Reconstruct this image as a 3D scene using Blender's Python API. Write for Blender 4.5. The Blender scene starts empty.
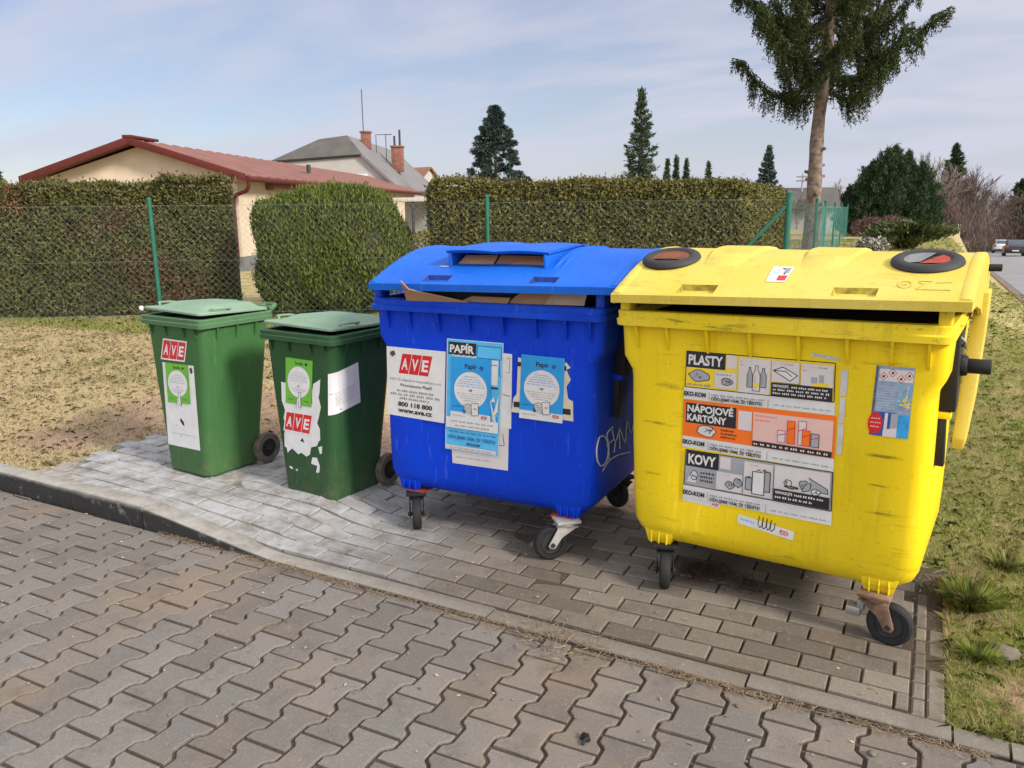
import bpy, bmesh, math, random
import numpy as np
from mathutils import Vector, Matrix

random.seed(7)
rng = np.random.default_rng(11)
SC = bpy.context.scene
COL = SC.collection
PI = math.pi

# ------------------------------------------------------------------ camera, light, sky
CAMZ = 1.576
F_PX = 805.0
cam_d = bpy.data.cameras.new('camera')
cam = bpy.data.objects.new('camera', cam_d)
COL.objects.link(cam)
cam_d.sensor_width = 36.0
cam_d.lens = 36.0 * F_PX / 1024.0
cam_d.clip_start = 0.05
cam_d.clip_end = 3000
_m = Matrix(((0.88935, -0.09071, 0.44814), (0.45712, 0.19779, -0.86714), (-0.00997, 0.97604, 0.21737))).to_4x4()
cam.matrix_world = Matrix.Translation((0, 0, CAMZ)) @ _m
SC.camera = cam

SUN_DIR = Vector((0.84, -0.16, 0.52)).normalized()
sun_d = bpy.data.lights.new('sun', 'SUN')
sun_d.energy = 3.9
sun_d.angle = math.radians(12)
sun_d.color = (1.0, 0.93, 0.83)
sun = bpy.data.objects.new('sun', sun_d)
COL.objects.link(sun)
sun.rotation_euler = SUN_DIR.to_track_quat('Z', 'Y').to_euler()
sun.location = SUN_DIR * 60

world = bpy.data.worlds.new('World')
SC.world = world
world.use_nodes = True
wt = world.node_tree
wt.nodes.clear()
def wn(t, **k):
    n = wt.nodes.new(t)
    for a, b in k.items():
        setattr(n, a, b)
    return n
w_out = wn('ShaderNodeOutputWorld')
w_bg = wn('ShaderNodeBackground')
w_bg.inputs['Strength'].default_value = 0.1
sky = wn('ShaderNodeTexSky')
sky.sky_type = 'NISHITA'
sky.sun_disc = False
sky.sun_elevation = math.asin(SUN_DIR.z)
sky.sun_rotation = math.atan2(SUN_DIR.x, SUN_DIR.y)
sky.air_density = 1.0
sky.dust_density = 0.5
sky.ozone_density = 3.0
tc = wn('ShaderNodeTexCoord')
sep = wn('ShaderNodeSeparateXYZ')
add = wn('ShaderNodeMath', operation='ADD'); add.inputs[1].default_value = 0.22
mx = wn('ShaderNodeMath', operation='MAXIMUM'); mx.inputs[1].default_value = 0.05
dx = wn('ShaderNodeMath', operation='DIVIDE')
dy = wn('ShaderNodeMath', operation='DIVIDE')
cmb = wn('ShaderNodeCombineXYZ')
L = wt.links.new
L(tc.outputs['Generated'], sep.inputs[0])
L(sep.outputs['Z'], add.inputs[0]); L(add.outputs[0], mx.inputs[0])
L(sep.outputs['X'], dx.inputs[0]); L(mx.outputs[0], dx.inputs[1])
L(sep.outputs['Y'], dy.inputs[0]); L(mx.outputs[0], dy.inputs[1])
L(dx.outputs[0], cmb.inputs[0]); L(dy.outputs[0], cmb.inputs[1])
mp = wn('ShaderNodeMapping'); mp.inputs['Rotation'].default_value = (0, 0, 0.5); mp.inputs['Scale'].default_value = (0.8, 1.7, 1)
L(cmb.outputs[0], mp.inputs[0])
nz = wn('ShaderNodeTexNoise'); nz.inputs['Scale'].default_value = 1.15; nz.inputs['Detail'].default_value = 8; nz.inputs['Roughness'].default_value = 0.52
nz.inputs['Distortion'].default_value = 0.35
L(mp.outputs[0], nz.inputs['Vector'])
cr = wn('ShaderNodeValToRGB')
cr.color_ramp.elements[0].position = 0.40; cr.color_ramp.elements[0].color = (0.34, 0.34, 0.34, 1)
cr.color_ramp.elements[1].position = 0.62; cr.color_ramp.elements[1].color = (0.93, 0.93, 0.93, 1)
L(nz.outputs['Fac'], cr.inputs[0])
# clouds thicken towards the horizon
hz = wn('ShaderNodeMapRange'); hz.inputs[1].default_value = 0.0; hz.inputs[2].default_value = 0.30
hz.inputs[3].default_value = 0.45; hz.inputs[4].default_value = 0.0
L(sep.outputs['Z'], hz.inputs[0])
scr = wn('ShaderNodeMath', operation='MAXIMUM')
L(cr.outputs[0], scr.inputs[0]); L(hz.outputs[0], scr.inputs[1])
mixs = wn('ShaderNodeMix', data_type='RGBA')
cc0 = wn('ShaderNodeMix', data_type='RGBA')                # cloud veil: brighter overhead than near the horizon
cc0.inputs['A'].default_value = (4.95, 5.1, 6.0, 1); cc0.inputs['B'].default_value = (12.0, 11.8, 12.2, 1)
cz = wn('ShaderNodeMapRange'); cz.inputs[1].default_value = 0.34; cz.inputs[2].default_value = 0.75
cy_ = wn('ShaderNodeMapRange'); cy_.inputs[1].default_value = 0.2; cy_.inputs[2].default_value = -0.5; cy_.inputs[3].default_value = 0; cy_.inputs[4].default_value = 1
L(sep.outputs['Y'], cy_.inputs[0])                          # and behind the photographer; both boosts unseen, added to light the container fronts
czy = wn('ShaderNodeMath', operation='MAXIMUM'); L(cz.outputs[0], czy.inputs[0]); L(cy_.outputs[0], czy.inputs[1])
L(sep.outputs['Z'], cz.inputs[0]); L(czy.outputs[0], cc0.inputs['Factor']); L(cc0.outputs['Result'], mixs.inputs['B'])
tint = wn('ShaderNodeMix', data_type='RGBA', blend_type='MULTIPLY'); tint.inputs['Factor'].default_value = 1.0; tint.inputs['B'].default_value = (0.92, 0.86, 0.92, 1)
L(sky.outputs[0], tint.inputs['A'])
gx_ = wn('ShaderNodeMapRange'); gx_.inputs[1].default_value = -0.95; gx_.inputs[2].default_value = 0.25; gx_.inputs[3].default_value = -0.20; gx_.inputs[4].default_value = 0.42
L(sep.outputs['X'], gx_.inputs[0])                          # thicker veil on the right
sc2 = wn('ShaderNodeMath', operation='ADD', use_clamp=True); L(scr.outputs[0], sc2.inputs[0]); L(gx_.outputs[0], sc2.inputs[1])
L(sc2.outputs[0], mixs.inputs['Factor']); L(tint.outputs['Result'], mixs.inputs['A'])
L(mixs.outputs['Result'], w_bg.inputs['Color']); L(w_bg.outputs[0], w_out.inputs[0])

SC.view_settings.view_transform = 'Standard'
SC.view_settings.look = 'None'
SC.view_settings.exposure = 0.38
SC.view_settings.gamma = 1.0
SC.render.engine = 'CYCLES'
SC.cycles.max_bounces = 6
SC.cycles.diffuse_bounces = 3
SC.cycles.transparent_max_bounces = 12

# ------------------------------------------------------------------ frames of reference
RX, RY = 0.88837, 0.45911            # to the right of the line of sight, on the ground
FX, FY = -0.45911, 0.88838           # along the line of sight, on the ground
def G(c, d, z=0.0):
    """ground position from sideways offset c and distance d in front of the viewpoint"""
    return Vector((c * RX + d * FX, c * RY + d * FY, z))
def W(px, d, z=CAMZ):
    """position at bearing px and distance d"""
    od = d * 0.976 + (CAMZ - z) * 0.217
    return G((px - 512) / F_PX * od, d, z)
def ZH(py, d):
    """height that a distance d shows at line py"""
    return CAMZ + (205 - py) / F_PX * d * 0.976
VIEW_ROT = math.atan2(RY, RX)

# ------------------------------------------------------------------ object helpers
def tag(o, label=None, cat=None, group=None, kind=None):
    if label: o['label'] = label
    if cat: o['category'] = cat
    if group: o['group'] = group
    if kind: o['kind'] = kind
    return o
def empty(name, loc=(0, 0, 0), rz=0.0):
    o = bpy.data.objects.new(name, None)
    o.empty_display_size = 0.2
    o.location = loc
    o.rotation_euler = (0, 0, rz)
    COL.objects.link(o)
    return o

class MB:
    """collects shapes, then links them as ONE mesh object"""
    def __init__(s):
        s.v = []; s.f = []; s.m = []; s.mi = 0
    def add(s, vs, fs, mi=None):
        b = len(s.v)
        s.v += [tuple(p) for p in vs]
        for q in fs:
            s.f.append([b + i for i in q]); s.m.append(s.mi if mi is None else mi)
        return s
    def box(s, x0, x1, y0, y1, z0, z1, M=None, mi=None):
        vs = [Vector(p) for p in ((x0,y0,z0),(x1,y0,z0),(x1,y1,z0),(x0,y1,z0),(x0,y0,z1),(x1,y0,z1),(x1,y1,z1),(x0,y1,z1))]
        if M: vs = [M @ p for p in vs]
        return s.add(vs, [(0,3,2,1),(4,5,6,7),(0,1,5,4),(1,2,6,5),(2,3,7,6),(3,0,4,7)], mi)
    def loft(s, rings, cap0=True, cap1=True, mi=None):
        n = len(rings[0]); vs = [p for r in rings for p in r]; fs = []
        for k in range(len(rings) - 1):
            for i in range(n):
                j = (i + 1) % n
                fs.append((k*n+i, k*n+j, (k+1)*n+j, (k+1)*n+i))
        if cap0: fs.append(tuple(range(n - 1, -1, -1)))
        if cap1: fs.append(tuple((len(rings)-1)*n + i for i in range(n)))
        return s.add(vs, fs, mi)
    def tube(s, pts, r, n=8, cap=True, mi=None):
        pts = [Vector(p) for p in pts]
        rs = r if hasattr(r, '__len__') else [r] * len(pts)
        rings = []
        ref = None
        for i, p in enumerate(pts):
            d = (pts[min(i+1, len(pts)-1)] - pts[max(i-1, 0)])
            d = d.normalized() if d.length > 1e-9 else Vector((0,0,1))
            if ref is None:
                ref = Vector((0,0,1)) if abs(d.z) < 0.9 else Vector((1,0,0))
            u = d.cross(ref)
            if u.length < 1e-6: u = d.cross(Vector((0.3,1,0.2)))
            u.normalize(); w = u.cross(d); ref = w
            rings.append([p + (u*math.cos(2*PI*k/n) + w*math.sin(2*PI*k/n))*rs[i] for k in range(n)])
        return s.loft([list(reversed(r_)) for r_ in rings], cap, cap, mi)
    def cyl(s, a, b, r, n=20, r2=None, mi=None):
        return s.tube([a, b], [r, r if r2 is None else r2], n, True, mi)
    def lathe(s, prof, M=None, n=28, mi=None, close=False):
        """prof: (radius, axial) turned about local z"""
        rings = []
        for r, z in prof:
            ring = [Vector((r*math.cos(2*PI*k/n), r*math.sin(2*PI*k/n), z)) for k in range(n)]
            rings.append([M @ p if M else p for p in ring])
        return s.loft(rings, not close, not close, mi)
    def torus(s, R, r, M=None, n=28, k=10, sq=1.0, mi=None):
        vs = []; fs = []
        for i in range(n):
            a = 2*PI*i/n
            for j in range(k):
                b = 2*PI*j/k
                p = Vector(((R + r*math.cos(b))*math.cos(a), (R + r*math.cos(b))*math.sin(a), r*sq*math.sin(b)))
                vs.append(M @ p if M else p)
        for i in range(n):
            for j in range(k):
                fs.append((i*k+j, ((i+1)%n)*k+j, ((i+1)%n)*k+(j+1)%k, i*k+(j+1)%k))
        return s.add(vs, fs, mi)
    def prism(s, poly, y0, y1, M=None, mi=None):
        """polygon in xz extruded along y"""
        n = len(poly)
        vs = [Vector((x, y0, z)) for x, z in poly] + [Vector((x, y1, z)) for x, z in poly]
        if M: vs = [M @ p for p in vs]
        fs = [tuple(range(n)), tuple(range(2*n-1, n-1, -1))] + [(i, i+n, (i+1)%n+n, (i+1)%n) for i in range(n)]
        return s.add(vs, fs, mi)
    def build(s, name, mats, parent=None, bevel=0, seg=2, smooth=True, ang=35, fix=True, xf=None):
        me = bpy.data.meshes.new(name)
        vs = s.v if xf is None else [xf(Vector(p)) for p in s.v]
        me.from_pydata([tuple(p) for p in vs], [], s.f)
        for m in (mats if isinstance(mats, (list, tuple)) else [mats]): me.materials.append(m)
        me.polygons.foreach_set('material_index', s.m)
        if bevel or fix:
            bm = bmesh.new(); bm.from_mesh(me)
            if fix: bmesh.ops.recalc_face_normals(bm, faces=bm.faces[:])
            if bevel:
                es = [e for e in bm.edges if len(e.link_faces) == 2 and e.calc_face_angle(0) > math.radians(28)]
                bmesh.ops.bevel(bm, geom=es, offset=bevel, segments=seg, profile=0.5, affect='EDGES', clamp_overlap=True)
            bm.to_mesh(me); bm.free()
        if smooth:
            me.polygons.foreach_set('use_smooth', [True]*len(me.polygons))
            me.set_sharp_from_angle(angle=math.radians(ang))
        me.update()
        o = bpy.data.objects.new(name, me)
        COL.objects.link(o)
        if parent: o.parent = parent
        return o

def np_obj(name, V, F, mat, parent=None, smooth=False):
    """mesh object from arrays: V (n,3), F (m,k)"""
    V = np.asarray(V, np.float32); F = np.asarray(F, np.int32)
    me = bpy.data.meshes.new(name)
    me.vertices.add(len(V)); me.vertices.foreach_set('co', V.ravel())
    k = F.shape[1]
    me.loops.add(F.size); me.loops.foreach_set('vertex_index', F.ravel())
    me.polygons.add(len(F)); me.polygons.foreach_set('loop_start', np.arange(0, F.size, k, dtype=np.int32))
    if smooth: me.polygons.foreach_set('use_smooth', np.ones(len(F), bool))
    me.update(calc_edges=True); me.validate()
    if mat: me.materials.append(mat)
    o = bpy.data.objects.new(name, me)
    COL.objects.link(o)
    if parent: o.parent = parent
    return o

def cards(P, A, B):
    """one four-cornered leaf per point: long half-axis A, short half-axis B"""
    V = np.stack([P - A, P + B * 0.9 - A*0.1, P + A, P - B * 0.9 - A*0.1], 1).reshape(-1, 3)
    return V, np.arange(len(P)*4).reshape(-1, 4)
def unit(a): return a / np.maximum(np.linalg.norm(a, axis=-1, keepdims=True), 1e-9)
def rand_dirs(n): return unit(rng.normal(size=(n, 3)))
def perp(a):
    return unit(np.cross(a, rand_dirs(len(a))))

# ------------------------------------------------------------------ materials
def mk(name):
    m = bpy.data.materials.new(name); m.use_nodes = True
    nt = m.node_tree; b = nt.nodes['Principled BSDF']
    return m, nt, b
def nd(nt, t, **k):
    n = nt.nodes.new(t)
    for a, b in k.items(): setattr(n, a, b)
    return n
def ramp(nt, fac, p0, p1, c0=(0,0,0,1), c1=(1,1,1,1)):
    r = nd(nt, 'ShaderNodeValToRGB')
    r.color_ramp.elements[0].position = p0; r.color_ramp.elements[0].color = c0
    r.color_ramp.elements[1].position = p1; r.color_ramp.elements[1].color = c1
    nt.links.new(fac, r.inputs[0]); return r.outputs[0]
def noise(nt, scale, detail=4, rough=0.55, vec=None, stretch=None, coord='Object', dist=0.0):
    n = nd(nt, 'ShaderNodeTexNoise')
    n.inputs['Scale'].default_value = scale; n.inputs['Detail'].default_value = detail
    n.inputs['Roughness'].default_value = rough; n.inputs['Distortion'].default_value = dist
    if vec is None:
        t = nd(nt, 'ShaderNodeTexCoord'); vec = t.outputs[coord]
    if stretch:
        mpn = nd(nt, 'ShaderNodeMapping'); mpn.inputs['Scale'].default_value = stretch
        nt.links.new(vec, mpn.inputs[0]); vec = mpn.outputs[0]
    nt.links.new(vec, n.inputs['Vector']); return n.outputs['Fac']
def mix(nt, fac, a, b, mode='MIX'):
    n = nd(nt, 'ShaderNodeMix', data_type='RGBA', blend_type=mode)
    for key, v in (('Factor', fac), ('A', a), ('B', b)):
        if hasattr(v, 'links'): nt.links.new(v, n.inputs[key])
        else: n.inputs[key].default_value = v if key == 'Factor' else (*v[:3], 1)
    return n.outputs['Result']
def bump(nt, b, h, s, d=0.01):
    n = nd(nt, 'ShaderNodeBump'); n.inputs['Strength'].default_value = s; n.inputs['Distance'].default_value = d
    nt.links.new(h, n.inputs['Height']); nt.links.new(n.outputs[0], b.inputs['Normal'])
def math_(nt, op, a, b=None):
    n = nd(nt, 'ShaderNodeMath', operation=op)
    for i, v in enumerate((a, b)):
        if v is None: continue
        if hasattr(v, 'links'): nt.links.new(v, n.inputs[i])
        else: n.inputs[i].default_value = v
    return n.outputs[0]

def simple(name, col, rough=0.6, metal=0.0, var=0.12, sc=8.0, bmp=0.0, bsc=60, spec=0.5):
    m, nt, b = mk(name)
    f = ramp(nt, noise(nt, sc, 5), 0.3, 0.7)
    dark = tuple(c*(1-var) for c in col); lite = tuple(min(1, c*(1+var)) for c in col)
    nt.links.new(mix(nt, f, dark, lite), b.inputs['Base Color'])
    b.inputs['Roughness'].default_value = rough; b.inputs['Metallic'].default_value = metal
    b.inputs['Specular IOR Level'].default_value = spec
    if bmp: bump(nt, b, noise(nt, bsc, 4), bmp, 0.003)
    return m

def plastic(name, col, fade=None, rough=0.42, dirt=0.35, dirt_col=(0.05,0.045,0.035), scuff=0.0, low=0.0):
    """weathered moulded plastic: faded clouds, scratches, grime runs, mud splash towards the base"""
    m, nt, b = mk(name)
    fade = fade or tuple(min(1, c*1.15+0.015) for c in col)
    f1 = ramp(nt, noise(nt, 2.6, 6, 0.6), 0.35, 0.75)
    c = mix(nt, f1, col, fade)
    run = ramp(nt, noise(nt, 1.0, 6, 0.65, stretch=(16, 16, 1.6)), 0.55, 0.8)
    c = mix(nt, math_(nt, 'MULTIPLY', run, dirt*0.55), c, dirt_col)
    spk = ramp(nt, noise(nt, 55, 3, 0.6), 0.62, 0.72)
    c = mix(nt, math_(nt, 'MULTIPLY', spk, dirt*0.5), c, dirt_col)
    if scuff:
        s1 = ramp(nt, noise(nt, 1.0, 5, 0.7, stretch=(5, 5, 40)), 0.56, 0.66)
        s2 = ramp(nt, noise(nt, 2.1, 3, 0.5), 0.44, 0.60)
        c = mix(nt, math_(nt, 'MULTIPLY', math_(nt, 'MULTIPLY', s1, s2), scuff), c, (0.03,0.028,0.02))
    scr = ramp(nt, noise(nt, 1.0, 4, 0.6, stretch=(40, 40, 4), dist=1.5), 0.61, 0.67)
    c = mix(nt, math_(nt, 'MULTIPLY', scr, 0.22), c, tuple(min(1, x*1.3+0.12) for x in col))
    if low:
        t = nd(nt, 'ShaderNodeTexCoord'); sp = nd(nt, 'ShaderNodeSeparateXYZ'); nt.links.new(t.outputs['Object'], sp.inputs[0])
        mr = nd(nt, 'ShaderNodeMapRange'); mr.inputs[1].default_value = 0.0; mr.inputs[2].default_value = 0.30; mr.inputs[3].default_value = 1.0; mr.inputs[4].default_value = 0.0
        nt.links.new(sp.outputs['Z'], mr.inputs[0])
        g = math_(nt, 'MULTIPLY', mr.outputs[0], ramp(nt, noise(nt, 14, 5, 0.7), 0.35, 0.75))
        c = mix(nt, math_(nt, 'MULTIPLY', g, low), c, (0.16, 0.13, 0.09))
    nt.links.new(c, b.inputs['Base Color']); b.inputs['Specular IOR Level'].default_value = 0.2
    r = nd(nt, 'ShaderNodeMapRange'); r.inputs[3].default_value = rough-0.07; r.inputs[4].default_value = rough+0.16
    nt.links.new(noise(nt, 9, 5), r.inputs[0]); nt.links.new(r.outputs[0], b.inputs['Roughness'])
    hb = mix(nt, 0.25, noise(nt, 5, 2), noise(nt, 260, 2))
    bump(nt, b, hb, 0.22, 0.006)
    return m

def leafy(name, cols, patch=None, pscale=1.6, pth=(0.52, 0.66), rough=0.75, trans=0.0):
    """foliage: random tone per leaf between cols, optional patch colour (dead or young growth)"""
    m, nt, b = mk(name)
    g = nd(nt, 'ShaderNodeNewGeometry')
    r = nd(nt, 'ShaderNodeValToRGB'); el = r.color_ramp.elements
    while len(el) < len(cols): el.new(0.5)
    for i, c in enumerate(cols):
        el[i].position = i / max(1, len(cols)-1); el[i].color = (*c, 1)
    nt.links.new(g.outputs['Random Per Island'], r.inputs[0])
    c = r.outputs[0]
    if patch:
        f = ramp(nt, noise(nt, pscale, 5, 0.6), *pth)
        jitter = math_(nt, 'MULTIPLY', f, ramp(nt, g.outputs['Random Per Island'], 0.15, 0.5))
        c = mix(nt, jitter, c, patch)
    nt.links.new(c, b.inputs['Base Color'])
    b.inputs['Roughness'].default_value = rough; b.inputs['Specular IOR Level'].default_value = 0.2
    if trans:                                              # thin leaves let some light through
        tl = nd(nt, 'ShaderNodeBsdfTranslucent'); ms = nd(nt, 'ShaderNodeMixShader'); ms.inputs[0].default_value = trans
        nt.links.new(c, tl.inputs['Color']); nt.links.new(b.outputs[0], ms.inputs[1]); nt.links.new(tl.outputs[0], ms.inputs[2])
        nt.links.new(ms.outputs[0], nt.nodes['Material Output'].inputs['Surface'])
    return m

M_WHITE = simple('white_paper', (0.66, 0.66, 0.66), 0.55, var=0.06, sc=20)
M_PAPER2 = simple('grey_paper', (0.50, 0.51, 0.50), 0.6, var=0.12, sc=25)
M_CREAM = simple('cream_paper', (0.62, 0.57, 0.42), 0.6, var=0.1, sc=30)
M_INK = simple('black_ink', (0.015, 0.015, 0.017), 0.5, var=0.2)
M_GREYINK = simple('grey_ink', (0.22, 0.23, 0.25), 0.6, var=0.2)
M_RED = simple('red_print', (0.56, 0.012, 0.018), 0.45, var=0.08)
M_LBLUE = simple('pale_blue_print', (0.09, 0.47, 0.80), 0.5, var=0.12, sc=14)
M_CYAN = simple('cyan_print', (0.015, 0.30, 0.70), 0.5, var=0.08, sc=14)
M_SIGNG = simple('lime_print', (0.13, 0.42, 0.035), 0.5, var=0.08)
M_ORANGE = simple('orange_print', (0.85, 0.16, 0.01), 0.5, var=0.06)
M_YPRINT = simple('yellow_print', (0.80, 0.58, 0.03), 0.5, var=0.06)
M_SILVER = simple('grey_print', (0.33, 0.35, 0.38), 0.5, var=0.08)
M_PALE = simple('pale_print', (0.62, 0.58, 0.58), 0.5, var=0.06)
M_PINK = simple('pink_print', (0.70, 0.46, 0.42), 0.5, var=0.06)
M_DETB = simple('label_blue_grey', (0.24, 0.33, 0.47), 0.4, var=0.25, sc=40)
M_DETD = simple('label_deep_blue', (0.02, 0.09, 0.36), 0.4, var=0.25, sc=40)
M_DETC = simple('label_bright_blue', (0.03, 0.32, 0.68), 0.4, var=0.3, sc=40)
M_BLACK = plastic('black_plastic', (0.012, 0.012, 0.013), (0.03, 0.03, 0.03), 0.5, 0.2, (0.09,0.08,0.07))
M_RUBBER = simple('black_rubber', (0.009, 0.009, 0.010), 0.8, var=0.5, sc=14, bmp=0.2)
M_RUBBERG = simple('grey_rubber', (0.020, 0.020, 0.022), 0.7, var=0.35, sc=9, bmp=0.15)
M_RUBBERB = simple('dusty_tyre_rubber', (0.10, 0.085, 0.065), 0.85, var=0.45, sc=22, bmp=0.3)
M_FLAPR = simple('red_flap', (0.30, 0.035, 0.010), 0.7, var=0.35, sc=20)
M_STEEL = simple('zinc_steel', (0.36, 0.35, 0.34), 0.45, 0.6, 0.3, 20)
M_RUST = simple('rusty_steel', (0.23, 0.14, 0.09), 0.7, 0.25, 0.5, 18, 0.3)
M_FORKW = simple('pale_painted_fork', (0.42, 0.40, 0.37), 0.5, 0.2, 0.15, 20)
M_BRUSHR = simple('faded_red_collar', (0.35, 0.05, 0.02), 0.6, var=0.4, sc=25)
M_INSHADE = simple('opening_shade', (0.012, 0.012, 0.014), 0.9, var=0.3)  # near-black sheets painted as the shade inside mouths, holes and slot
M_CARD = simple('cardboard', (0.34, 0.20, 0.11), 0.85, var=0.18, sc=10, bmp=0.1)
M_CARDD = simple('dark_cardboard', (0.06, 0.055, 0.05), 0.85, var=0.3, sc=10)
M_CHALK = simple('chalk_white', (0.46, 0.48, 0.52), 0.8, var=0.3, sc=60)

M_GREEN = plastic('green_plastic', (0.036, 0.110, 0.034), (0.046, 0.130, 0.044), 0.42, 0.3, low=0.5)
M_GREENR = plastic('green_rim_plastic', (0.065, 0.15, 0.065), (0.10, 0.19, 0.10), 0.5, 0.5)
M_GREENL = plastic('green_lid_plastic', (0.155, 0.25, 0.165), (0.24, 0.34, 0.25), 0.5, 0.45, (0.05,0.06,0.05))
M_GREEN_SHADE = plastic('shaded_green_plastic', (0.020, 0.068, 0.024), (0.027, 0.082, 0.031), 0.42, 0.3, low=0.5)  # same green plastic, with the blue container's shade put into the colour
M_GREENR_SHADE = plastic('shaded_green_rim_plastic', (0.028, 0.085, 0.036), (0.045, 0.11, 0.05), 0.5, 0.5)  # rim likewise darkened by painted shade
M_BLUE = plastic('blue_plastic', (0.0003, 0.040, 0.56), (0.0006, 0.052, 0.62), 0.5, 0.18, (0.02,0.025,0.06))
M_BLUER = plastic('blue_rim_plastic', (0.001, 0.040, 0.48), (0.008, 0.075, 0.56), 0.46, 0.6, (0.02,0.03,0.08))
M_BLUEL = plastic('blue_lid_plastic', (0.003, 0.085, 0.48), (0.010, 0.125, 0.56), 0.5, 0.3, (0.03,0.06,0.16))
M_YEL = plastic('yellow_plastic', (0.78, 0.57, 0.008), (0.80, 0.60, 0.02), 0.45, 0.48, (0.20,0.145,0.02), scuff=0.36)
M_YELR = plastic('yellow_rim_plastic', (0.74, 0.56, 0.014), (0.78, 0.61, 0.06), 0.46, 0.9, (0.10,0.085,0.03), scuff=0.9)
M_YELL = plastic('yellow_lid_plastic', (0.56, 0.43, 0.055), (0.60, 0.495, 0.125), 0.55, 0.55, (0.16,0.13,0.03), scuff=0.35)

# ------------------------------------------------------------------ terrain
KERB_A = math.atan(-0.0225)
def kerb_y(x): return 2.455 - 0.0225 * (x - 0.1)          # road-side foot of the kerb
def sstep(a, b, x):
    t = np.clip((x - a) / (b - a), 0, 1); return t*t*(3-2*t)
def hnoise(x, y):
    return (np.sin(x*1.7+0.3*y)*np.cos(y*1.3-0.4*x) + 0.6*np.sin(x*3.9+1.0)*np.sin(y*4.3+0.5))
PAD_X0, PAD_X1, PAD_D = -4.45, 0.17, 1.28                   # paved bay: from, to, depth behind the kerb
def pad_z(x, y):
    v = y - kerb_y(x)
    back = 0.08 * np.clip((-2.42 - x)/0.30, 0, 1)
    front = 0.085 * np.clip((-2.60 - x)/0.82, 0, 1)
    return front + (back - front) * np.clip((v-0.10)/0.55, 0, 1)
def terrain(x, y):
    x = np.asarray(x, float); y = np.asarray(y, float)
    c = x*RX + y*RY; d = x*FX + y*FY
    q = c - 0.541*d
    lawn = -0.008*np.maximum(0, d-8) + 0.009*hnoise(x, y)
    left = 0.07*sstep(-3.6, -4.6, x)*sstep(8.0, 3.5, y)
    road = -0.03 - 0.047*np.minimum(d, 112)
    t = sstep(-0.1, 1.9, q)*sstep(6.5, 10.5, d)
    z = (lawn + left)*(1-t) + road*t
    z = np.where(d > 60, z - 0.0*d, z)
    far = sstep(60, 140, d)*sstep(-9, 0, q)
    z = z*(1-far) + (-5.0)*far
    v = y - kerb_y(x)
    # hollow for the roadway and the paved bay
    onpad = (v > -0.01) & (v < PAD_D - 0.03) & (x > PAD_X0 + 0.02) & (x < PAD_X1 - 0.02)
    z = np.where(onpad, pad_z(x, y) - 0.055, z)
    z = np.where(v <= 0.06, -0.075, z)
    return z
def tz(p): return float(terrain(p[0], p[1]))

def axis(lo, hi, step, far, ratio=1.22, extra=()):
    a = list(np.arange(lo, hi+1e-6, step)); s = step
    while a[-1] < far: s *= ratio; a.append(a[-1]+s)
    s = step
    while a[0] > -far: s *= ratio; a.insert(0, a[0]-s)
    return np.array(sorted(a + list(extra)))
gx = axis(-9, 3.0, 0.06, 520, extra=(PAD_X0, PAD_X0+0.021, PAD_X1, PAD_X1-0.021))
gy = axis(1.0, 9.0, 0.05, 520, extra=(2.53, 2.56))
XX, YY = np.meshgrid(gx, gy)
ZZ = terrain(XX, YY)
nx, ny = len(gx), len(gy)
idx = np.arange(nx*ny).reshape(ny, nx)
FF = np.stack([idx[:-1,:-1], idx[:-1,1:], idx[1:,1:], idx[1:,:-1]], -1).reshape(-1, 4)

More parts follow.
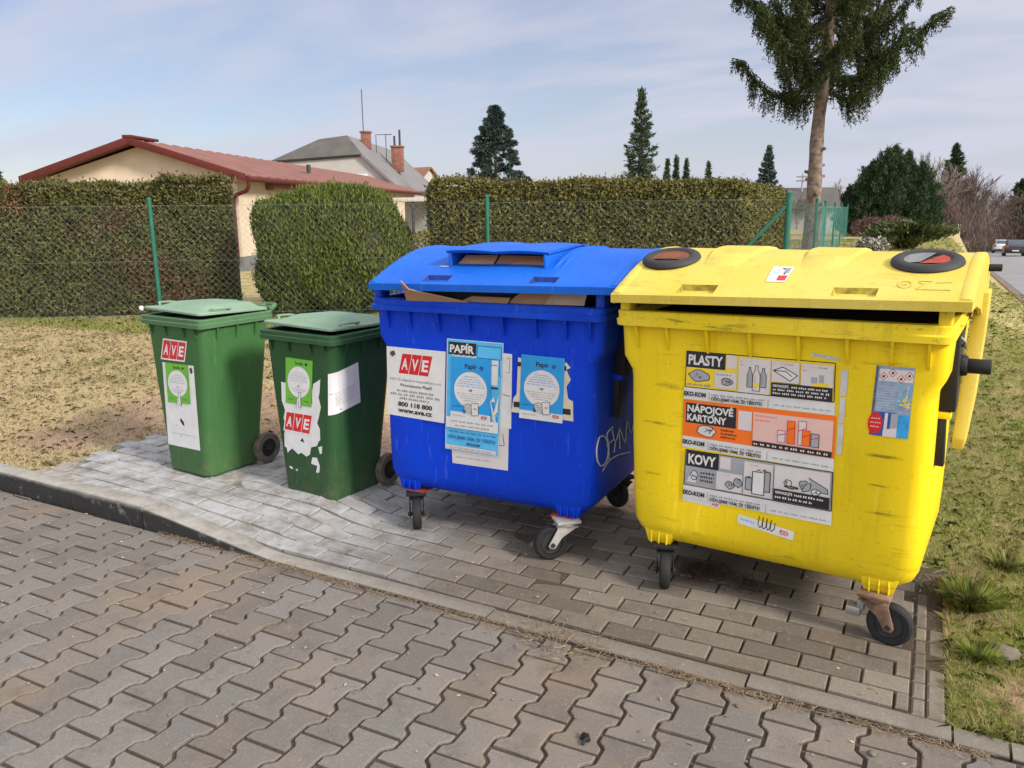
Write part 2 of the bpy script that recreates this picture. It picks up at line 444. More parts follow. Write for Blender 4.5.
def ground_mat():
    m, nt, b = mk('ground_dry_grass')
    t = nd(nt, 'ShaderNodeTexCoord'); pos = t.outputs['Object']
    sp = nd(nt, 'ShaderNodeSeparateXYZ'); nt.links.new(pos, sp.inputs[0])
    n1 = noise(nt, 0.7, 6, 0.6, pos); n2 = noise(nt, 3.2, 6, 0.65, pos); n3 = noise(nt, 28, 5, 0.7, pos)
    straw = mix(nt, ramp(nt, n3, 0.3, 0.7), (0.30, 0.225, 0.125), (0.48, 0.385, 0.235))
    green = mix(nt, ramp(nt, n3, 0.3, 0.7), (0.14, 0.14, 0.03), (0.29, 0.27, 0.075))
    gsel = ramp(nt, n2, 0.46, 0.60)
    # right-hand lawn is greener
    mr = nd(nt, 'ShaderNodeMapRange'); mr.inputs[1].default_value = -3.0; mr.inputs[2].default_value = 0.6; mr.inputs[3].default_value = 0.25; mr.inputs[4].default_value = 0.75
    nt.links.new(sp.outputs['X'], mr.inputs[0])
    far = nd(nt, 'ShaderNodeMapRange'); far.inputs[1].default_value = 7.5; far.inputs[2].default_value = 10.5; far.inputs[3].default_value = 0.0; far.inputs[4].default_value = 0.8
    nt.links.new(sp.outputs['Y'], far.inputs[0])
    c = mix(nt, math_(nt, 'MULTIPLY', gsel, math_(nt, 'MINIMUM', 1.0, math_(nt, 'ADD', mr.outputs[0], far.outputs[0]))), straw, green)
    soil = mix(nt, ramp(nt, n3, 0.3, 0.75), (0.17, 0.105, 0.07), (0.40, 0.285, 0.21))
    def blob(cx, cy, rx, ry):
        mp_ = nd(nt, 'ShaderNodeMapping'); mp_.inputs['Location'].default_value = (-cx/rx, -cy/ry, 0); mp_.inputs['Scale'].default_value = (1/rx, 1/ry, 0)
        nt.links.new(pos, mp_.inputs[0])
        ln = nd(nt, 'ShaderNodeVectorMath', operation='LENGTH'); nt.links.new(mp_.outputs[0], ln.inputs[0])
        v = math_(nt, 'ADD', ln.outputs['Value'], math_(nt, 'MULTIPLY', math_(nt, 'SUBTRACT', n2, 0.5), 1.5))
        return ramp(nt, v, 0.75, 1.1, (1,1,1,1), (0,0,0,1))
    for args in ((-4.8, 4.15, 0.95, 1.0), (-3.2, 4.35, 1.5, 0.55), (-1.4, 4.2, 1.6, 0.5), (0.40, 2.80, 0.15, 0.22), (0.27, 3.5, 0.16, 0.40), (-5.1, 3.25, 0.5, 0.3), (0.62, 2.95, 0.14, 0.14)):
        c = mix(nt, blob(*args), c, soil)
    nt.links.new(c, b.inputs['Base Color'])
    b.inputs['Roughness'].default_value = 0.95; b.inputs['Specular IOR Level'].default_value = 0.1
    bump(nt, b, mix(nt, 0.5, n3, noise(nt, 110, 4, 0.7, pos)), 0.5, 0.012)
    return m
M_GROUND = ground_mat()
ground = np_obj('ground', np.stack([XX, YY, ZZ], -1).reshape(-1, 3), FF, M_GROUND, smooth=True)
tag(ground, kind='structure')

# ------------------------------------------------------------------ paving stones
def clip(poly, a, b, c):
    """keep a*x+b*y<=c"""
    out = []
    for i in range(len(poly)):
        p, q = poly[i], poly[(i+1) % len(poly)]
        dp, dq = a*p[0]+b*p[1]-c, a*q[0]+b*q[1]-c
        if dp <= 0: out.append(p)
        if dp*dq < 0:
            t = dp/(dp-dq); out.append((p[0]+(q[0]-p[0])*t, p[1]+(q[1]-p[1])*t))
    return out
def area(poly): return 0.5*sum(poly[i][0]*poly[(i+1)%len(poly)][1]-poly[(i+1)%len(poly)][0]*poly[i][1] for i in range(len(poly)))
def inset(poly, e):
    n = len(poly); out = []
    for i in range(n):
        p0, p1, p2 = poly[i-1], poly[i], poly[(i+1)%n]
        a = Vector((p1[0]-p0[0], p1[1]-p0[1])); b = Vector((p2[0]-p1[0], p2[1]-p1[1]))
        if a.length < 1e-6 or b.length < 1e-6: out.append(p1); continue
        a.normalize(); b.normalize()
        na = Vector((-a.y, a.x)); nb = Vector((-b.y, b.x)); k = na+nb
        den = max(0.35, 1+na.dot(nb)); k = k/den
        out.append((p1[0]+k.x*e, p1[1]+k.y*e))
    return out
def stone(mb, poly, zf, gap=0.0062, ch=0.0032, dep=0.05, tilt=0.012, jz=0.0015):
    if len(poly) < 3: return
    if area(poly) < 0: poly = poly[::-1]
    if area(poly) < 0.0012: return
    # drop slivers created by clipping
    cxm = sum(p[0] for p in poly)/len(poly); cym = sum(p[1] for p in poly)/len(poly)
    tx, ty = random.gauss(0, tilt*0.5), random.gauss(0, tilt*0.5); dz = random.gauss(0, jz)
    P1 = inset(poly, gap); P2 = inset(poly, gap+ch)
    h = lambda p, o: (p[0], p[1], zf(p[0], p[1]) + dz + tx*(p[0]-cxm) + ty*(p[1]-cym) + o)
    mb.loft([[h(p, -dep) for p in P1], [h(p, -ch*0.8) for p in P1], [h(p, 0) for p in P2]], False, True)

def stone_mat(name, lo, hi, stain, light=None):
    m, nt, b = mk(name)
    g = nd(nt, 'ShaderNodeNewGeometry'); t = nd(nt, 'ShaderNodeTexCoord'); pos = t.outputs['Object']
    c = mix(nt, ramp(nt, g.outputs['Random Per Island'], 0.0, 1.0), lo, hi)
    c = mix(nt, math_(nt, 'MULTIPLY', ramp(nt, noise(nt, 150, 4, 0.8, pos), 0.35, 0.68), 0.48), c, tuple(x*0.45 for x in lo))
    c = mix(nt, math_(nt, 'MULTIPLY', ramp(nt, noise(nt, 85, 4, 0.8, pos), 0.56, 0.70), 0.5), c, tuple(min(1, x*1.5) for x in hi))
    c = mix(nt, math_(nt, 'MULTIPLY', ramp(nt, noise(nt, 1.6, 6, 0.6, pos), 0.48, 0.72), 0.62), c, stain)
    c = mix(nt, math_(nt, 'MULTIPLY', ramp(nt, noise(nt, 5.5, 6, 0.7, pos), 0.52, 0.76), 0.55), c, tuple(x*0.42 for x in lo))
    c = mix(nt, math_(nt, 'MULTIPLY', ramp(nt, noise(nt, 13, 6, 0.75, pos), 0.60, 0.72), 0.35), c, tuple(min(1, x*1.35) for x in hi))
    if light:
        sp = nd(nt, 'ShaderNodeSeparateXYZ'); nt.links.new(pos, sp.inputs[0])
        xx = math_(nt, 'ADD', sp.outputs['X'], math_(nt, 'MULTIPLY', noise(nt, 1.8, 5, 0.6, pos), 1.1))
        f = ramp(nt, xx, 0.0, 1.0)   # replaced below by a map range on X
        mr = nd(nt, 'ShaderNodeMapRange'); mr.interpolation_type = 'SMOOTHSTEP'
        mr.inputs[1].default_value = -2.3; mr.inputs[2].default_value = -0.9; mr.inputs[3].default_value = 0.9; mr.inputs[4].default_value = 0.0
        nt.links.new(xx, mr.inputs[0])
        dust = math_(nt, 'MULTIPLY', mr.outputs[0], ramp(nt, noise(nt, 9, 5, 0.7, pos), 0.25, 0.6))
        c = mix(nt, dust, c, light)
    nt.links.new(c, b.inputs['Base Color']); b.inputs['Roughness'].default_value = 0.88; b.inputs['Specular IOR Level'].default_value = 0.3
    bump(nt, b, mix(nt, 0.4, noise(nt, 220, 3, 0.7, pos), noise(nt, 35, 4, 0.6, pos)), 0.5, 0.004)
    return m
M_PAVER = stone_mat('road_paver', (0.140, 0.126, 0.114), (0.205, 0.188, 0.172), (0.235, 0.165, 0.105))
M_BRICK = stone_mat('bay_paver', (0.118, 0.100, 0.078), (0.235, 0.205, 0.168), (0.125, 0.088, 0.055), (0.36, 0.37, 0.385))
M_KERB = stone_mat('kerb_concrete', (0.185, 0.165, 0.138), (0.25, 0.225, 0.19), (0.14, 0.11, 0.08), (0.33, 0.315, 0.29))

half = [(0.0825, -0.1), (0.0825, -0.064), (0.074, -0.053), (0.0645, -0.046), (0.0565, -0.035), (0.0565, 0.035), (0.0645, 0.046), (0.074, 0.053), (0.0825, 0.064), (0.0825, 0.1)]
ipoly = half + [(-x, -y) for x, y in half]
mb = MB()
for cc in range(-62, 26):
    x0 = cc*0.139 - 1.0925
    for k in range(-22, 3):
        y0 = 2.341 + 0.1 + k*0.2 + (0.1 if cc % 2 else 0.0)
        if y0 > 2.75: continue
        # only where the photograph can see or nearly see the road
        if x0*FX + y0*FY < -0.6: continue
        P = [(x0+a, y0+b) for a, b in ipoly]
        P = clip(P, 0.0225, 1, 2.455 + 0.0225*0.1 - 0.006)
        if len(P) < 3: continue
        stone(mb, P, lambda x, y: 0.004*math.sin(x*1.9)*math.cos(y*2.3))
road = mb.build('paved_road', M_PAVER, smooth=False, fix=False)
tag(road, kind='structure')

# joint filling between the stones
def joint_mat():
    m, nt, b = mk('joint_soil')
    t = nd(nt, 'ShaderNodeTexCoord'); pos = t.outputs['Object']
    c = mix(nt, ramp(nt, noise(nt, 60, 4, 0.7, pos), 0.3, 0.7), (0.030, 0.021, 0.015), (0.105, 0.070, 0.045))
    sp = nd(nt, 'ShaderNodeSeparateXYZ'); nt.links.new(pos, sp.inputs[0])
    mossy = math_(nt, 'MULTIPLY', ramp(nt, noise(nt, 2.2, 5, 0.7, pos), 0.5, 0.62), ramp(nt, sp.outputs['Y'], 0.0, 1.0))
    c = mix(nt, math_(nt, 'MULTIPLY', mossy, 0.6), c, (0.06, 0.065, 0.018))
    mrd = nd(nt, 'ShaderNodeMapRange'); mrd.inputs[1].default_value = -2.2; mrd.inputs[2].default_value = -3.4; mrd.inputs[3].default_value = 0.0; mrd.inputs[4].default_value = 0.9
    nt.links.new(sp.outputs['X'], mrd.inputs[0])
    mry = nd(nt, 'ShaderNodeMapRange'); mry.inputs[1].default_value = 2.6; mry.inputs[2].default_value = 2.66
    nt.links.new(sp.outputs['Y'], mry.inputs[0])
    c = mix(nt, math_(nt, 'MULTIPLY', mry.outputs[0], math_(nt, 'MULTIPLY', mrd.outputs[0], ramp(nt, noise(nt, 8, 5, 0.7, pos), 0.3, 0.6))), c, (0.40, 0.37, 0.33))
    nt.links.new(c, b.inputs['Base Color']); b.inputs['Roughness'].default_value = 0.95
    bump(nt, b, noise(nt, 150, 4, 0.7, pos), 0.8, 0.01)
    return m
M_JOINT = joint_mat()
jx = np.linspace(-9.5, 3.2, 90); jy = np.linspace(-1.2, 1.0, 22)
JX, JT = np.meshgrid(jx, np.linspace(0, 1, 30))
JY = -0.9 + (kerb_y(JX)+0.004 + 0.9)*JT
jj = np.arange(JX.size).reshape(JX.shape)
JF = np.stack([jj[:-1,:-1], jj[:-1,1:], jj[1:,1:], jj[1:,:-1]], -1).reshape(-1, 4)
js = np_obj('road_joint_sand', np.stack([JX, JY, -0.0085 + 0.004*np.sin(JX*1.9)*np.cos(JY*2.3) + 0.0008*np.sin(JX*7)*np.sin(JY*9)], -1).reshape(-1, 3), JF, M_JOINT, smooth=True)
tag(js, kind='structure')

# kerb: raised on the left, dropped in front of the bay, raised again in grass on the right
def kerb_top(x):
    up = 0.098*float(np.clip((-2.58 - x)/0.84, 0, 1))
    return 0.006 + up
def kerb_pt(x, v, z): return (x, kerb_y(x)+v, z)
kx = -9.0; mb = MB()
while kx < 2.6:
    ln = 1.0
    if kx < -3.42 < kx + ln: ln = -3.42-kx
    if kx < 0.19 < kx + ln: ln = 0.19-kx
    if ln < 0.15: ln = 0.15
    x0, x1 = kx+0.004, kx+ln-0.004
    n = 9; rings = []
    wob = random.gauss(0, 0.004); dzr = random.gauss(0, 0.004)
    for i in range(n):
        x = x0+(x1-x0)*i/(n-1); zt = kerb_top(x)+dzr; w = 0.104+wob if x > -2.7 else 0.125
        rings.append([kerb_pt(x, 0.006+wob, -0.1), kerb_pt(x, 0.008+wob, zt-0.016), kerb_pt(x, 0.013+wob, zt-0.006), kerb_pt(x, 0.024+wob, zt), kerb_pt(x, w-0.012, zt), kerb_pt(x, w-0.004, zt-0.006), kerb_pt(x, w, -0.1)])
    mb.loft(rings)
    kx += ln
def kerb_mat():
    m = M_KERB; nt = m.node_tree; b = nt.nodes['Principled BSDF']
    g = nd(nt, 'ShaderNodeNewGeometry'); sp = nd(nt, 'ShaderNodeSeparateXYZ'); nt.links.new(g.outputs['Position'], sp.inputs[0])
    spn = nd(nt, 'ShaderNodeSeparateXYZ'); nt.links.new(g.outputs['Normal'], spn.inputs[0])
    src = b.inputs['Base Color'].links[0].from_socket
    # the road face is stained by a dark film with a ragged upper edge
    vert = ramp(nt, math_(nt, 'MULTIPLY', spn.outputs['Y'], -1.0), 0.5, 0.8)
    ed = ramp(nt, math_(nt, 'ADD', sp.outputs['Z'], math_(nt, 'MULTIPLY', noise(nt, 6, 5, 0.7), 0.05)), 0.105, 0.14, (1,1,1,1), (0.15,0.15,0.15,1))
    pat = ramp(nt, noise(nt, 12, 5, 0.7), 0.18, 0.42)
    fac = math_(nt, 'MULTIPLY', math_(nt, 'MULTIPLY', vert, ed), math_(nt, 'MULTIPLY', pat, 0.96))
    nt.links.new(mix(nt, fac, src, (0.012, 0.012, 0.013)), b.inputs['Base Color'])
kerb_mat()
tag(mb.build('kerb', M_KERB, smooth=True, ang=40, fix=False), kind='structure')

# brick-shaped pavers of the bay, stretcher bond along the kerb
mb = MB()
row = 0
v = 0.107
rows = []
while v < PAD_D - 0.05:
    off = (0.1 if row % 2 else 0.0) + random.uniform(-0.012, 0.012)
    x = PAD_X0 - 0.1 + off - 0.06*random.random()
    while x < 0.07:
        a, b_ = x, min(x+0.2, 0.07)
        if row == 0 and a < -2.68: pass
        wob = random.gauss(0, 0.0015)
        P = [(a, kerb_y(a)+v+wob), (b_, kerb_y(b_)+v+wob), (b_, kerb_y(b_)+v+0.1+wob), (a, kerb_y(a)+v+0.1+wob)]
        ragged = -4.32 + 0.22*math.sin(v*5.1+1.2)
        if b_ - a > 0.045 and not (v < 0.12 and b_ < -2.66 and False):
            if a > ragged - 0.15:
                stone(mb, P, lambda x_, y_: float(pad_z(x_, y_)) + 0.006 + 0.005*math.sin(x_*3.1+y_), gap=0.0042, ch=0.0038, jz=0.0022, tilt=0.02)
        x += 0.2
    # narrow border stones and the edging
    P = [(0.071, kerb_y(0.07)+v), (0.117, kerb_y(0.1)+v), (0.117, kerb_y(0.1)+v+0.1), (0.071, kerb_y(0.07)+v+0.1)]
    if v < 0.95: stone(mb, P, lambda x_, y_: 0.004, gap=0.004, ch=0.006)
    P = [(0.117, kerb_y(0.07)+v), (0.172, kerb_y(0.1)+v), (0.172, kerb_y(0.1)+v+0.1), (0.117, kerb_y(0.07)+v+0.1)]
    if v < 0.62 and row % 5 != 3: stone(mb, P, lambda x_, y_: 0.004, gap=0.002, ch=0.007, tilt=0.05)
    v += 0.1; row += 1
tag(mb.build('paved_bay', M_BRICK, smooth=False, fix=False), kind='structure')
px_ = np.linspace(PAD_X0-0.1, PAD_X1+0.02, 120); pt_ = np.linspace(0.1, PAD_D, 40)
PX, PT = np.meshgrid(px_, pt_); PY = kerb_y(PX)+PT
jj = np.arange(PX.size).reshape(PX.shape)
JF = np.stack([jj[:-1,:-1], jj[:-1,1:], jj[1:,1:], jj[1:,:-1]], -1).reshape(-1, 4)
PZ = pad_z(PX, PY) - 0.003 + 0.003*np.sin(PX*9)*np.sin(PY*11)
PZ = np.where((PT > PAD_D-0.05), pad_z(PX, PY)+0.002, PZ)
tag(np_obj('bay_joint_sand', np.stack([PX, PY, PZ], -1).reshape(-1, 3), JF, M_JOINT, smooth=True), kind='structure')

# tarmac road running downhill on the right
def strip_obj(name, qa, qb, d0, d1, dz, mat, n=60, bend=True):
    V = []; F = []
    for i in range(n+1):
        d = d0+(d1-d0)*(i/n)**1.5
        bx = 0.0
        for q in (qa, qb):
            c = 0.541*d + q - (0.010*max(0, d-70)**1.5*0.25 if bend else 0)
            z = -0.03-0.047*min(d, 112) + dz
            if d > 112: z = -0.03-0.047*112+dz
            V.append(tuple(G(c, d, z)))
    for i in range(n): F.append((2*i, 2*i+1, 2*i+3, 2*i+2))
    return np_obj(name, V, F, mat)
M_ASPH = simple('old_tarmac', (0.20, 0.20, 0.205), 0.85, var=0.15, sc=0.6, bmp=0.3, bsc=40)
M_LINE = simple('road_paint', (0.6, 0.6, 0.58), 0.7, var=0.2, sc=3)
tag(strip_obj('tarmac_road', 2.2, 10.2, 9, 150, 0.03, M_ASPH), kind='structure')
tag(strip_obj('verge_gravel', 1.95, 2.2, 9, 110, 0.024, simple('verge_soil', (0.16, 0.115, 0.08), 0.95, var=0.4, sc=3, bmp=0.5, bsc=30)), kind='structure')

# distant wooded hills
def hills():
    m, nt, b = mk('far_hill_woods')
    c = mix(nt, ramp(nt, noise(nt, 0.05, 6, 0.7), 0.4, 0.6), (0.075, 0.085, 0.085), (0.17, 0.15, 0.14))
    nt.links.new(c, b.inputs['Base Color']); b.inputs['Roughness'].default_value = 1.0
    xs = np.linspace(-520, 560, 130); V = []; F = []
    for i, c_ in enumerate(xs):
        top = -5.5 + 9.0*np.exp(-((c_-180)/150)**2) + 1.2*math.sin(c_*0.045) + 0.7*math.sin(c_*0.16+1)
        for (d, z) in ((300, -8.0), (330, -6.0 + (top+6)*0.5), (380, top), (470, top-1.0), (510, -8)):
            V.append(tuple(G(c_, d + 8*math.sin(c_*0.07), z)))
    for i in range(len(xs)-1):
        for k in range(4): F.append((i*5+k, (i+1)*5+k, (i+1)*5+k+1, i*5+k+1))
    return np_obj('hills', V, F, m, smooth=True)
tag(hills(), kind='structure')

# ------------------------------------------------------------------ houses
M_BEIGE = simple('beige_render', (0.55, 0.455, 0.345), 0.9, var=0.09, sc=3, bmp=0.2, bsc=30)
M_PALEW = simple('pale_grey_render', (0.39, 0.37, 0.35), 0.9, var=0.06, sc=2)
M_REDTRIM = simple('dark_red_trim', (0.095, 0.020, 0.016), 0.75, var=0.12, sc=6, spec=0.2)
M_REDROOF = simple('red_sheet_roof', (0.185, 0.085, 0.070), 0.75, var=0.16, sc=1.5, spec=0.25)
M_GREYROOF = simple('grey_slate_roof', (0.155, 0.15, 0.15), 0.8, var=0.15, sc=1.2, bmp=0.5, bsc=8)
M_GREYROOFD = simple('brown_grey_roof', (0.085, 0.078, 0.072), 0.85, var=0.2, sc=1.2, bmp=0.5, bsc=8)
M_BROWNROOF = simple('brown_tile_roof', (0.19, 0.095, 0.06), 0.8, var=0.2, sc=2)
M_BRICKW = simple('red_brick_chimney', (0.21, 0.09, 0.065), 0.85, var=0.3, sc=5, bmp=0.4, bsc=20)
M_GLASS = simple('window_glass', (0.06, 0.08, 0.11), 0.15, var=0.2, sc=1)
M_SOCLE = simple('grey_plinth', (0.14, 0.14, 0.14), 0.9, var=0.2, sc=5)
M_WOODB = simple('brown_beam', (0.20, 0.085, 0.05), 0.7, var=0.2, sc=8)
M_WFRAME = simple('white_frame', (0.7, 0.7, 0.7), 0.6, var=0.05)
M_DARKMET = simple('dark_metal', (0.03, 0.032, 0.035), 0.5, var=0.2)

# long low house with a red sheet-metal roof: gable towards us
o = W(245, 21.9, 0.0)
h1 = empty('low_house', (o.x, o.y, 0), VIEW_ROT - math.radians(2.6))
tag(h1, 'long low beige house with red sheet metal roof behind the hedges', 'house')
hw, ev, rg, ln = 5.15, 2.40, 3.22, 29.0
mb = MB()
mb.prism([(-hw, -0.3), (0, -0.3), (0, ev), (-hw/2, rg-0.06), (-hw, ev)], 0, ln)
mb.build('wall', M_BEIGE, h1, smooth=False)
mb = MB(); mb.box(-hw-0.03, 0.03, -0.03, ln, -0.4, 0.28); mb.build('plinth', M_SOCLE, h1, smooth=False)
sl = math.atan2(rg-ev, hw/2)
def roof_side(sgn):
    mb = MB(); n = 150; eo = 0.38; L_ = (hw/2+eo)/math.cos(sl); y0, y1 = -0.45, ln+0.3
    rings = []
    for k in range(n+1):                                   # corrugated along the length
        y = y0+(y1-y0)*k/n; hgt = 0.0 if k % 4 in (0, 3) else 0.035
        P = []
        for (t, o_) in ((0, 0.10+hgt), (L_, 0.10+hgt), (L_, 0.04), (0, 0.04)):
            x = -hw/2 + sgn*t*math.cos(sl); z = rg - t*math.sin(sl) + o_
            P.append((x, y, z))
        rings.append(P)
    mb.loft(rings)
    return mb.build('roof', M_REDROOF, h1, smooth=False)
r1 = roof_side(1); roof_side(-1)
mb = MB()
for sgn in (1, -1):
    t1 = (hw/2+0.42)/math.cos(sl)
    pts = [(-hw/2, rg+0.16), (-hw/2+sgn*t1*math.cos(sl), rg-t1*math.sin(sl)+0.16), (-hw/2+sgn*t1*math.cos(sl), rg-t1*math.sin(sl)-0.03), (-hw/2, rg-0.03)]
    mb.prism(pts, -0.52, -0.46)
mb.box(-hw/2-0.12, -hw/2+0.12, -0.53, 1.0, rg+0.13, rg+0.2)
mb.build('barge_board', M_REDTRIM, h1, bevel=0.01)
ex = 0.44
mb = MB()
mb.tube([(ex, -0.45, ev-0.10), (ex, ln, ev-0.10)], 0.075, 10)
mb.build('gutter', M_REDTRIM, h1)
mb = MB()
mb.tube([(ex, -0.35, ev-0.1), (ex, -0.35, ev-0.28), (ex-0.08, -0.3, ev-0.40), (0.0, -0.12, ev-0.5), (-0.1, -0.09, ev-0.62), (-0.1, -0.09, 0.1)], 0.05, 10)
mb.build('downpipe', M_REDTRIM, h1)
mb = MB(); mb.box(0.02, 0.26, 2.2, 16, ev-0.34, ev-0.16); mb.build('eave_beam', M_WOODB, h1, bevel=0.01)
mb = MB(); mb.cyl((0.5-hw/2+1.4, 9, 2.8), (0.5-hw/2+1.4, 9, 3.1), 0.08, 12); mb.build('roof_vent', M_DARKMET, r1)
for wy in (6.0, 13.0):
    f = MB().box(-0.03, 0.05, wy-0.65, wy+0.65, 0.9, 2.0).build('window', M_WFRAME, h1, bevel=0.01)
    MB().box(0.04, 0.055, wy-0.57, wy+0.57, 0.98, 1.92).build('pane', M_GLASS, f)

# grey-roofed house with half-hip and brick chimneys
o = W(348, 50, 0.0)
h2 = empty('grey_roofed_house', (o.x, o.y, 0), VIEW_ROT - math.radians(3.2))
tag(h2, 'pale house with half hipped grey roof and two brick chimneys', 'house')
A_, B_, C_, D_ = (-4.4, 0, 4.30), (1.2, 0, 4.63), (0, 1.4, 5.82), (-1.75, 1.4, 5.62)
E_, F_, G_ = (3.45, 0, 2.55), (3.45, 17, 2.55), (0, 17, 5.82)
H_ = (-4.4, 17, 4.3); D2 = (-1.75, 17, 5.62)
mb = MB(); mb.prism([(-4.2, -0.5), (3.1, -0.5), (3.1, 2.7), (1.1, 4.5), (-4.1, 4.2)], 0.25, 16.8); mb.build('wall', M_PALEW, h2, smooth=False)
def slab(name, poly, th, mat, par):
    P = [Vector(p) for p in poly]; nrm = (P[1]-P[0]).cross(P[2]-P[0]).normalized()
    if nrm.z < 0: nrm = -nrm
    n = len(P); mb = MB(); mb.loft([[p - nrm*th for p in P], P]); return mb.build(name, mat, par, smooth=False)
slab('hip_roof', [A_, B_, C_, D_], 0.14, M_GREYROOFD, h2)
rr = slab('roof', [B_, E_, F_, G_, C_], 0.14, M_GREYROOF, h2)
slab('roof_top', [C_, G_, D2, D_], 0.12, M_GREYROOFD, h2)
slab('roof', [A_, D_, D2, H_], 0.14, M_GREYROOFD, h2)
def chimney(x, y, z0, z1, w, mat, par, pots=0):
    mb = MB(); mb.box(x-w, x+w, y-w, y+w, z0, z1); mb.box(x-w-0.06, x+w+0.06, y-w-0.06, y+w+0.06, z1+0.002, z1+0.12)
    c = mb.build('chimney', mat, par, bevel=0.015)
    for k in range(pots):
        MB().cyl((x-w*0.5+k*w, y, z1+0.1), (x-w*0.5+k*w, y, z1+0.75+0.4*k), 0.07, 10).build('flue_pipe', M_DARKMET, c)
    return c
chimney(0.45, 4.5, 5.2, 6.2, 0.28, M_BRICKW, rr)
chimney(2.15, 6.2, 3.8, 5.38, 0.36, M_BRICKW, rr, 2)
mb = MB(); mb.tube([(0.3, 4.5, 6.2), (0.3, 4.5, 8.9)], 0.03, 6)
mb.build('aerial', M_DARKMET, rr)
mb = MB(); mb.tube([(0.95, 5.2, 5.0), (0.95, 5.2, 6.15), (2.0, 5.2, 6.15)], 0.028, 6); mb.tube([(1.6, 5.2, 4.4), (1.6, 5.2, 6.15)], 0.028, 6); mb.build('ladder_rail', M_DARKMET, rr)
for wx in (-1.15, 1.0):
    f = MB().box(wx-0.42, wx+0.42, 0.16, 0.3, 2.6, 3.45).build('window', M_WFRAME, h2)
    MB().box(wx-0.34, wx+0.34, 0.14, 0.17, 2.68, 3.37).build('pane', M_GLASS, f)

def gable_house(name, label, px, d, w, ev, rg, ln, rot, wall, roofm, ch=None):
    o = W(px, d, 0.0); h = empty(name, (o.x, o.y, tz(o)), VIEW_ROT+rot); tag(h, label, 'house')
    mb = MB(); mb.prism([(-w/2, -0.5), (w/2, -0.5), (w/2, ev), (0, rg-0.1), (-w/2, ev)], 0, ln); mb.build('wall', wall, h, smooth=False)
    last = None
    for s in (1, -1):
        a = [(0, -0.3, rg), (s*(w/2+0.4), -0.3, ev-0.4*(rg-ev)/(w/2)), (s*(w/2+0.4), ln+0.3, ev-0.4*(rg-ev)/(w/2)), (0, ln+0.3, rg)]
        last = slab('roof', a, -0.16, roofm, h)
    if ch: chimney(ch[0], ch[1], rg-0.8, rg+ch[2], 0.3, M_BRICKW, last, 1)
    return h
gable_house('brown_roofed_house', 'small far house with brown tiled roof between grey house and dark conifer', 432, 82, 6.0, 3.3, 5.75, 9, math.radians(55), M_PALEW, M_BROWNROOF, (-0.5, 4.5, 0.9))
gable_house('far_house', 'low grey roofed house far behind the trunk of the tall spruce', 832, 62, 5.0, 1.6, 2.9, 8, math.radians(75), M_PALEW, M_GREYROOFD)

# car shelter between the round bush and the right hedge
o = W(420, 27, 0.0)
cp = empty('car_shelter', (o.x, o.y, tz(o)), VIEW_ROT)
tag(cp, 'open car shelter with flat pale roof beside the grey house', 'shelter')
MB().box(-1.1, 0.55, 0, 4, 1.86, 1.99).build('roof', simple('pale_roof_edge', (0.45, 0.42, 0.38), 0.7), cp, bevel=0.01)
for xx in (-0.15, 0.35): MB().cyl((xx, 0.1, -0.2), (xx, 0.1, 1.86), 0.05, 8).build('post', M_DARKMET, cp)
MB().box(-0.9, 0.55, 3.9, 4.0, -0.2, 1.86).build('back_wall', M_PALEW, cp)
MB().box(-0.9, 0.5, 2.2, 2.25, 0.0, 0.9).build('side_panel', simple('pale_blue_panel', (0.42, 0.48, 0.55), 0.6), cp)

# ------------------------------------------------------------------ hedges and shrubs
THUJA_L = leafy('brown_green_thuja', [(0.035, 0.042, 0.013), (0.095, 0.10, 0.030), (0.125, 0.115, 0.038), (0.062, 0.066, 0.02)], (0.125, 0.058, 0.034), 0.9, (0.50, 0.66))
THUJA_R = leafy('olive_thuja', [(0.035, 0.042, 0.013), (0.115, 0.108, 0.030), (0.16, 0.138, 0.042), (0.066, 0.066, 0.02)], (0.13, 0.085, 0.035), 1.2, (0.55, 0.75))
THUJA_B = leafy('green_thuja', [(0.028, 0.046, 0.011), (0.085, 0.115, 0.022), (0.135, 0.155, 0.030), (0.055, 0.075, 0.017)], (0.15, 0.125, 0.04), 2.2, (0.6, 0.75))
M_TWIG = simple('hedge_twigs', (0.030, 0.026, 0.014), 0.95, var=0.4, sc=9, bmp=0.6, bsc=20)

def hedge_leaves(name, surf, n, mat, label, size=(0.030, 0.013), cat='hedge', up=0.35):
    """surf(n) gives points and outward normals"""
    P, N = surf(n)
    T = unit(rand_dirs(len(P)) * 0.75 + N*0.45 + np.array([0, 0, up]))
    s = rng.uniform(0.6, 1.35, (len(P), 1))
    B = unit(np.cross(T, unit(N + rand_dirs(len(P))*0.8)))
    P = P + N*(rng.normal(0.0, 0.022, (len(P), 1)) + (rng.random((len(P), 1)) < 0.05)*rng.random((len(P), 1))*0.09)
    V, F = cards(P, T*size[0]*s, B*size[1]*s)
    o = np_obj(name, V, F, mat)
    tag(o, label, cat)
    return o
def lump(P, amp=0.06):
    x, y, z = P[:, 0], P[:, 1], P[:, 2]
    return amp*(np.sin(x*2.3+z*1.7+y)*np.cos(z*2.9-y*1.3) + 0.7*np.sin(x*5.7+y*4.1)*np.sin(z*6.3+1) + 0.4*np.sin(x*11+z*9)*np.cos(y*12))
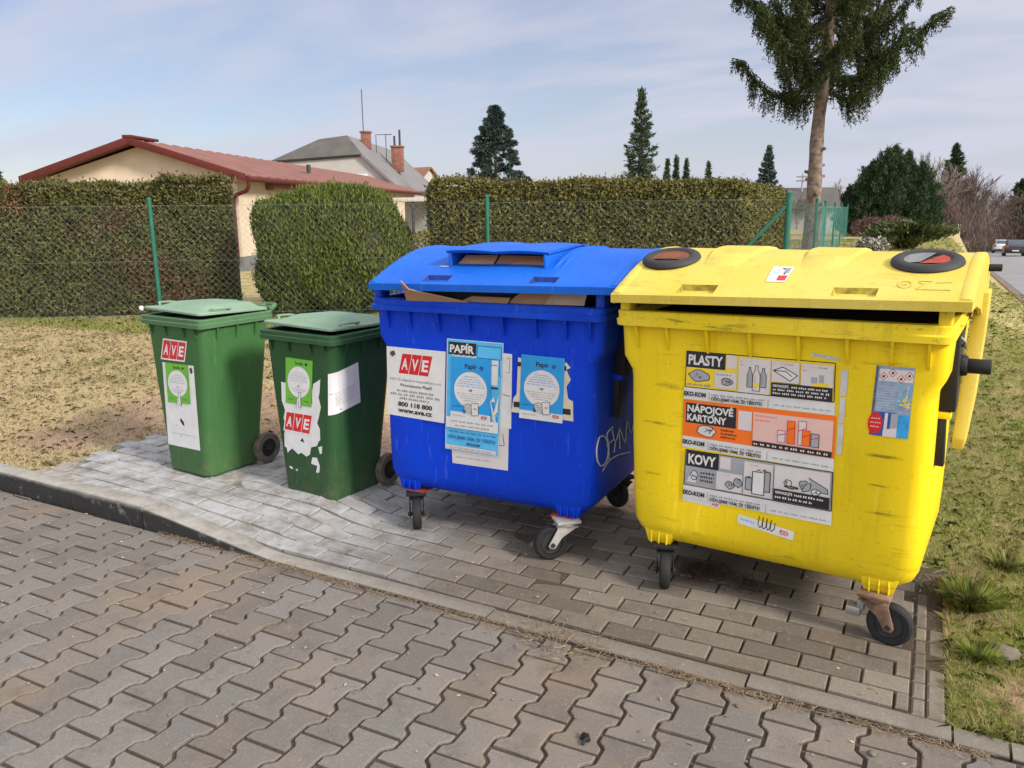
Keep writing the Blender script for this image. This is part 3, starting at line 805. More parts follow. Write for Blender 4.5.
def wall_surface(path, h0, h1, closed_top_w, zfun, out=1.0, amp=0.05):
    """points on a strip of hedge faces: path of (c,d) corners; top of width closed_top_w inward"""
    segs = [(np.array(path[i]), np.array(path[i+1])) for i in range(len(path)-1)]
    lens = np.array([np.linalg.norm(b-a) for a, b in segs])
    def f(n):
        k = rng.choice(len(segs), n, p=lens/lens.sum()); t = rng.random(n)
        A = np.array([s[0] for s in segs])[k]; Bv = np.array([s[1] for s in segs])[k]
        cd = A + (Bv-A)*t[:, None]
        dirv = unit(Bv-A); nrm = np.stack([dirv[:, 1], -dirv[:, 0]], 1)*out
        run = (np.cumsum(np.r_[0, lens])[k] + t*lens[k])/lens.sum()
        hh = h0 + (h1-h0)*run
        ontop = rng.random(n) < 0.28
        u = rng.random(n)
        z = np.where(ontop, hh, hh*u**0.85)
        ins = np.where(ontop, rng.random(n)*closed_top_w, 0.0)
        # rounded upper edge
        edge = np.clip((z-(hh-0.12))/0.12, 0, 1)*(~ontop)
        cd = cd - nrm*(ins + 0.07*edge**2)[:, None]
        Pw = np.stack([cd[:, 0]*RX+cd[:, 1]*FX, cd[:, 0]*RY+cd[:, 1]*FY, z], 1)
        Nw = np.stack([nrm[:, 0]*RX+nrm[:, 1]*FX, nrm[:, 0]*RY+nrm[:, 1]*FY, np.zeros(n)], 1)
        Nw = np.where(ontop[:, None], np.array([0, 0, 1.0]), unit(Nw + np.array([0, 0, 1.0])*edge[:, None]))
        Pw[:, 2] += zfun(Pw[:, 0], Pw[:, 1])
        Pw += Nw*lump(Pw, amp)[:, None]
        return Pw, Nw
    return f
def hedge_core(path, h0, h1, width, parent, inn=0.07, trim=0.06):
    path = [Vector(p) for p in path]; _d = (path[-1]-path[0]).normalized()*trim; path[0] = path[0]+_d; path[-1] = path[-1]-_d
    mb = MB(); lens = [math.dist(path[i], path[i+1]) for i in range(len(path)-1)]; tot = sum(lens); run = 0
    for i in range(len(path)-1):
        a, b = Vector(path[i]), Vector(path[i+1]); dv = (b-a).normalized(); nv = Vector((dv.y, -dv.x))
        n = max(2, int(lens[i]/0.4)); rings = []
        for k in range(n+1):
            p = a+(b-a)*(k/n); hh = h0+(h1-h0)*(run+lens[i]*k/n)/tot - inn
            q = p-nv*inn; r = p-nv*(width-inn)
            rings.append([G(q.x, q.y, -0.4), G(q.x, q.y, hh), G(r.x, r.y, hh), G(r.x, r.y, -0.4)])
        mb.loft(rings); run += lens[i]
    return mb.build('branches', M_TWIG, parent, smooth=False)
flat0 = lambda x, y: terrain(x, y)*0.0
# left hedge: front face seen, right-hand end turned away
pl = [(-10.2, 11.5), (-4.30, 12.7), (-4.85, 13.75)]
hl = hedge_leaves('hedge', wall_surface(pl, 1.90, 1.98, 0.95, flat0), 60000, THUJA_L, 'clipped thuja hedge with reddish brown dead patches in front of the beige house')
hedge_core(pl[:2], 1.90, 1.97, 1.0, hl)
pr = [(-1.27, 13.7), (-1.20, 12.55), (3.42, 12.2), (6.75, 20.0)]
hr = hedge_leaves('hedge', wall_surface(pr, 1.93, 1.78, 0.95, flat0, amp=0.03), 100000, THUJA_R, 'long even olive green hedge behind the blue and yellow bins', size=(0.031, 0.0135))
hedge_core([(-1.18, 12.52), (3.42, 12.2)], 1.93, 1.91, 1.0, hr, trim=0.0)
hedge_core([(3.42, 12.25), (6.75, 20.0)], 1.90, 1.66, 1.0, hr)

def blob_surface(c, d, rx, ry, h, power=2.6, lobe=0.05):
    """rounded upright bush: superellipsoid standing on the ground"""
    def f(n):
        u = rand_dirs(n*2); u = u[u[:, 2] > -0.985][:n]
        s = (np.abs(u)**power).sum(1)**(-1/power)
        q = u*s[:, None]
        loc = np.stack([q[:, 0]*rx, q[:, 1]*ry, (q[:, 2]*0.5+0.5)*h], 1)
        Pw = np.stack([(c+loc[:, 0])*RX+(d+loc[:, 1])*FX, (c+loc[:, 0])*RY+(d+loc[:, 1])*FY, loc[:, 2]], 1)
        nn = np.stack([np.sign(u[:, 0])*np.abs(q[:, 0])**(power-1)/rx, np.sign(u[:, 1])*np.abs(q[:, 1])**(power-1)/ry, np.sign(u[:, 2])*np.abs(q[:, 2])**(power-1)/(h/2)], 1)
        nn = unit(nn); Nw = np.stack([nn[:, 0]*RX+nn[:, 1]*FX, nn[:, 0]*RY+nn[:, 1]*FY, nn[:, 2]], 1)
        Pw += Nw*lump(Pw, lobe)[:, None]
        return Pw, Nw
    return f
def blob_core(c, d, rx, ry, h, parent, sc=0.90, power=2.6):
    mb = MB(); rings = []
    for i in range(9):
        a = -PI/2 + PI*i/8; cz, sz = abs(math.cos(a))**(2/power), math.copysign(abs(math.sin(a))**(2/power), math.sin(a))
        ring = []
        for k in range(20):
            b = 2*PI*k/20; cb = math.copysign(abs(math.cos(b))**(2/power), math.cos(b)); sb = math.copysign(abs(math.sin(b))**(2/power), math.sin(b))
            ring.append(G(c+rx*sc*cz*cb, d+ry*sc*cz*sb, h*0.5+h*0.5*sc*sz))
        rings.append(ring)
    mb.loft(rings); return mb.build('branches', M_TWIG, parent)
cB = (331-512)/F_PX*12.5*0.976
bush = hedge_leaves('round_bush', blob_surface(cB, 12.6, 1.10, 0.85, 1.84, 3.8, 0.085), 62000, THUJA_B, 'rounded green thuja bush standing alone between the two hedges', size=(0.032, 0.0105), cat='bush', up=1.1)
blob_core(cB, 12.6, 1.12, 0.85, 1.84, bush, power=3.8)
def small_shrub(name, label, px, d, rx, ry, h, n, mat, size, z0=None):
    c = (px-512)/F_PX*d*0.976; p = G(c, d); z = tz(p) if z0 is None else z0
    o = hedge_leaves(name, blob_surface(c, d, rx, ry, h, 2.0, 0.12), n, mat, label, size=size, cat='shrub', up=0.3)
    o.location.z = z
    return o
SHR_Y = leafy('yellowish_shrub', [(0.10, 0.09, 0.02), (0.22, 0.19, 0.05), (0.16, 0.12, 0.04)])
small_shrub('garden_shrub', 'low yellowish shrub below the car shelter', 421, 22, 0.45, 0.4, 0.9, 2600, SHR_Y, (0.05, 0.022))
JUN = leafy('juniper_green', [(0.035, 0.05, 0.016), (0.075, 0.095, 0.03), (0.11, 0.125, 0.045)])
cj, dj = (912-512)/F_PX*30*0.976, 30
def juniper():
    n = 9000; a = rng.random(n)*2*PI; r = rng.random(n)**0.6; stem = rng.integers(0, 26, n)
    sa = rng.random(26)*2*PI; sl_ = rng.uniform(0.8, 1.75, 26); sh = rng.uniform(0.25, 0.95, 26)
    t = rng.random(n)**0.7
    x = np.cos(sa[stem])*sl_[stem]*t + rng.normal(0, 0.13, n); y = np.sin(sa[stem])*sl_[stem]*0.8*t + rng.normal(0, 0.13, n)
    z = sh[stem]*np.sin(np.minimum(t*2.0, 1.9)) + rng.normal(0, 0.06, n) + 0.1
    base = G(cj, dj); zb = tz(base)
    P = np.stack([base.x + x*RX + y*FX, base.y + x*RY + y*FY, zb + np.maximum(z, 0.02)], 1)
    T = unit(np.stack([np.cos(sa[stem])*RX+np.sin(sa[stem])*FX, np.cos(sa[stem])*RY+np.sin(sa[stem])*FY, np.full(n, 0.7)], 1) + rand_dirs(n)*0.5)
    V, F = cards(P, T*0.11, perp(T)*0.035)
    tag(np_obj('spreading_juniper', V, F, JUN), 'low spreading juniper on the lawn in front of the big dark evergreen', 'shrub')
juniper()
PALEF = leafy('pale_heather', [(0.30, 0.28, 0.24), (0.5, 0.48, 0.44), (0.10, 0.09, 0.06), (0.12, 0.13, 0.06)])
small_shrub('heather_clump', 'pale whitish heather clump at the left foot of the juniper', 879, 28, 0.55, 0.4, 0.42, 2200, PALEF, (0.045, 0.03))
RBR = leafy('red_brown_twigs', [(0.10, 0.05, 0.05), (0.17, 0.09, 0.085), (0.07, 0.045, 0.04)])
small_shrub('bare_shrub', 'small reddish brown bare shrub at the foot of the big dark evergreen', 887, 39, 1.3, 0.7, 1.1, 2600, RBR, (0.10, 0.012))

# ------------------------------------------------------------------ trees
M_BARK = simple('spruce_bark', (0.155, 0.115, 0.09), 0.95, var=0.6, sc=9, bmp=1.0, bsc=18)
M_BARKD = simple('dark_bark', (0.07, 0.055, 0.045), 0.95, var=0.3, sc=6)
NEEDLE = leafy('spruce_needles', [(0.020, 0.033, 0.012), (0.042, 0.06, 0.018), (0.075, 0.09, 0.026), (0.03, 0.043, 0.014)], (0.11, 0.11, 0.032), 0.9, (0.56, 0.72), trans=0.25)
NEEDLE_B = leafy('blue_spruce_needles', [(0.020, 0.042, 0.036), (0.045, 0.075, 0.064), (0.08, 0.115, 0.095), (0.03, 0.05, 0.04)])  # own blue-green, lightened so that distance haze is in the colour
NEEDLE_G = leafy('fir_needles', [(0.024, 0.045, 0.024), (0.05, 0.078, 0.04), (0.085, 0.115, 0.06)])  # lightened as well: far haze put into the needle colour
NEEDLE_D = leafy('yew_needles', [(0.014, 0.032, 0.014), (0.032, 0.06, 0.025), (0.06, 0.092, 0.038)])

def big_spruce():
    base = W(808, 21, 0.0); b = np.array([base.x, base.y, tz(base)-0.1])
    root = empty('spruce_tree', tuple(b)); tag(root, 'tall spruce with bare lower trunk and drooping boughs behind the wire fence', 'tree')
    mb = MB(); H = 12.5
    lean = lambda z: np.array([RX, RY])*(0.022*z) + np.array([0.03*math.sin(z*1.3), 0.03*math.cos(z*1.1)])
    pts = []; rad = []
    for i in range(40):
        z = H*i/39; l = lean(z); pts.append((l[0], l[1], z))
        rad.append((0.178*(1-z/H)**0.75+0.02)*(1+0.09*math.sin(z*6.1)+0.05*math.sin(z*13.7)) + 0.12*math.exp(-z*3.0))
    mb.tube(pts, rad, 14)
    for k in range(14):                                    # stubs of sawn-off limbs
        z = random.uniform(0.9, 3.3); a = random.uniform(0, 2*PI); l = lean(z); r = 0.19
        mb.tube([(l[0]+math.cos(a)*r*0.7, l[1]+math.sin(a)*r*0.7, z), (l[0]+math.cos(a)*(r+0.07), l[1]+math.sin(a)*(r+0.07), z+0.03)], [0.05, 0.035], 7)
    tr = mb.build('trunk', M_BARK, root)
    Ps, Ts, Ss = [], [], []
    mbb = MB()
    nb = 62
    for i in range(nb):
        zb = 4.55 + (11.9-4.55)*(i/nb)**1.0
        a = i*2.39996 + random.uniform(-0.35, 0.35)
        Lm = 3.05*(1-((zb-3.3)/9.6))**0.75*random.uniform(0.78, 1.10)
        if zb < 5.0: Lm *= random.uniform(0.55, 1.0)
        rise = random.uniform(0.25, 0.85)*min(1, Lm/2.0); sag = random.uniform(0.10, 0.30)*Lm
        l = lean(zb); o = np.array([l[0], l[1], zb])
        dirh = np.array([math.cos(a), math.sin(a), 0])
        side = np.array([-math.sin(a), math.cos(a), 0])
        curve = lambda t: o + dirh*Lm*t + np.array([0, 0, 1])*(-sag*math.sin(PI*min(t*1.15, 1)) + rise*t**2.4) + side*0.12*math.sin(t*4+i)
        bp = [curve(t) for t in np.linspace(0, 1, 9)]
        mbb.tube([tuple(p) for p in bp], list(np.linspace(0.042, 0.010, 9)), 5)
        # needles along the bough itself
        n1 = int(420*Lm); t = rng.random(n1)**0.8
        Q = np.array([curve(x) for x in t]); tang = np.array([curve(min(x+0.03, 1.03)) for x in t])-Q
        T = unit(unit(tang)*0.9 + rand_dirs(n1)*0.75 + np.array([0, 0, 0.15]))
        Ps.append(Q + rand_dirs(n1)*0.085 + np.array([0, 0, 0.03])); Ts.append(T); Ss.append(np.full(n1, 0.8))
        # hanging twigs: a curtain under the bough
        nt_ = int(44*Lm)
        for k in range(nt_):
            tt = 0.24 + 0.75*random.random(); s0 = np.array(curve(tt))
            out = random.uniform(-0.34, 0.34)*(1-0.5*tt)
            s0 = s0 + side*out + np.array([0, 0, -0.05*abs(out)])
            ln_ = random.uniform(0.15, 0.68)*(1.0 if tt < 0.8 else 0.5)*min(1.0, 0.5+Lm/3.0)
            m = max(8, int(ln_*58)); u = np.linspace(0, 1, m)[:, None]
            sway = dirh*0.12*ln_ + side*random.uniform(-0.15, 0.15)*ln_
            Q = s0 + u**1.3*sway + u*np.array([0, 0, -ln_]) + rng.normal(0, 0.026, (m, 3))
            T = unit(np.array([0, 0, -0.75]) + rand_dirs(m)*0.85 + dirh*0.1)
            Ps.append(Q); Ts.append(T); Ss.append(np.linspace(1.05, 0.7, m))
    mbb.build('limbs', M_BARKD, root)
    P = np.concatenate(Ps); T = np.concatenate(Ts); S = np.concatenate(Ss)[:, None]*rng.uniform(0.75, 1.3, (len(P), 1))
    V, F = cards(P, T*0.062*S, perp(T)*0.0165*S)
    np_obj('crown', V, F, NEEDLE, root)
big_spruce()

def conifer(name, label, px, d, top_py, half_px, mat, n=6000, shape=1.0, leaf=(0.22, 0.07), group=None, base_py=None, irregular=0.25, whorls=16, droop=-0.25, low=0.06, cat='tree'):
    base = W(px, d, CAMZ); zb = tz(base); zt = ZH(top_py, d); h = zt-zb; R = half_px/F_PX*d*0.976
    root = empty(name, (base.x, base.y, zb)); tag(root, label, cat, group)
    mb = MB(); mb.tube([(0, 0, -0.3), (0, 0, h*0.5), (0.02, 0, h*0.985)], [h*0.022+0.03, h*0.013+0.02, 0.012], 7); mb.build('trunk', M_BARKD, root)
    Ps, Ts = [], []
    nbr = int(whorls*7)
    for i in range(nbr):
        f = low + (1-low)*(i+random.random())/nbr
        a = i*2.39996 + random.uniform(-0.3, 0.3)
        Lm = R*max(0.03, (1-f)**shape)*random.uniform(1-irregular*1.3, 1+irregular*0.5)
        k = max(4, int(n/nbr*(0.25+1.6*(1-f)**0.8))); t = rng.random(k)**0.55
        up = droop*Lm
        x = math.cos(a)*Lm*t; y = math.sin(a)*Lm*t; z = f*h + up*t + 0.30*Lm*t**3 + rng.normal(0, 0.02*h/ (whorls/8), k)
        sp = rng.normal(0, 0.13, k)*Lm*(0.3+0.7*t)
        x = x - math.sin(a)*sp; y = y + math.cos(a)*sp
        Ps.append(np.stack([x, y, z], 1)); Ts.append(unit(np.array([math.cos(a), math.sin(a), 0.15]) + rand_dirs(k)*0.65))
    m = n//30                                               # leader
    Ps.append(np.stack([rng.normal(0, 0.012*h, m), rng.normal(0, 0.012*h, m), h*rng.uniform(0.9, 1.0, m)], 1)); Ts.append(unit(np.array([0, 0, 1.0]) + rand_dirs(m)*0.4))
    P = np.concatenate(Ps); T = np.concatenate(Ts); s = rng.uniform(0.6, 1.3, (len(P), 1))
    V, F = cards(P, T*leaf[0]*s, perp(T)*leaf[1]*s)
    np_obj('crown', V, F, mat, root)
    return root

def round_conifer():
    """dense irregular blue spruce with a broad crown of rounded boughs"""
    d = 50; base = W(498, d); zb = tz(base); zt = ZH(111, d); h = zt-zb; R = 2.5
    root = empty('blue_spruce', (base.x, base.y, zb)); tag(root, 'broad dark blue green conifer above the right hedge', 'tree')
    mb = MB(); mb.tube([(0, 0, -0.3), (0, 0, h*0.9)], [0.2, 0.03], 8); mb.build('trunk', M_BARKD, root)
    Ps, Ts = [], []
    for i in range(150):
        f = 0.12 + 0.88*(i/150); a = i*2.39996+random.uniform(-0.4, 0.4)
        prof = R*max(0.05, 1-max(0, (f-0.30)/0.70)**1.25)**0.85
        Lm = prof*random.uniform(0.50, 1.16)
        c = np.array([math.cos(a)*Lm*0.8, math.sin(a)*Lm*0.8, f*h])
        k = 240; r = 0.15*R*random.uniform(0.7, 1.5)*(1.1-0.5*f)
        q = rand_dirs(k)*rng.random((k, 1))**0.4
        Ps.append(c + q*np.array([r, r, r*0.62])); Ts.append(unit(q + np.array([math.cos(a), math.sin(a), 0.3])*0.6 + rand_dirs(k)*0.4))
        k2 = 24; t = rng.random((k2, 1))
        Ps.append(np.array([0, 0, f*h-0.2]) + (c-np.array([0, 0, f*h-0.2]))*t + rng.normal(0, 0.09, (k2, 3))); Ts.append(rand_dirs(k2))
    P = np.concatenate(Ps); T = np.concatenate(Ts); P[:, 2] = np.minimum(P[:, 2], h); s = rng.uniform(0.6, 1.3, (len(P), 1))
    V, F = cards(P, T*0.095*s, perp(T)*0.032*s); np_obj('crown', V, F, NEEDLE_B, root)
round_conifer()
conifer('slender_spruce', 'tall slender spruce rising above the right hedge', 641, 50, 97, 27, NEEDLE_G, 16000, 0.62, (0.11, 0.03), irregular=0.4, whorls=22, droop=-0.35)
FG = 'small far spruces above the right hedge'
for px, top, hp, lb in ((668, 163, 9, 'small far spruce just right of the tall slender spruce'), (677, 160, 8, 'middle of the three small far spruces beside the slender spruce'), (687, 163, 8, 'rightmost of the three small far spruces beside the slender spruce'), (709, 166, 9, 'lone small spruce tip above the hedge, left of the sharp hedge corner')):
    conifer('far_spruce', lb, px, 75, top, hp, NEEDLE_G, 2200, 0.8, (0.24, 0.07), FG, whorls=12)
conifer('garden_spruce', 'bluish spruce above the corner of the right hedge', 768, 55, 151, 22, NEEDLE_B, 11000, 0.75, (0.12, 0.032), whorls=16)
conifer('spruce_tip', 'small tree top peeping over the left end of the left hedge', 3, 40, 165, 26, NEEDLE_G, 3500, 0.7, (0.18, 0.05), whorls=10)
conifer('far_fir', 'tall dark fir rising out of the bare trees by the road', 953, 100, 152, 26, NEEDLE_D, 7000, 0.7, (0.40, 0.11), irregular=0.4, whorls=15, droop=-0.3)
conifer('edge_conifer', 'dark conifer at the far bend of the road beyond the cars', 1022, 105, 187, 22, NEEDLE_D, 4500, 0.55, (0.42, 0.13), whorls=12)

def evergreen_mass():
    """big multi-stemmed dark evergreen on the lawn"""
    d = 45; base = W(893, d); zb = tz(base); root = empty('dark_evergreen', (base.x, base.y, zb)); tag(root, 'big dark many stemmed evergreen on the lawn beside the road', 'tree')
    Ps, Ts = [], []; mbt = MB()
    stems = [(-30, 178, 13), (-14, 157, 15), (-4, 154, 13), (8, 163, 14), (16, 158, 9), (26, 170, 14), (38, 184, 13), (-40, 192, 10), (46, 197, 9), (4, 170, 22), (-20, 168, 15), (20, 175, 17)]
    for (dx_, top, hp) in stems:
        x0 = dx_/F_PX*d*0.976; h = ZH(top, d)-zb; R = hp/F_PX*d*0.976*1.6; y0 = random.uniform(-0.9, 0.9)
        ox, oy = x0*RX+y0*FX, x0*RY+y0*FY
        mbt.tube([(ox*0.4, oy*0.4, -0.3), (ox, oy, h*0.9)], [0.12, 0.02], 6)
        for i in range(70):
            f = 0.03+0.97*(i/70)**0.9; a = i*2.39996+random.random(); Lm = R*(1-f**2.7)**0.8*random.uniform(0.42, 1.22); k = 110
            t = rng.random(k)**0.5
            Ps.append(np.stack([ox+math.cos(a)*Lm*t+rng.normal(0, 0.06, k), oy+math.sin(a)*Lm*t+rng.normal(0, 0.06, k), f*h+0.25*Lm*t+rng.normal(0, 0.10, k)], 1))
            Ts.append(unit(np.array([math.cos(a)*0.6, math.sin(a)*0.6, 0.8])+rand_dirs(k)*0.6))
    mbt.build('stems', M_BARKD, root)
    P = np.concatenate(Ps); T = np.concatenate(Ts); s = rng.uniform(0.6, 1.3, (len(P), 1))
    V, F = cards(P, T*0.10*s, perp(T)*0.024*s); np_obj('crown', V, F, NEEDLE_D, root)
evergreen_mass()

M_BRANCH = simple('bare_branch', (0.115, 0.085, 0.075), 0.95, var=0.25, sc=3)
M_BRANCHP = simple('pale_bare_branch', (0.20, 0.165, 0.145), 0.95, var=0.25, sc=3)
def bare_tree(label, px, d, top_py, spread, mat, depth=5, base_r=0.16, name='bare_tree', group='leafless trees at the road bend', seed=1):
    r_ = random.Random(seed); base = W(px, d); zb = tz(base); h = ZH(top_py, d)-zb
    root = empty(name, (base.x, base.y, zb)); tag(root, label, 'tree', group)
    mbt, mbc = MB(), MB()
    def grow(p, dv, ln, r, lv):
        q = p + dv*ln; mid = p + dv*ln*0.5 + Vector((r_.gauss(0, 0.05), r_.gauss(0, 0.05), 0))*ln
        (mbt if lv < 2 else mbc).tube([p, mid, q], [r, r*0.8, r*0.62], 5 if lv < 2 else 3, False)
        if lv >= depth: return
        for k in range(3 if lv else 4):
            a = r_.uniform(0, 2*PI); sp = r_.uniform(0.3, 0.75)*spread
            nd_ = (dv + Vector((math.cos(a)*sp, math.sin(a)*sp, r_.uniform(-0.05, 0.25)))).normalized()
            grow(p + dv*ln*r_.uniform(0.45, 1.0) if k else q, nd_, ln*r_.uniform(0.62, 0.84), max(r*0.6, 0.022), lv+1)
    grow(Vector((0, 0, -0.3)), Vector((0, 0, 1)), h*0.30, base_r, 0)
    mbt.build('trunk', mat, root, fix=False); mbc.build('crown', mat, root, fix=False, smooth=False)
bare_tree('tall bare tree with open crown left of the dark fir', 931, 88, 150, 0.9, M_BRANCHP, 6, 0.2, seed=4)
bare_tree('slim bare tree just right of the dark fir', 972, 92, 168, 0.8, M_BRANCH, 6, 0.15, seed=9)
bare_tree('wide reddish bare tree above the road bend', 992, 98, 178, 1.1, M_BRANCH, 6, 0.15, seed=15)
bare_tree('low bare tree left of the tall spruce trunk', 800, 60, 186, 0.9, M_BRANCHP, 5, 0.07, seed=22)
bare_tree('thin bare tree behind the low far house', 851, 70, 178, 0.9, M_BRANCHP, 5, 0.08, seed=31)
def thicket(label, px, d, half, top_py, n, mat, seed=0):
    base = W(px, d); zb = tz(base); h = ZH(top_py, d)-zb; R = half/F_PX*d*0.976
    x = rng.normal(0, 0.5, n)*R; y = rng.normal(0, 0.4, n)*R*0.5
    hh = h*rng.uniform(0.35, 1.0, n)*np.exp(-(x/R)**2*0.5)
    t = rng.random(n)
    P = np.stack([x*RX+y*FX, x*RY+y*FY, hh*t], 1); T = unit(np.stack([rng.normal(0, 0.45, n), rng.normal(0, 0.45, n), np.ones(n)], 1))
    V, F = cards(P, T*rng.uniform(0.25, 0.6, (n, 1)), perp(T)*0.016)
    o = np_obj('thicket', V, F, mat); o.location = (base.x, base.y, zb); tag(o, label, 'thicket', 'brown thickets along the road bend')
THK = leafy('thicket_twigs', [(0.085, 0.055, 0.05), (0.15, 0.105, 0.095), (0.20, 0.15, 0.135)])
thicket('brown leafless thicket between the dark evergreen and the fir', 938, 80, 26, 186, 9000, THK)
thicket('brown thicket at the foot of the dark fir', 962, 94, 28, 192, 9000, THK)
thicket('broad brown thicket behind the passing cars', 1000, 104, 40, 190, 14000, THK)
thicket('brown thicket beyond the end of the wire fence', 852, 66, 14, 196, 3500, THK)

# utility pole
o = W(803, 62); up = empty('utility_pole', (o.x, o.y, tz(o))); tag(up, 'distant utility pole with crossarms left of the spruce trunk', 'pole')
MB().cyl((0, 0, -0.3), (0, 0, ZH(178, 62)-tz(o)), 0.09, 8, 0.06).build('pole', simple('pole_wood', (0.3, 0.3, 0.31), 0.8), up)
zt_ = ZH(178, 62)-tz(o)
mb = MB()
for dz in (0.2, 0.5): mb.box(-0.45*RX-0.05, 0.45*RX+0.05, -0.06, 0.06, zt_-dz-0.05, zt_-dz+0.05)
mb.build('crossarm', M_STEEL, up)
# small white railing at the bend
o = W(961, 86); rl = empty('white_railing', (o.x, o.y, tz(o)), VIEW_ROT+0.9); tag(rl, 'small white handrail at the bend beside the road', 'railing')
M_WRAIL = simple('white_rail', (0.6, 0.6, 0.6), 0.6)
for k in range(3): MB().cyl((k*1.1, 0, -0.3), (k*1.1, 0, 1.0), 0.045, 6).build('post', M_WRAIL, rl)
mb = MB(); mb.cyl((-0.2, 0, 1.0), (2.4, 0, 1.0), 0.045, 6); mb.cyl((-0.2, 0, 0.55), (2.4, 0, 0.55), 0.035, 6); mb.build('rail', simple('white_rail_bar', (0.6, 0.6, 0.6), 0.6), rl)

# ------------------------------------------------------------------ fences
M_FGREEN = simple('green_fence_paint', (0.010, 0.115, 0.075), 0.45, var=0.2, sc=8)
M_WIRE = simple('green_coated_wire', (0.15, 0.21, 0.19), 0.5, var=0.2, sc=3)
def net_panel(name, a, b, z0, z1, parent, mat, pitch=0.048, r=0.0015):
    """diamond mesh of zigzag wires between two ground points"""
    a = np.array(a[:2]); b = np.array(b[:2]); Ln = np.linalg.norm(b-a); dirv = (b-a)/Ln; nrm = np.array([-dirv[1], dirv[0]])
    step = 0.046
    ncol = int(Ln/pitch); nrow = int((z1-z0)/step)
    V = []; F = []
    for i in range(ncol+1):
        sgn = 1 if i % 2 else -1
        ks = np.arange(nrow+1)
        xx = i*pitch + sgn*np.where(ks % 2 == 0, -0.5, 0.5)*pitch
        zz = z0 + ks*step
        for X in (xx,):
            c = a[None] + dirv[None]*X[:, None]
            ring = []
            for (du, dn) in ((r, 0), (-r*0.5, r*0.87), (-r*0.5, -r*0.87)):
                ring.append(np.stack([c[:, 0]+dirv[0]*du+nrm[0]*dn, c[:, 1]+dirv[1]*du+nrm[1]*dn, zz], 1))
            R_ = np.stack(ring, 1).reshape(-1, 3); base = sum(len(v) for v in V); V.append(R_)
            m = len(zz); k0 = np.arange(m-1)[:, None]*3
            for e in range(3):
                F.append(np.concatenate([k0+e, k0+(e+1) % 3, k0+3+(e+1) % 3, k0+3+e], 1)+base)
    V2 = np.concatenate(V); F2 = np.concatenate(F)
    return np_obj(name, V2, F2, mat, parent)
def post_at(p, h, r, parent, name='post', cap=True):
    mb = MB(); mb.cyl((p[0], p[1], -0.4), (p[0], p[1], h), r, 12); mb.lathe([(r+0.004, h), (r+0.004, h+0.012), (r*0.5, h+0.028), (0.002, h+0.03)], Matrix.Translation((p[0], p[1], 0)), 12)
    return mb.build(name, M_FGREEN, parent)
fA = G(-9.3, 10.9); fB = W(157, 11.4, 0.8); fC = W(489, 12.0, 1.4); fD = W(790.5, 11.3, 1.5)
ff = empty('wire_fence', (0, 0, 0)); tag(ff, 'green chain link fence running in front of the hedges', 'fence')
for p in (fA, fB, fC): post_at(p, 1.69, 0.030, ff)
post_at(fD, 1.69, 0.042, ff, 'corner_post')
net_panel('wire_mesh', fA, fB, 0.05, 1.62, ff, M_WIRE); net_panel('wire_mesh', fB, fC, 0.05, 1.62, ff, M_WIRE); net_panel('wire_mesh', fC, fD, 0.05, 1.62, ff, M_WIRE)
mb = MB()
for z in (1.61, 0.85, 0.1):
    mb.tube([(p[0], p[1], z) for p in (fA, fB, fC, fD)], 0.0014, 4)
mb.build('tension_wire', M_WIRE, ff)
e1 = fD + (fC-fD).normalized()*1.25
MB().cyl((e1[0], e1[1], 0.15), (fD[0], fD[1], 1.55), 0.026, 10).build('brace', M_FGREEN, ff)
fs = empty('side_fence', (0, 0, 0)); tag(fs, 'green fence with shade netting running away along the lawn', 'fence')
cD = 3.82
pts = [G(cD+0.435*(dd-11.3), dd) for dd in (17.5, 21, 27, 34, 44, 57)]
pz = [tz(p) for p in pts]
for p, z in zip(pts, pz):
    post_at(p, z+1.68, 0.035, fs)
prev = [fD]+pts[:-1]
net_panel('wire_mesh', fD, pts[1], -0.02, 1.56, fs, M_WIRE, r=0.0007)
M_NET, ntn, bn = mk('green_shade_net')
bn.inputs['Base Color'].default_value = (0.05, 0.20, 0.175, 1); bn.inputs['Roughness'].default_value = 0.8
tr_ = nd(ntn, 'ShaderNodeBsdfTransparent'); mxs = nd(ntn, 'ShaderNodeMixShader')
tcn = nd(ntn, 'ShaderNodeTexCoord')
nn_ = ramp(ntn, noise(ntn, 3.0, 3, 0.5, tcn.outputs['Object']), 0.3, 0.7, (0.22,)*3+(1,), (0.48,)*3+(1,))
ntn.links.new(nn_, mxs.inputs[0]); ntn.links.new(tr_.outputs[0], mxs.inputs[1]); ntn.links.new(bn.outputs[0], mxs.inputs[2])
ntn.links.new(mxs.outputs[0], ntn.nodes['Material Output'].inputs['Surface'])
V = []; F = []; allp = [pts[0]+(pts[1]-pts[0])*0.6]+pts[1:]
N_ = 60; cum = 0
for i in range(len(allp)-1):
    for k in range(14):
        p = allp[i]+(allp[i+1]-allp[i])*(k/13); z = tz(p); wv = 0.03*math.sin(k*1.9+i)
        V += [(p[0]+wv, p[1], z+0.02), (p[0]-wv, p[1], z+1.57)]
for i in range(len(V)//2-1): F.append((2*i, 2*i+2, 2*i+3, 2*i+1))
np_obj('shade_netting', V, F, M_NET, fs)

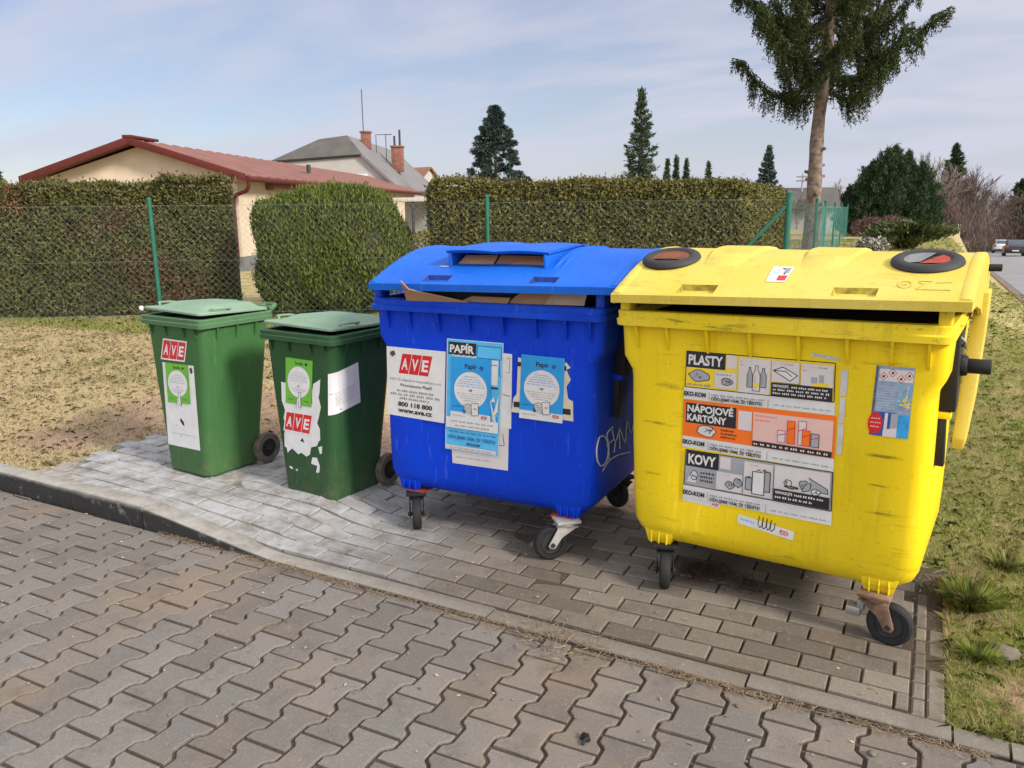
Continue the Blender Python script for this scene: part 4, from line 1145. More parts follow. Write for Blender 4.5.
# ------------------------------------------------------------------ cars on the road
def car(label, q, d, paint, glass=M_GLASS):
    p = G(0.541*d+q, d); z = -0.03-0.047*d+0.035
    heading = math.atan2(FY+0.541*RY, FX+0.541*RX)      # along the road
    root = empty('parked_car' if False else 'car', (p.x, p.y, z), heading - PI/2)
    root.rotation_euler = (-math.atan(0.041), 0, heading-PI/2)
    tag(root, label, 'car', 'cars driving away on the tarmac road')
    prof = [(-2.15, 0.28), (-2.2, 0.55), (-2.12, 0.92), (-1.75, 1.02), (-1.25, 1.42), (-0.2, 1.5), (0.55, 1.42), (1.15, 1.0), (1.95, 0.85), (2.18, 0.6), (2.15, 0.28)]
    rings = []
    for x, wd in ((-0.88, 0.94), (-0.80, 1.0), (0.80, 1.0), (0.88, 0.94)):
        rings.append([(x*(1.0 if z_ < 1.0 else 0.80), y_*wd, 0.28+(z_-0.28)*(0.97 if abs(x) > 0.85 else 1)) for y_, z_ in prof])
    MB().loft(rings).build('body', paint, root, bevel=0.03)
    mbg = MB()
    mbg.add([(-0.62, -1.70, 1.05), (0.62, -1.70, 1.05), (0.58, -1.30, 1.39), (-0.58, -1.30, 1.39), (-0.62, -1.76, 1.04), (0.62, -1.76, 1.04), (0.58, -1.33, 1.41), (-0.58, -1.33, 1.41)], [(4,5,6,7),(0,3,2,1),(0,1,5,4),(1,2,6,5),(2,3,7,6),(3,0,4,7)])
    mbg.build('rear_window', glass, root)
    for s in (1, -1):
        MB().box(s*0.70-0.03, s*0.70+0.03, -1.1, 0.7, 1.05, 1.34).build('side_window', glass, root, bevel=0.02)
        MB().box(s*0.72-0.13, s*0.72+0.13, -2.23, -2.12, 0.72, 0.92).build('tail_light', simple('tail_red', (0.35, 0.01, 0.01), 0.3), root, bevel=0.02)
        for y_ in (-1.35, 1.35):
            w_ = MB().cyl((s*0.70, y_, 0.31), (s*0.89, y_, 0.31), 0.31, 18).build('wheel', M_RUBBER, root, bevel=0.02)
            MB().cyl((s*0.885, y_, 0.31), (s*0.90, y_, 0.31), 0.2, 14).build('rim', M_STEEL, w_)
    MB().box(-0.26, 0.26, -2.235, -2.19, 0.45, 0.56).build('number_plate', M_WHITE, root)
    MB().box(-0.82, 0.82, -2.24, -2.0, 0.28, 0.42).build('bumper', M_BLACK, root, bevel=0.03)
car('white hatchback driving away down the road, ahead of the dark car', 5.8, 94, simple('white_car_paint', (0.6, 0.6, 0.62), 0.3))
car('dark car driving away at the right edge behind the white car', 5.9, 76, simple('dark_car_paint', (0.028, 0.022, 0.026), 0.3))

# ------------------------------------------------------------------ stickers and lettering
_fc = bpy.data.curves.new('letters', 'FONT'); _fo = bpy.data.objects.new('letters', _fc); COL.objects.link(_fo)
_tcache = {}
def letters(s, bold=0.0):
    """flat outline mesh of a line of text, height of capitals = 1"""
    key = (s, bold)
    if key not in _tcache:
        _fc.body = s; _fc.offset = bold; _fc.resolution_u = 3; _fc.size = 1.0
        bpy.context.view_layer.update()
        me = bpy.data.meshes.new_from_object(_fo.evaluated_get(bpy.context.evaluated_depsgraph_get()))
        vs = [(v.co.x, v.co.y) for v in me.vertices]; fs = [tuple(p.vertices) for p in me.polygons]
        bpy.data.meshes.remove(me)
        x0 = min(v[0] for v in vs); x1 = max(v[0] for v in vs)
        vs = [((x-x0)/0.70, y/0.70) for x, y in vs]
        _tcache[key] = (vs, fs, (x1-x0)/0.70)
    return _tcache[key]

class Sticker:
    """a printed sheet: unit coordinates u right, v down between four corners given on a face; layers 0.25 mm apart"""
    def __init__(s, corners, face, lift=0.0008):
        s.c = corners; s.face = face; s.mb = MB(); s.mats = []; s.n = lift
        w = (math.dist(corners[0], corners[1])+math.dist(corners[3], corners[2]))/2
        h = (math.dist(corners[0], corners[3])+math.dist(corners[1], corners[2]))/2
        s.w, s.h = w, h
    def mi(s, m):
        if m not in s.mats: s.mats.append(m)
        return s.mats.index(m)
    def pt(s, u, v):
        c = s.c
        a = (c[0][0]*(1-u)+c[1][0]*u, c[0][1]*(1-u)+c[1][1]*u); b = (c[3][0]*(1-u)+c[2][0]*u, c[3][1]*(1-u)+c[2][1]*u)
        return s.face(a[0]*(1-v)+b[0]*v, a[1]*(1-v)+b[1]*v, s.n)
    def poly(s, pts, m, up=True):
        if up: s.n += 0.00025
        s.mb.add([s.pt(u, v) for u, v in pts], [tuple(range(len(pts)))], s.mi(m)); return s
    def rect(s, u0, v0, u1, v1, m, up=True, div=1):
        if up: s.n += 0.00025
        for i in range(div):
            a, b = u0+(u1-u0)*i/div, u0+(u1-u0)*(i+1)/div
            s.poly([(a, v0), (b, v0), (b, v1), (a, v1)], m, False)
        return s
    def ell(s, u, v, ru, rv, m, n=28, up=True): return s.poly([(u+ru*math.cos(2*PI*k/n), v+rv*math.sin(2*PI*k/n)) for k in range(n)], m, up)
    def line(s, pts, wd, m, up=False):
        """wd in metres"""
        if up: s.n += 0.00025
        for i in range(len(pts)-1):
            (u0, v0), (u1, v1) = pts[i], pts[i+1]
            dx_, dy_ = (u1-u0)*s.w, (v1-v0)*s.h; L_ = math.hypot(dx_, dy_) or 1
            nx_, ny_ = -dy_/L_*wd/2/s.w, dx_/L_*wd/2/s.h
            s.poly([(u0+nx_, v0+ny_), (u1+nx_, v1+ny_), (u1-nx_, v1-ny_), (u0-nx_, v0-ny_)], m, False)
        return s
    def frame(s, u0, v0, u1, v1, wd, m, up=True):
        if up: s.n += 0.00025
        return s.line([(u0, v0), (u1, v0), (u1, v1), (u0, v1), (u0, v0)], wd, m)
    def text(s, t, u, v, hh, m, bold=0.0, width=None, align='l', slant=0.0, up=True):
        """baseline at v, capital height hh (share of sheet height); width (share of sheet width) stretches to fit"""
        if up: s.n += 0.00025
        vs, fs, w = letters(t, bold)
        kx = hh*s.h/s.w if width is None else width/w
        tot = w*kx; u0 = u if align == 'l' else (u-tot/2 if align == 'c' else u-tot)
        s.mb.add([s.pt(u0+x*kx+slant*y*hh, v-y*hh) for x, y in vs], [f for f in fs], s.mi(m)); return s
    def lines(s, u0, u1, v, hh, m, words=6, up=False, seed=0):
        """a line of print too small to read"""
        r = random.Random(seed*31+int(v*997)); u = u0
        if up: s.n += 0.00025
        while u < u1-0.005:
            w_ = min(u1-u, (u1-u0)/words*r.uniform(0.5, 1.3)); k = max(2, int(w_*s.w/(hh*s.h*0.75)))
            for q in range(k):
                a = u+w_*q/k; s.poly([(a, v-hh*r.uniform(0.6, 1.0)), (a+w_/k*0.62, v-hh*r.uniform(0.6, 1.0)), (a+w_/k*0.62, v), (a, v)], m, False)
            u += w_+(u1-u0)*0.03
        return s
    def done(s, name, parent, label=None, xf=None):
        o = s.mb.build(name, s.mats, parent, smooth=False, fix=False, xf=xf)
        if label: o['label'] = label
        return o

def tile_sign(st, u0, v0, u1, v1, slant=0.0):
    """three red tiles with white letters A V E"""
    w = (u1-u0)/3; st.n += 0.00025
    for k, ch in enumerate('AVE'):
        a = u0+w*k+w*0.03; b = u0+w*(k+1)-w*0.03
        st.poly([(a+slant, v0), (b+slant, v0), (b, v1), (a, v1)], M_RED, False)
    for k, ch in enumerate('AVE'):
        st.text(ch, u0+w*(k+0.5)+slant*0.3, v1-(v1-v0)*0.22, (v1-v0)*0.55, M_WHITE, 0.03, width=w*0.62, align='c', slant=slant/(v1-v0)*0.5, up=(k == 0))

# ------------------------------------------------------------------ the two big wheeled containers
RIM_Z = 1.17
def front_y(z): return -0.385-(z-0.2)*0.0761
def rrect(a, f, b, r, col=None, z=0.0, n=4):
    """rounded rectangle ring; front side carries two raised corner columns when col is given"""
    P = []
    def arc(cx, cy, a0):
        for k in range(n+1):
            t = a0+PI/2*k/n; P.append((cx+r*math.cos(t), cy+r*math.sin(t), z))
    arc(-a+r, f+r, PI)                      # front-left
    if col is not None:
        e = 0.006
        P.extend([(-col, f, z), (-col+0.012, f+e, z), (col-0.012, f+e, z), (col, f, z)])
    arc(a-r, f+r, -PI/2); arc(a-r, b-r, 0); arc(-a+r, b-r, PI/2)
    return P

def make_caster(parent, x, y, ztop, trail, off, fork_mat, brake=None, wheel_r=0.080):
    """swivelling wheel: trail = direction the wheel hangs back"""
    c = math.cos(trail); s_ = math.sin(trail)
    M = Matrix.Translation((x, y, 0)) @ Matrix.Rotation(trail, 4, 'Z')      # local x: trailing direction, local y: axle
    mb = MB()
    mb.box(-0.055, 0.055, -0.05, 0.05, ztop-0.012, ztop+0.002, M)
    mb.lathe([(0.042, ztop-0.012), (0.045, ztop-0.02), (0.036, ztop-0.034), (0.02, ztop-0.036)], M, 18)
    for sd in (1, -1):
        y0, y1 = sd*0.030, sd*0.036
        prof = [(-0.045, ztop-0.030), (0.050, ztop-0.030), (off+0.020, wheel_r-0.004), (off+0.012, wheel_r-0.018), (off-0.012, wheel_r-0.018), (off-0.022, wheel_r-0.002), (off-0.045, ztop-0.075)]
        mb.prism(prof, min(y0, y1), max(y0, y1), M)
    mb.box(-0.045, 0.050, -0.036, 0.036, ztop-0.036, ztop-0.028, M)
    cs = mb.build('caster', fork_mat, parent, bevel=0.002)
    A = M @ Matrix.Translation((off, 0, wheel_r)) @ Matrix.Rotation(PI/2, 4, 'X')
    tb = MB(); R = wheel_r; hw_ = 0.021
    tb.lathe([(R*0.62, -hw_), (R*0.86, -hw_-0.001), (R*0.96, -hw_*0.8), (R, -hw_*0.35), (R, hw_*0.35), (R*0.96, hw_*0.8), (R*0.86, hw_+0.001), (R*0.62, hw_), (R*0.60, 0)], A, 36, close=True)
    for k in range(-1, 2): pass
    tb.build('tyre', M_RUBBER, cs)
    hb = MB(); hb.lathe([(R*0.635, -hw_*0.75), (R*0.58, -hw_*0.9), (R*0.50, -hw_*0.45), (R*0.28, -hw_*0.4), (R*0.24, -hw_*1.05), (0.006, -hw_*1.1)], A, 24)
    hb.lathe([(R*0.635, hw_*0.75), (R*0.58, hw_*0.9), (R*0.50, hw_*0.45), (R*0.28, hw_*0.4), (R*0.24, hw_*1.05), (0.006, hw_*1.1)], A, 24)
    hb.cyl(A @ Vector((0, 0, -0.044)), A @ Vector((0, 0, 0.044)), 0.010, 10)
    hb.build('hub', M_RUBBERG, cs, fix=True)
    if brake:
        bb = MB()
        bb.box(-0.095, -0.045, -0.024, 0.024, ztop-0.105, ztop-0.070, M); bb.box(-0.06, -0.035, -0.016, 0.016, ztop-0.085, ztop-0.04, M)
        bb.build('brake_pedal', brake, cs, bevel=0.005)
    return cs

PROFILE = [(-0.535, 1.212), (-0.537, 1.243), (-0.53, 1.247), (-0.515, 1.252), (-0.455, 1.279), (-0.36, 1.317), (-0.28, 1.345), (-0.20, 1.366), (-0.12, 1.379), (-0.04, 1.386), (0.06, 1.387), (0.18, 1.376), (0.30, 1.346), (0.40, 1.300), (0.47, 1.245), (0.515, 1.18)]
def prof_z(y):
    for i in range(1, len(PROFILE)-1):
        (y0, z0), (y1, z1) = PROFILE[i], PROFILE[i+1]
        if y0 <= y <= y1: return z0+(z1-z0)*(y-y0)/(y1-y0)
    return PROFILE[-1][1]

def big_container(name, label, loc, yaw, body, rimm, lidm, lx0, lx1, slots, shear, lshear, zscale, lid_shade, lean=0.0, wide=0.0, lraise=0.0):
    root = empty(name, (loc[0], loc[1], 0), yaw); tag(root, label, 'waste container')
    xf = lambda p: Vector((p.x*(1+wide*max(0, 1-p.z/1.0)) + lean*max(0, 1-p.z/RIM_Z), p.y, (p.z + shear*p.x*max(0, (p.z-0.2))/RIM_Z)*(1+(zscale-1)*min(1, max(0, p.z-0.2)))))
    xl = lambda p: Vector((p.x, p.y, (p.z + lraise + lshear*p.x*min(1, max(0, (1.40-p.z)/0.15)) - 0.012*max(0, min(1, (p.z-1.25)/0.1)))*(1+(zscale-1)*min(1, max(0, p.z-0.2)))))
    # body
    mb = MB(); rings = []
    for z, a, bk, r in ((0.198, 0.40, 0.33, 0.05), (0.215, 0.46, 0.37, 0.06), (0.245, 0.495, 0.39, 0.06), (0.285, 0.512, 0.40, 0.06), (0.40, 0.520, 0.405, 0.055), (0.65, 0.530, 0.42, 0.05), (0.90, 0.538, 0.435, 0.05), (0.93, 0.541, 0.438, 0.045), (0.985, 0.572, 0.45, 0.035), (1.12, 0.577, 0.46, 0.035)):
        f = front_y(z)-0.006 + (0.05 if z < 0.2 else 0.028 if z < 0.22 else 0.010 if z < 0.25 else 0)
        rings.append(rrect(a, f, bk, r, 0.33, z))
    mb.loft(rings, True, True)
    b = mb.build('body', body, root, bevel=0.0, xf=xf, ang=28)
    # feet over the castors
    for sx in (1, -1):
        for (yf, yb) in ((front_y(0.2)+0.004, -0.23), (0.22, 0.36)):
            mb = MB(); x0, x1 = sx*0.335, sx*0.458
            if x0 > x1: x0, x1 = x1, x0
            mb.loft([[(x0+0.012, yf+0.012, 0.186), (x1-0.02, yf+0.012, 0.186), (x1-0.02, yb, 0.186), (x0+0.012, yb, 0.186)], [(x0, yf-0.004, 0.250), (x1, yf-0.004, 0.250), (x1, yb, 0.250), (x0, yb, 0.250)]])
            if yf < 0:
                for xr in (0.25, 0.5, 0.75): mb.box(x0+(x1-x0)*xr-0.003, x0+(x1-x0)*xr+0.003, yf-0.007, yf+0.02, 0.19, 0.243)
            mb.build('foot', body, root, bevel=0.003, xf=xf)
    # rim: a double moulded band with an open mouth
    mb = MB()
    rz = RIM_Z
    R_ = [rrect(0.578, -0.462, 0.46, 0.035, None, rz-0.060), rrect(0.587, -0.498, 0.50, 0.04, None, rz-0.057), rrect(0.590, -0.501, 0.503, 0.04, None, rz-0.034), rrect(0.583, -0.494, 0.497, 0.04, None, rz-0.029), rrect(0.585, -0.496, 0.498, 0.04, None, rz-0.004), rrect(0.581, -0.492, 0.494, 0.04, None, rz), rrect(0.545, -0.448, 0.45, 0.04, None, rz), rrect(0.54, -0.442, 0.445, 0.04, None, rz-0.05)]
    mb.loft(R_, False, False)
    mb.build('rim', rimm, root, xf=xf, ang=25)
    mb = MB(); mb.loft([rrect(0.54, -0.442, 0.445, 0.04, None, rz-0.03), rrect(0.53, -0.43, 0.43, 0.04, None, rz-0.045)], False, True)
    mb.build('mouth_shade', M_INSHADE, root, xf=xf, smooth=False)  # dark sheet across the mouth stands for the shade inside
    # gussets below the rim
    for xg in (-0.50, -0.375, -0.22, -0.06, 0.11, 0.27, 0.41, 0.52):
        fy = front_y(1.05)-0.004
        MB().prism([(0, 1.111), (-0.036, 1.111), (-0.012, 1.04), (0, 1.02)], -0.005, 0.005, Matrix(((0, 1, 0, xg), (1, 0, 0, fy), (0, 0, 1, 0), (0, 0, 0, 1)))).build('gusset', body, root, xf=xf)
    # posts that hold the lid away from the rim at the corners
    for sx in (1, -1):
        MB().box(sx*0.555-0.02, sx*0.555+0.02, -0.47, -0.40, rz-0.002, rz+0.06).build('lid_stop', rimm, root, bevel=0.006, xf=xf)
    # lid: arched shell with grip pockets
    mb = MB(); th = 0.006
    xs = sorted(set([lx0, lx1] + [v for sl_ in slots for v in sl_] + list(np.linspace(lx0, lx1, 15)[1:-1])))
    n = len(PROFILE)
    def inslot(xa, xb, i): return i == 3 and any(sl_[0]-1e-6 <= xa and xb <= sl_[1]+1e-6 for sl_ in slots)
    V = [(x, y, z) for x in xs for (y, z) in PROFILE]; F = []
    for k in range(len(xs)-1):
        for i in range(n-1):
            if inslot(xs[k], xs[k+1], i): continue
            F.append((k*n+i, (k+1)*n+i, (k+1)*n+i+1, k*n+i+1))
    mb.add(V, F)
    # underside
    V2 = [(x, y*0.985, z-0.02 if 0 < i < n-1 else z) for x in (lx0+0.012, lx1-0.012) for i, (y, z) in enumerate(PROFILE)]
    mb.add(V2, [(i+1, n+i+1, n+i, i) for i in range(n-1)])
    for (xe, sg) in ((lx0, -1), (lx1, 1)):               # end walls reach down over the rim at the sides
        pts = PROFILE[:]; bot = [(0.50, 1.12), (0.12, 1.13), (0.02, 1.16), (-0.30, 1.205)]
        poly = pts + bot
        mb.add([(xe, y, z) for y, z in poly] + [(xe-sg*0.012, y*0.99, z-0.004) for y, z in poly], [tuple(range(len(poly))), tuple(range(2*len(poly)-1, len(poly)-1, -1))] + [(i, (i+1) % len(poly), (i+1) % len(poly)+len(poly), i+len(poly)) for i in range(len(poly))])
    lid = mb.build('lid', lidm, root, xf=xl, ang=32)
    for sl_ in slots:
        mb = MB()
        y0, z0 = PROFILE[3]; y1, z1 = PROFILE[4]; d_ = 0.030
        mb.add([(sl_[0], y0, z0), (sl_[1], y0, z0), (sl_[1], y1, z1), (sl_[0], y1, z1), (sl_[0]+0.008, y0+0.003, z0-d_*0.8), (sl_[1]-0.008, y0+0.003, z0-d_*0.8), (sl_[1]-0.008, y1-0.004, z1-d_), (sl_[0]+0.008, y1-0.004, z1-d_)],
               [(0, 1, 5, 4), (1, 2, 6, 5), (2, 3, 7, 6), (3, 0, 4, 7), (4, 5, 6, 7)])
        mb.build('grip_pocket', lid_shade, lid, smooth=False, xf=xl)  # recess shade painted as a darker tone of the lid colour
    # end ribs along the lid edge
    for xe in (lx0+0.02, lx1-0.02):
        mb = MB(); ring = []
        for (y, z) in PROFILE[2:-1]:
            ring.append([(xe-0.022, y, z-0.002), (xe-0.012, y, z+0.004), (xe+0.012, y, z+0.004), (xe+0.022, y, z-0.002)])
        mb.loft(ring); mb.build('edge_rib', lidm, lid, xf=xl, ang=60)
    # lifting trunnions, straps and the lid's side arms
    for sx in (1, -1):
        mb = MB()
        Mx = Matrix(((0, sx, 0, sx*0.0), (1, 0, 0, 0), (0, 0, 1, 0), (0, 0, 0, 1)))
        def side(poly, x0, x1):                          # polygon in (y,z) thickened along x
            n_ = len(poly); a, b2 = sx*x0, sx*x1
            mb.add([(a, y, z) for y, z in poly]+[(b2, y, z) for y, z in poly], [tuple(range(n_)), tuple(range(2*n_-1, n_-1, -1))]+[(i, (i+1) % n_, (i+1) % n_+n_, i+n_) for i in range(n_)])
        side([(-0.22, 1.105), (-0.02, 1.105), (0.02, 1.00), (-0.06, 0.90), (-0.16, 0.84), (-0.22, 0.84)], 0.535, 0.588)
        mb.cyl((sx*0.585, -0.10, 0.985), (sx*0.612, -0.10, 0.985), 0.040, 18, 0.034)
        mb.cyl((sx*0.608, -0.10, 0.985), (sx*0.685, -0.10, 0.985), 0.026, 18)
        side([(-0.215, 0.815), (-0.165, 0.815), (-0.165, 0.64), (-0.215, 0.64)], 0.515, 0.560)
        mb.build('trunnion', M_BLACK, root, bevel=0.004, xf=xf)
        mb = MB(); side([(-0.218, 0.838), (-0.160, 0.838), (-0.160, 0.812), (-0.218, 0.812)], 0.52, 0.575); mb.build('strap', body, root, bevel=0.003, xf=xf)
        mb = MB()
        arm = [((0.12, 1.22), (0.30, 1.22), 0.606, 0.648), ((0.12, 1.06), (0.26, 1.05), 0.596, 0.646), ((0.05, 0.86), (0.16, 0.84), 0.582, 0.632), ((-0.03, 0.70), (0.06, 0.68), 0.570, 0.612), ((-0.025, 0.66), (0.04, 0.655), 0.572, 0.604)]
        mb.loft([[(sx*x0, a_[0], a_[1]), (sx*x1, a_[0], a_[1]), (sx*x1, b2_[0], b2_[1]), (sx*x0, b2_[0], b2_[1])] for a_, b2_, x0, x1 in arm]); mb.build('lid_arm', lidm, root, bevel=0.006, xf=xf)
        mb = MB(); mb.tube([(sx*0.575, -0.17, 1.10), (sx*0.60, -0.18, 1.08), (sx*0.60, -0.12, 1.055), (sx*0.575, -0.07, 1.06)], 0.006, 8); mb.build('wire_hook', M_STEEL, root, xf=xf)
    mb = MB(); mb.cyl((lx0-0.045, 0.30, 1.302), (lx1+0.045, 0.30, 1.302), 0.019, 14); mb.build('lid_bar', M_BLACK, lid, bevel=0.003, xf=xl)
    xs_f = lambda p: Vector((p.x, p.y, xf(p).z))           # printed sheets keep their own place across the face
    face = lambda x, z, n_: xs_f(Vector((x, front_y(z)-n_, z)))
    colf = lambda x, z, n_: xs_f(Vector((x, front_y(z)-0.006-n_, z)))
    return root, lid, face, colf, xf, xl

# ---- yellow
YAW_Y = math.radians(-5.4)
Y_, lidY, faceY, colY, xfY, xlY = big_container('yellow_container', 'big yellow waste container with round rubber-rimmed lid openings and packaging posters', (-0.448, 3.405), YAW_Y, M_YEL, M_YELR, M_YELL, -0.585, 0.628, [(-0.33, -0.19), (0.21, 0.35)], 0.018, 0.030, 1.0085,
    simple('shaded_yellow_pocket', (0.34, 0.27, 0.03), 0.8, var=0.6, sc=30), lean=0.005, wide=0.085)
for (xa, xb) in ((-0.33, -0.155), (0.04, 0.215)):
    mb = MB(); ring = []; ys = np.linspace(-0.30, 0.42, 19)
    for i, y in enumerate(ys):
        hgt = 0.012*min(1, i/5.0, (18-i)/3.0); z = prof_z(y); sh_ = 0.02*(1-min(1, i/6.0))
        ring.append([(xa-0.016+sh_, y, z-0.004), (xa+sh_, y, z+hgt), (xb-sh_, y, z+hgt), (xb+0.016-sh_, y, z-0.004)])
    mb.loft(ring)
    mb.build('lid_band', M_YELL, lidY, xf=xlY, ang=32)
for k, (rx_, ry_) in enumerate(((-0.462, -0.235), (0.462, -0.215))):
    slope = math.atan2(prof_z(ry_+0.08)-prof_z(ry_-0.08), 0.16)
    zc = (xlY(Vector((rx_, ry_, prof_z(ry_)))).z)/1.0085
    M = Matrix.Translation((rx_, ry_, (zc+0.004)*1.0085)) @ Matrix.Rotation(slope, 4, 'X')
    rg_ = MB().torus(0.092, 0.025, M, 40, 12, 0.75).build('opening_ring', M_RUBBERG, lidY)
    fl = MB(); fl.add([M @ Vector((0.08*math.cos(a), 0.08*math.sin(a), 0.004)) for a in np.linspace(0, 2*PI, 29)[:-1]], [tuple(range(28))]); fl.build('hole_shade', M_INSHADE, rg_, smooth=False)
    fr_ = MB()
    a0, a1 = ((-0.2, PI*1.0) if k == 0 else (-0.55, 0.95))
    if k == 0:
        fr_.add([M @ Vector((0, -0.02, 0.007))]+[M @ Vector((0.075*math.cos(a), 0.075*math.sin(a), 0.0105)) for a in np.linspace(-0.5, PI+0.5, 16)], [(0, i, i+1) for i in range(1, 16)])
    else:
        fr_.add([M @ Vector((-0.02, -0.035, 0.006))]+[M @ Vector((0.075*math.cos(a), 0.075*math.sin(a), 0.0105)) for a in np.linspace(a0, a1, 10)], [(0, i, i+1) for i in range(1, 10)])
        gp = MB(); gp.add([M @ Vector((-0.02, -0.02, 0.0065))]+[M @ Vector((0.075*math.cos(a), 0.075*math.sin(a), 0.012)) for a in np.linspace(1.3, 3.9, 12)], [(0, i, i+1) for i in range(1, 12)])
        gp.build('rubber_flap', simple('grey_flap', (0.16, 0.165, 0.175), 0.6, var=0.3, sc=25), rg_, smooth=False)
    fr_.build('red_flap', M_FLAPR if k else simple('red_brown_flap', (0.15, 0.04, 0.010), 0.7, var=0.4, sc=25), rg_, smooth=False)
make_caster(Y_, -0.402, -0.348, 0.188, math.radians(-68), 0.038, M_BLACK, M_FORKW)
make_caster(Y_, 0.420, -0.372, 0.188, math.radians(-4), 0.055, M_RUST, M_STEEL)
make_caster(Y_, -0.40, 0.29, 0.188, math.radians(60), 0.04, M_BLACK)
make_caster(Y_, 0.40, 0.29, 0.188, math.radians(200), 0.04, M_BLACK)

def packaging_strip(st):
    """white strip under each poster with the recycler's mark and thanks"""
    st.text('EKO-KOM', 0.005, 0.915, 0.085, M_INK, 0.045, width=0.155)
    st.line([(0.185, 0.80), (0.185, 0.97)], 0.002, M_GREYINK, True)
    st.lines(0.2, 0.56, 0.865, 0.04, M_GREYINK, 7, seed=3)
    st.text('DĚKUJEME VÁM, ŽE TŘÍDÍTE!', 0.2, 0.96, 0.062, M_INK, 0.03, width=0.345)
    st.line([(0.585, 0.82), (0.585, 0.99)], 0.002, M_GREYINK)
    st.lines(0.62, 0.99, 0.925, 0.03, M_GREYINK, 9, seed=4)
def bottle(st, u, v, w, h, m):
    st.poly([(u-w, v), (u+w, v), (u+w, v-h*0.62), (u+w*0.35, v-h*0.84), (u+w*0.35, v-h), (u-w*0.35, v-h), (u-w*0.35, v-h*0.84), (u-w, v-h*0.62)], m, True)
    st.line([(u-w, v), (u+w, v), (u+w, v-h*0.62), (u+w*0.35, v-h*0.84), (u+w*0.35, v-h), (u-w*0.35, v-h), (u-w*0.35, v-h*0.84), (u-w, v-h*0.62), (u-w, v)], 0.0022, M_INK, True)
    st.line([(u-w*0.4, v-h*0.1), (u-w*0.4, v-h*0.6)], 0.002, M_GREYINK)
def splay(st, u, v, w, h, m):
    """open hand-like heap of crumpled packaging"""
    r = random.Random(int(u*1000+v*100)); P = []
    for k in range(13):
        a = 2*PI*k/13; rr_ = r.uniform(0.65, 1.0); P.append((u+w*rr_*math.cos(a), v+h*rr_*math.sin(a)))
    st.poly(P, m, True); st.line(P+[P[0]], 0.0028, M_INK, True)
    for k in range(5): st.line([(u+w*r.uniform(-.6, .6), v+h*r.uniform(-.6, .6)), (u+w*r.uniform(-.6, .6), v+h*r.uniform(-.6, .6))], 0.003, r.choice([M_INK, M_GREYINK]))

st = Sticker([(-0.3065, 1.0248), (0.2358, 1.022), (0.2404, 0.8346), (-0.3139, 0.8338)], faceY, 0.0016)
st.rect(0, 0, 1, 1, M_WHITE, div=4); st.rect(0.0, 0, 1, 0.755, M_YPRINT, div=4); st.frame(0.006, 0.01, 0.994, 0.745, 0.0035, M_INK)
st.rect(0.008, 0.015, 0.285, 0.33, M_INK); st.text('PLASTY', 0.022, 0.265, 0.19, M_WHITE, 0.035, width=0.245)
st.rect(0.293, 0.03, 0.362, 0.28, M_PALE)
splay(st, 0.10, 0.50, 0.085, 0.14, M_SILVER); st.lines(0.02, 0.19, 0.70, 0.05, M_GREYINK, 3)
st.rect(0.215, 0.37, 0.365, 0.70, M_PALE); splay(st, 0.30, 0.56, 0.05, 0.09, M_SILVER); st.lines(0.225, 0.33, 0.44, 0.035, M_GREYINK, 3)
st.rect(0.378, 0.05, 0.59, 0.735, M_PALE); st.lines(0.39, 0.47, 0.13, 0.035, M_GREYINK, 2); st.lines(0.39, 0.46, 0.20, 0.035, M_GREYINK, 2)
bottle(st, 0.455, 0.62, 0.018, 0.40, M_SILVER); bottle(st, 0.545, 0.60, 0.020, 0.38, M_SILVER); bottle(st, 0.50, 0.68, 0.024, 0.50, M_PALE)
st.ell(0.50, 0.56, 0.018, 0.05, M_YPRINT)
st.rect(0.60, 0.06, 0.775, 0.46, M_PALE); st.lines(0.61, 0.74, 0.12, 0.035, M_GREYINK, 3)
st.poly([(0.61, 0.24), (0.67, 0.16), (0.765, 0.30), (0.72, 0.42)], M_WHITE); st.line([(0.61, 0.24), (0.67, 0.16), (0.765, 0.30), (0.72, 0.42), (0.61, 0.24), (0.69, 0.24), (0.73, 0.33)], 0.003, M_INK, True)
st.rect(0.788, 0.06, 0.985, 0.50, M_PALE); st.lines(0.80, 0.95, 0.13, 0.035, M_GREYINK, 3); st.lines(0.80, 0.88, 0.20, 0.035, M_GREYINK, 3)
st.rect(0.85, 0.30, 0.89, 0.42, M_SILVER); st.rect(0.90, 0.25, 0.93, 0.40, M_SILVER); st.poly([(0.86, 0.42), (0.96, 0.40), (0.96, 0.47), (0.86, 0.48)], M_YPRINT)
st.rect(0.60, 0.475, 0.985, 0.735, M_INK); st.text('NEVHAZUJTE', 0.612, 0.555, 0.045, M_WHITE, 0.03, width=0.10); st.lines(0.73, 0.96, 0.555, 0.04, M_WHITE, 5); st.lines(0.612, 0.97, 0.625, 0.04, M_WHITE, 9); st.lines(0.612, 0.95, 0.695, 0.04, M_WHITE, 8)
packaging_strip(st); st.done('poster', Y_, 'yellow poster headed PLASTY')

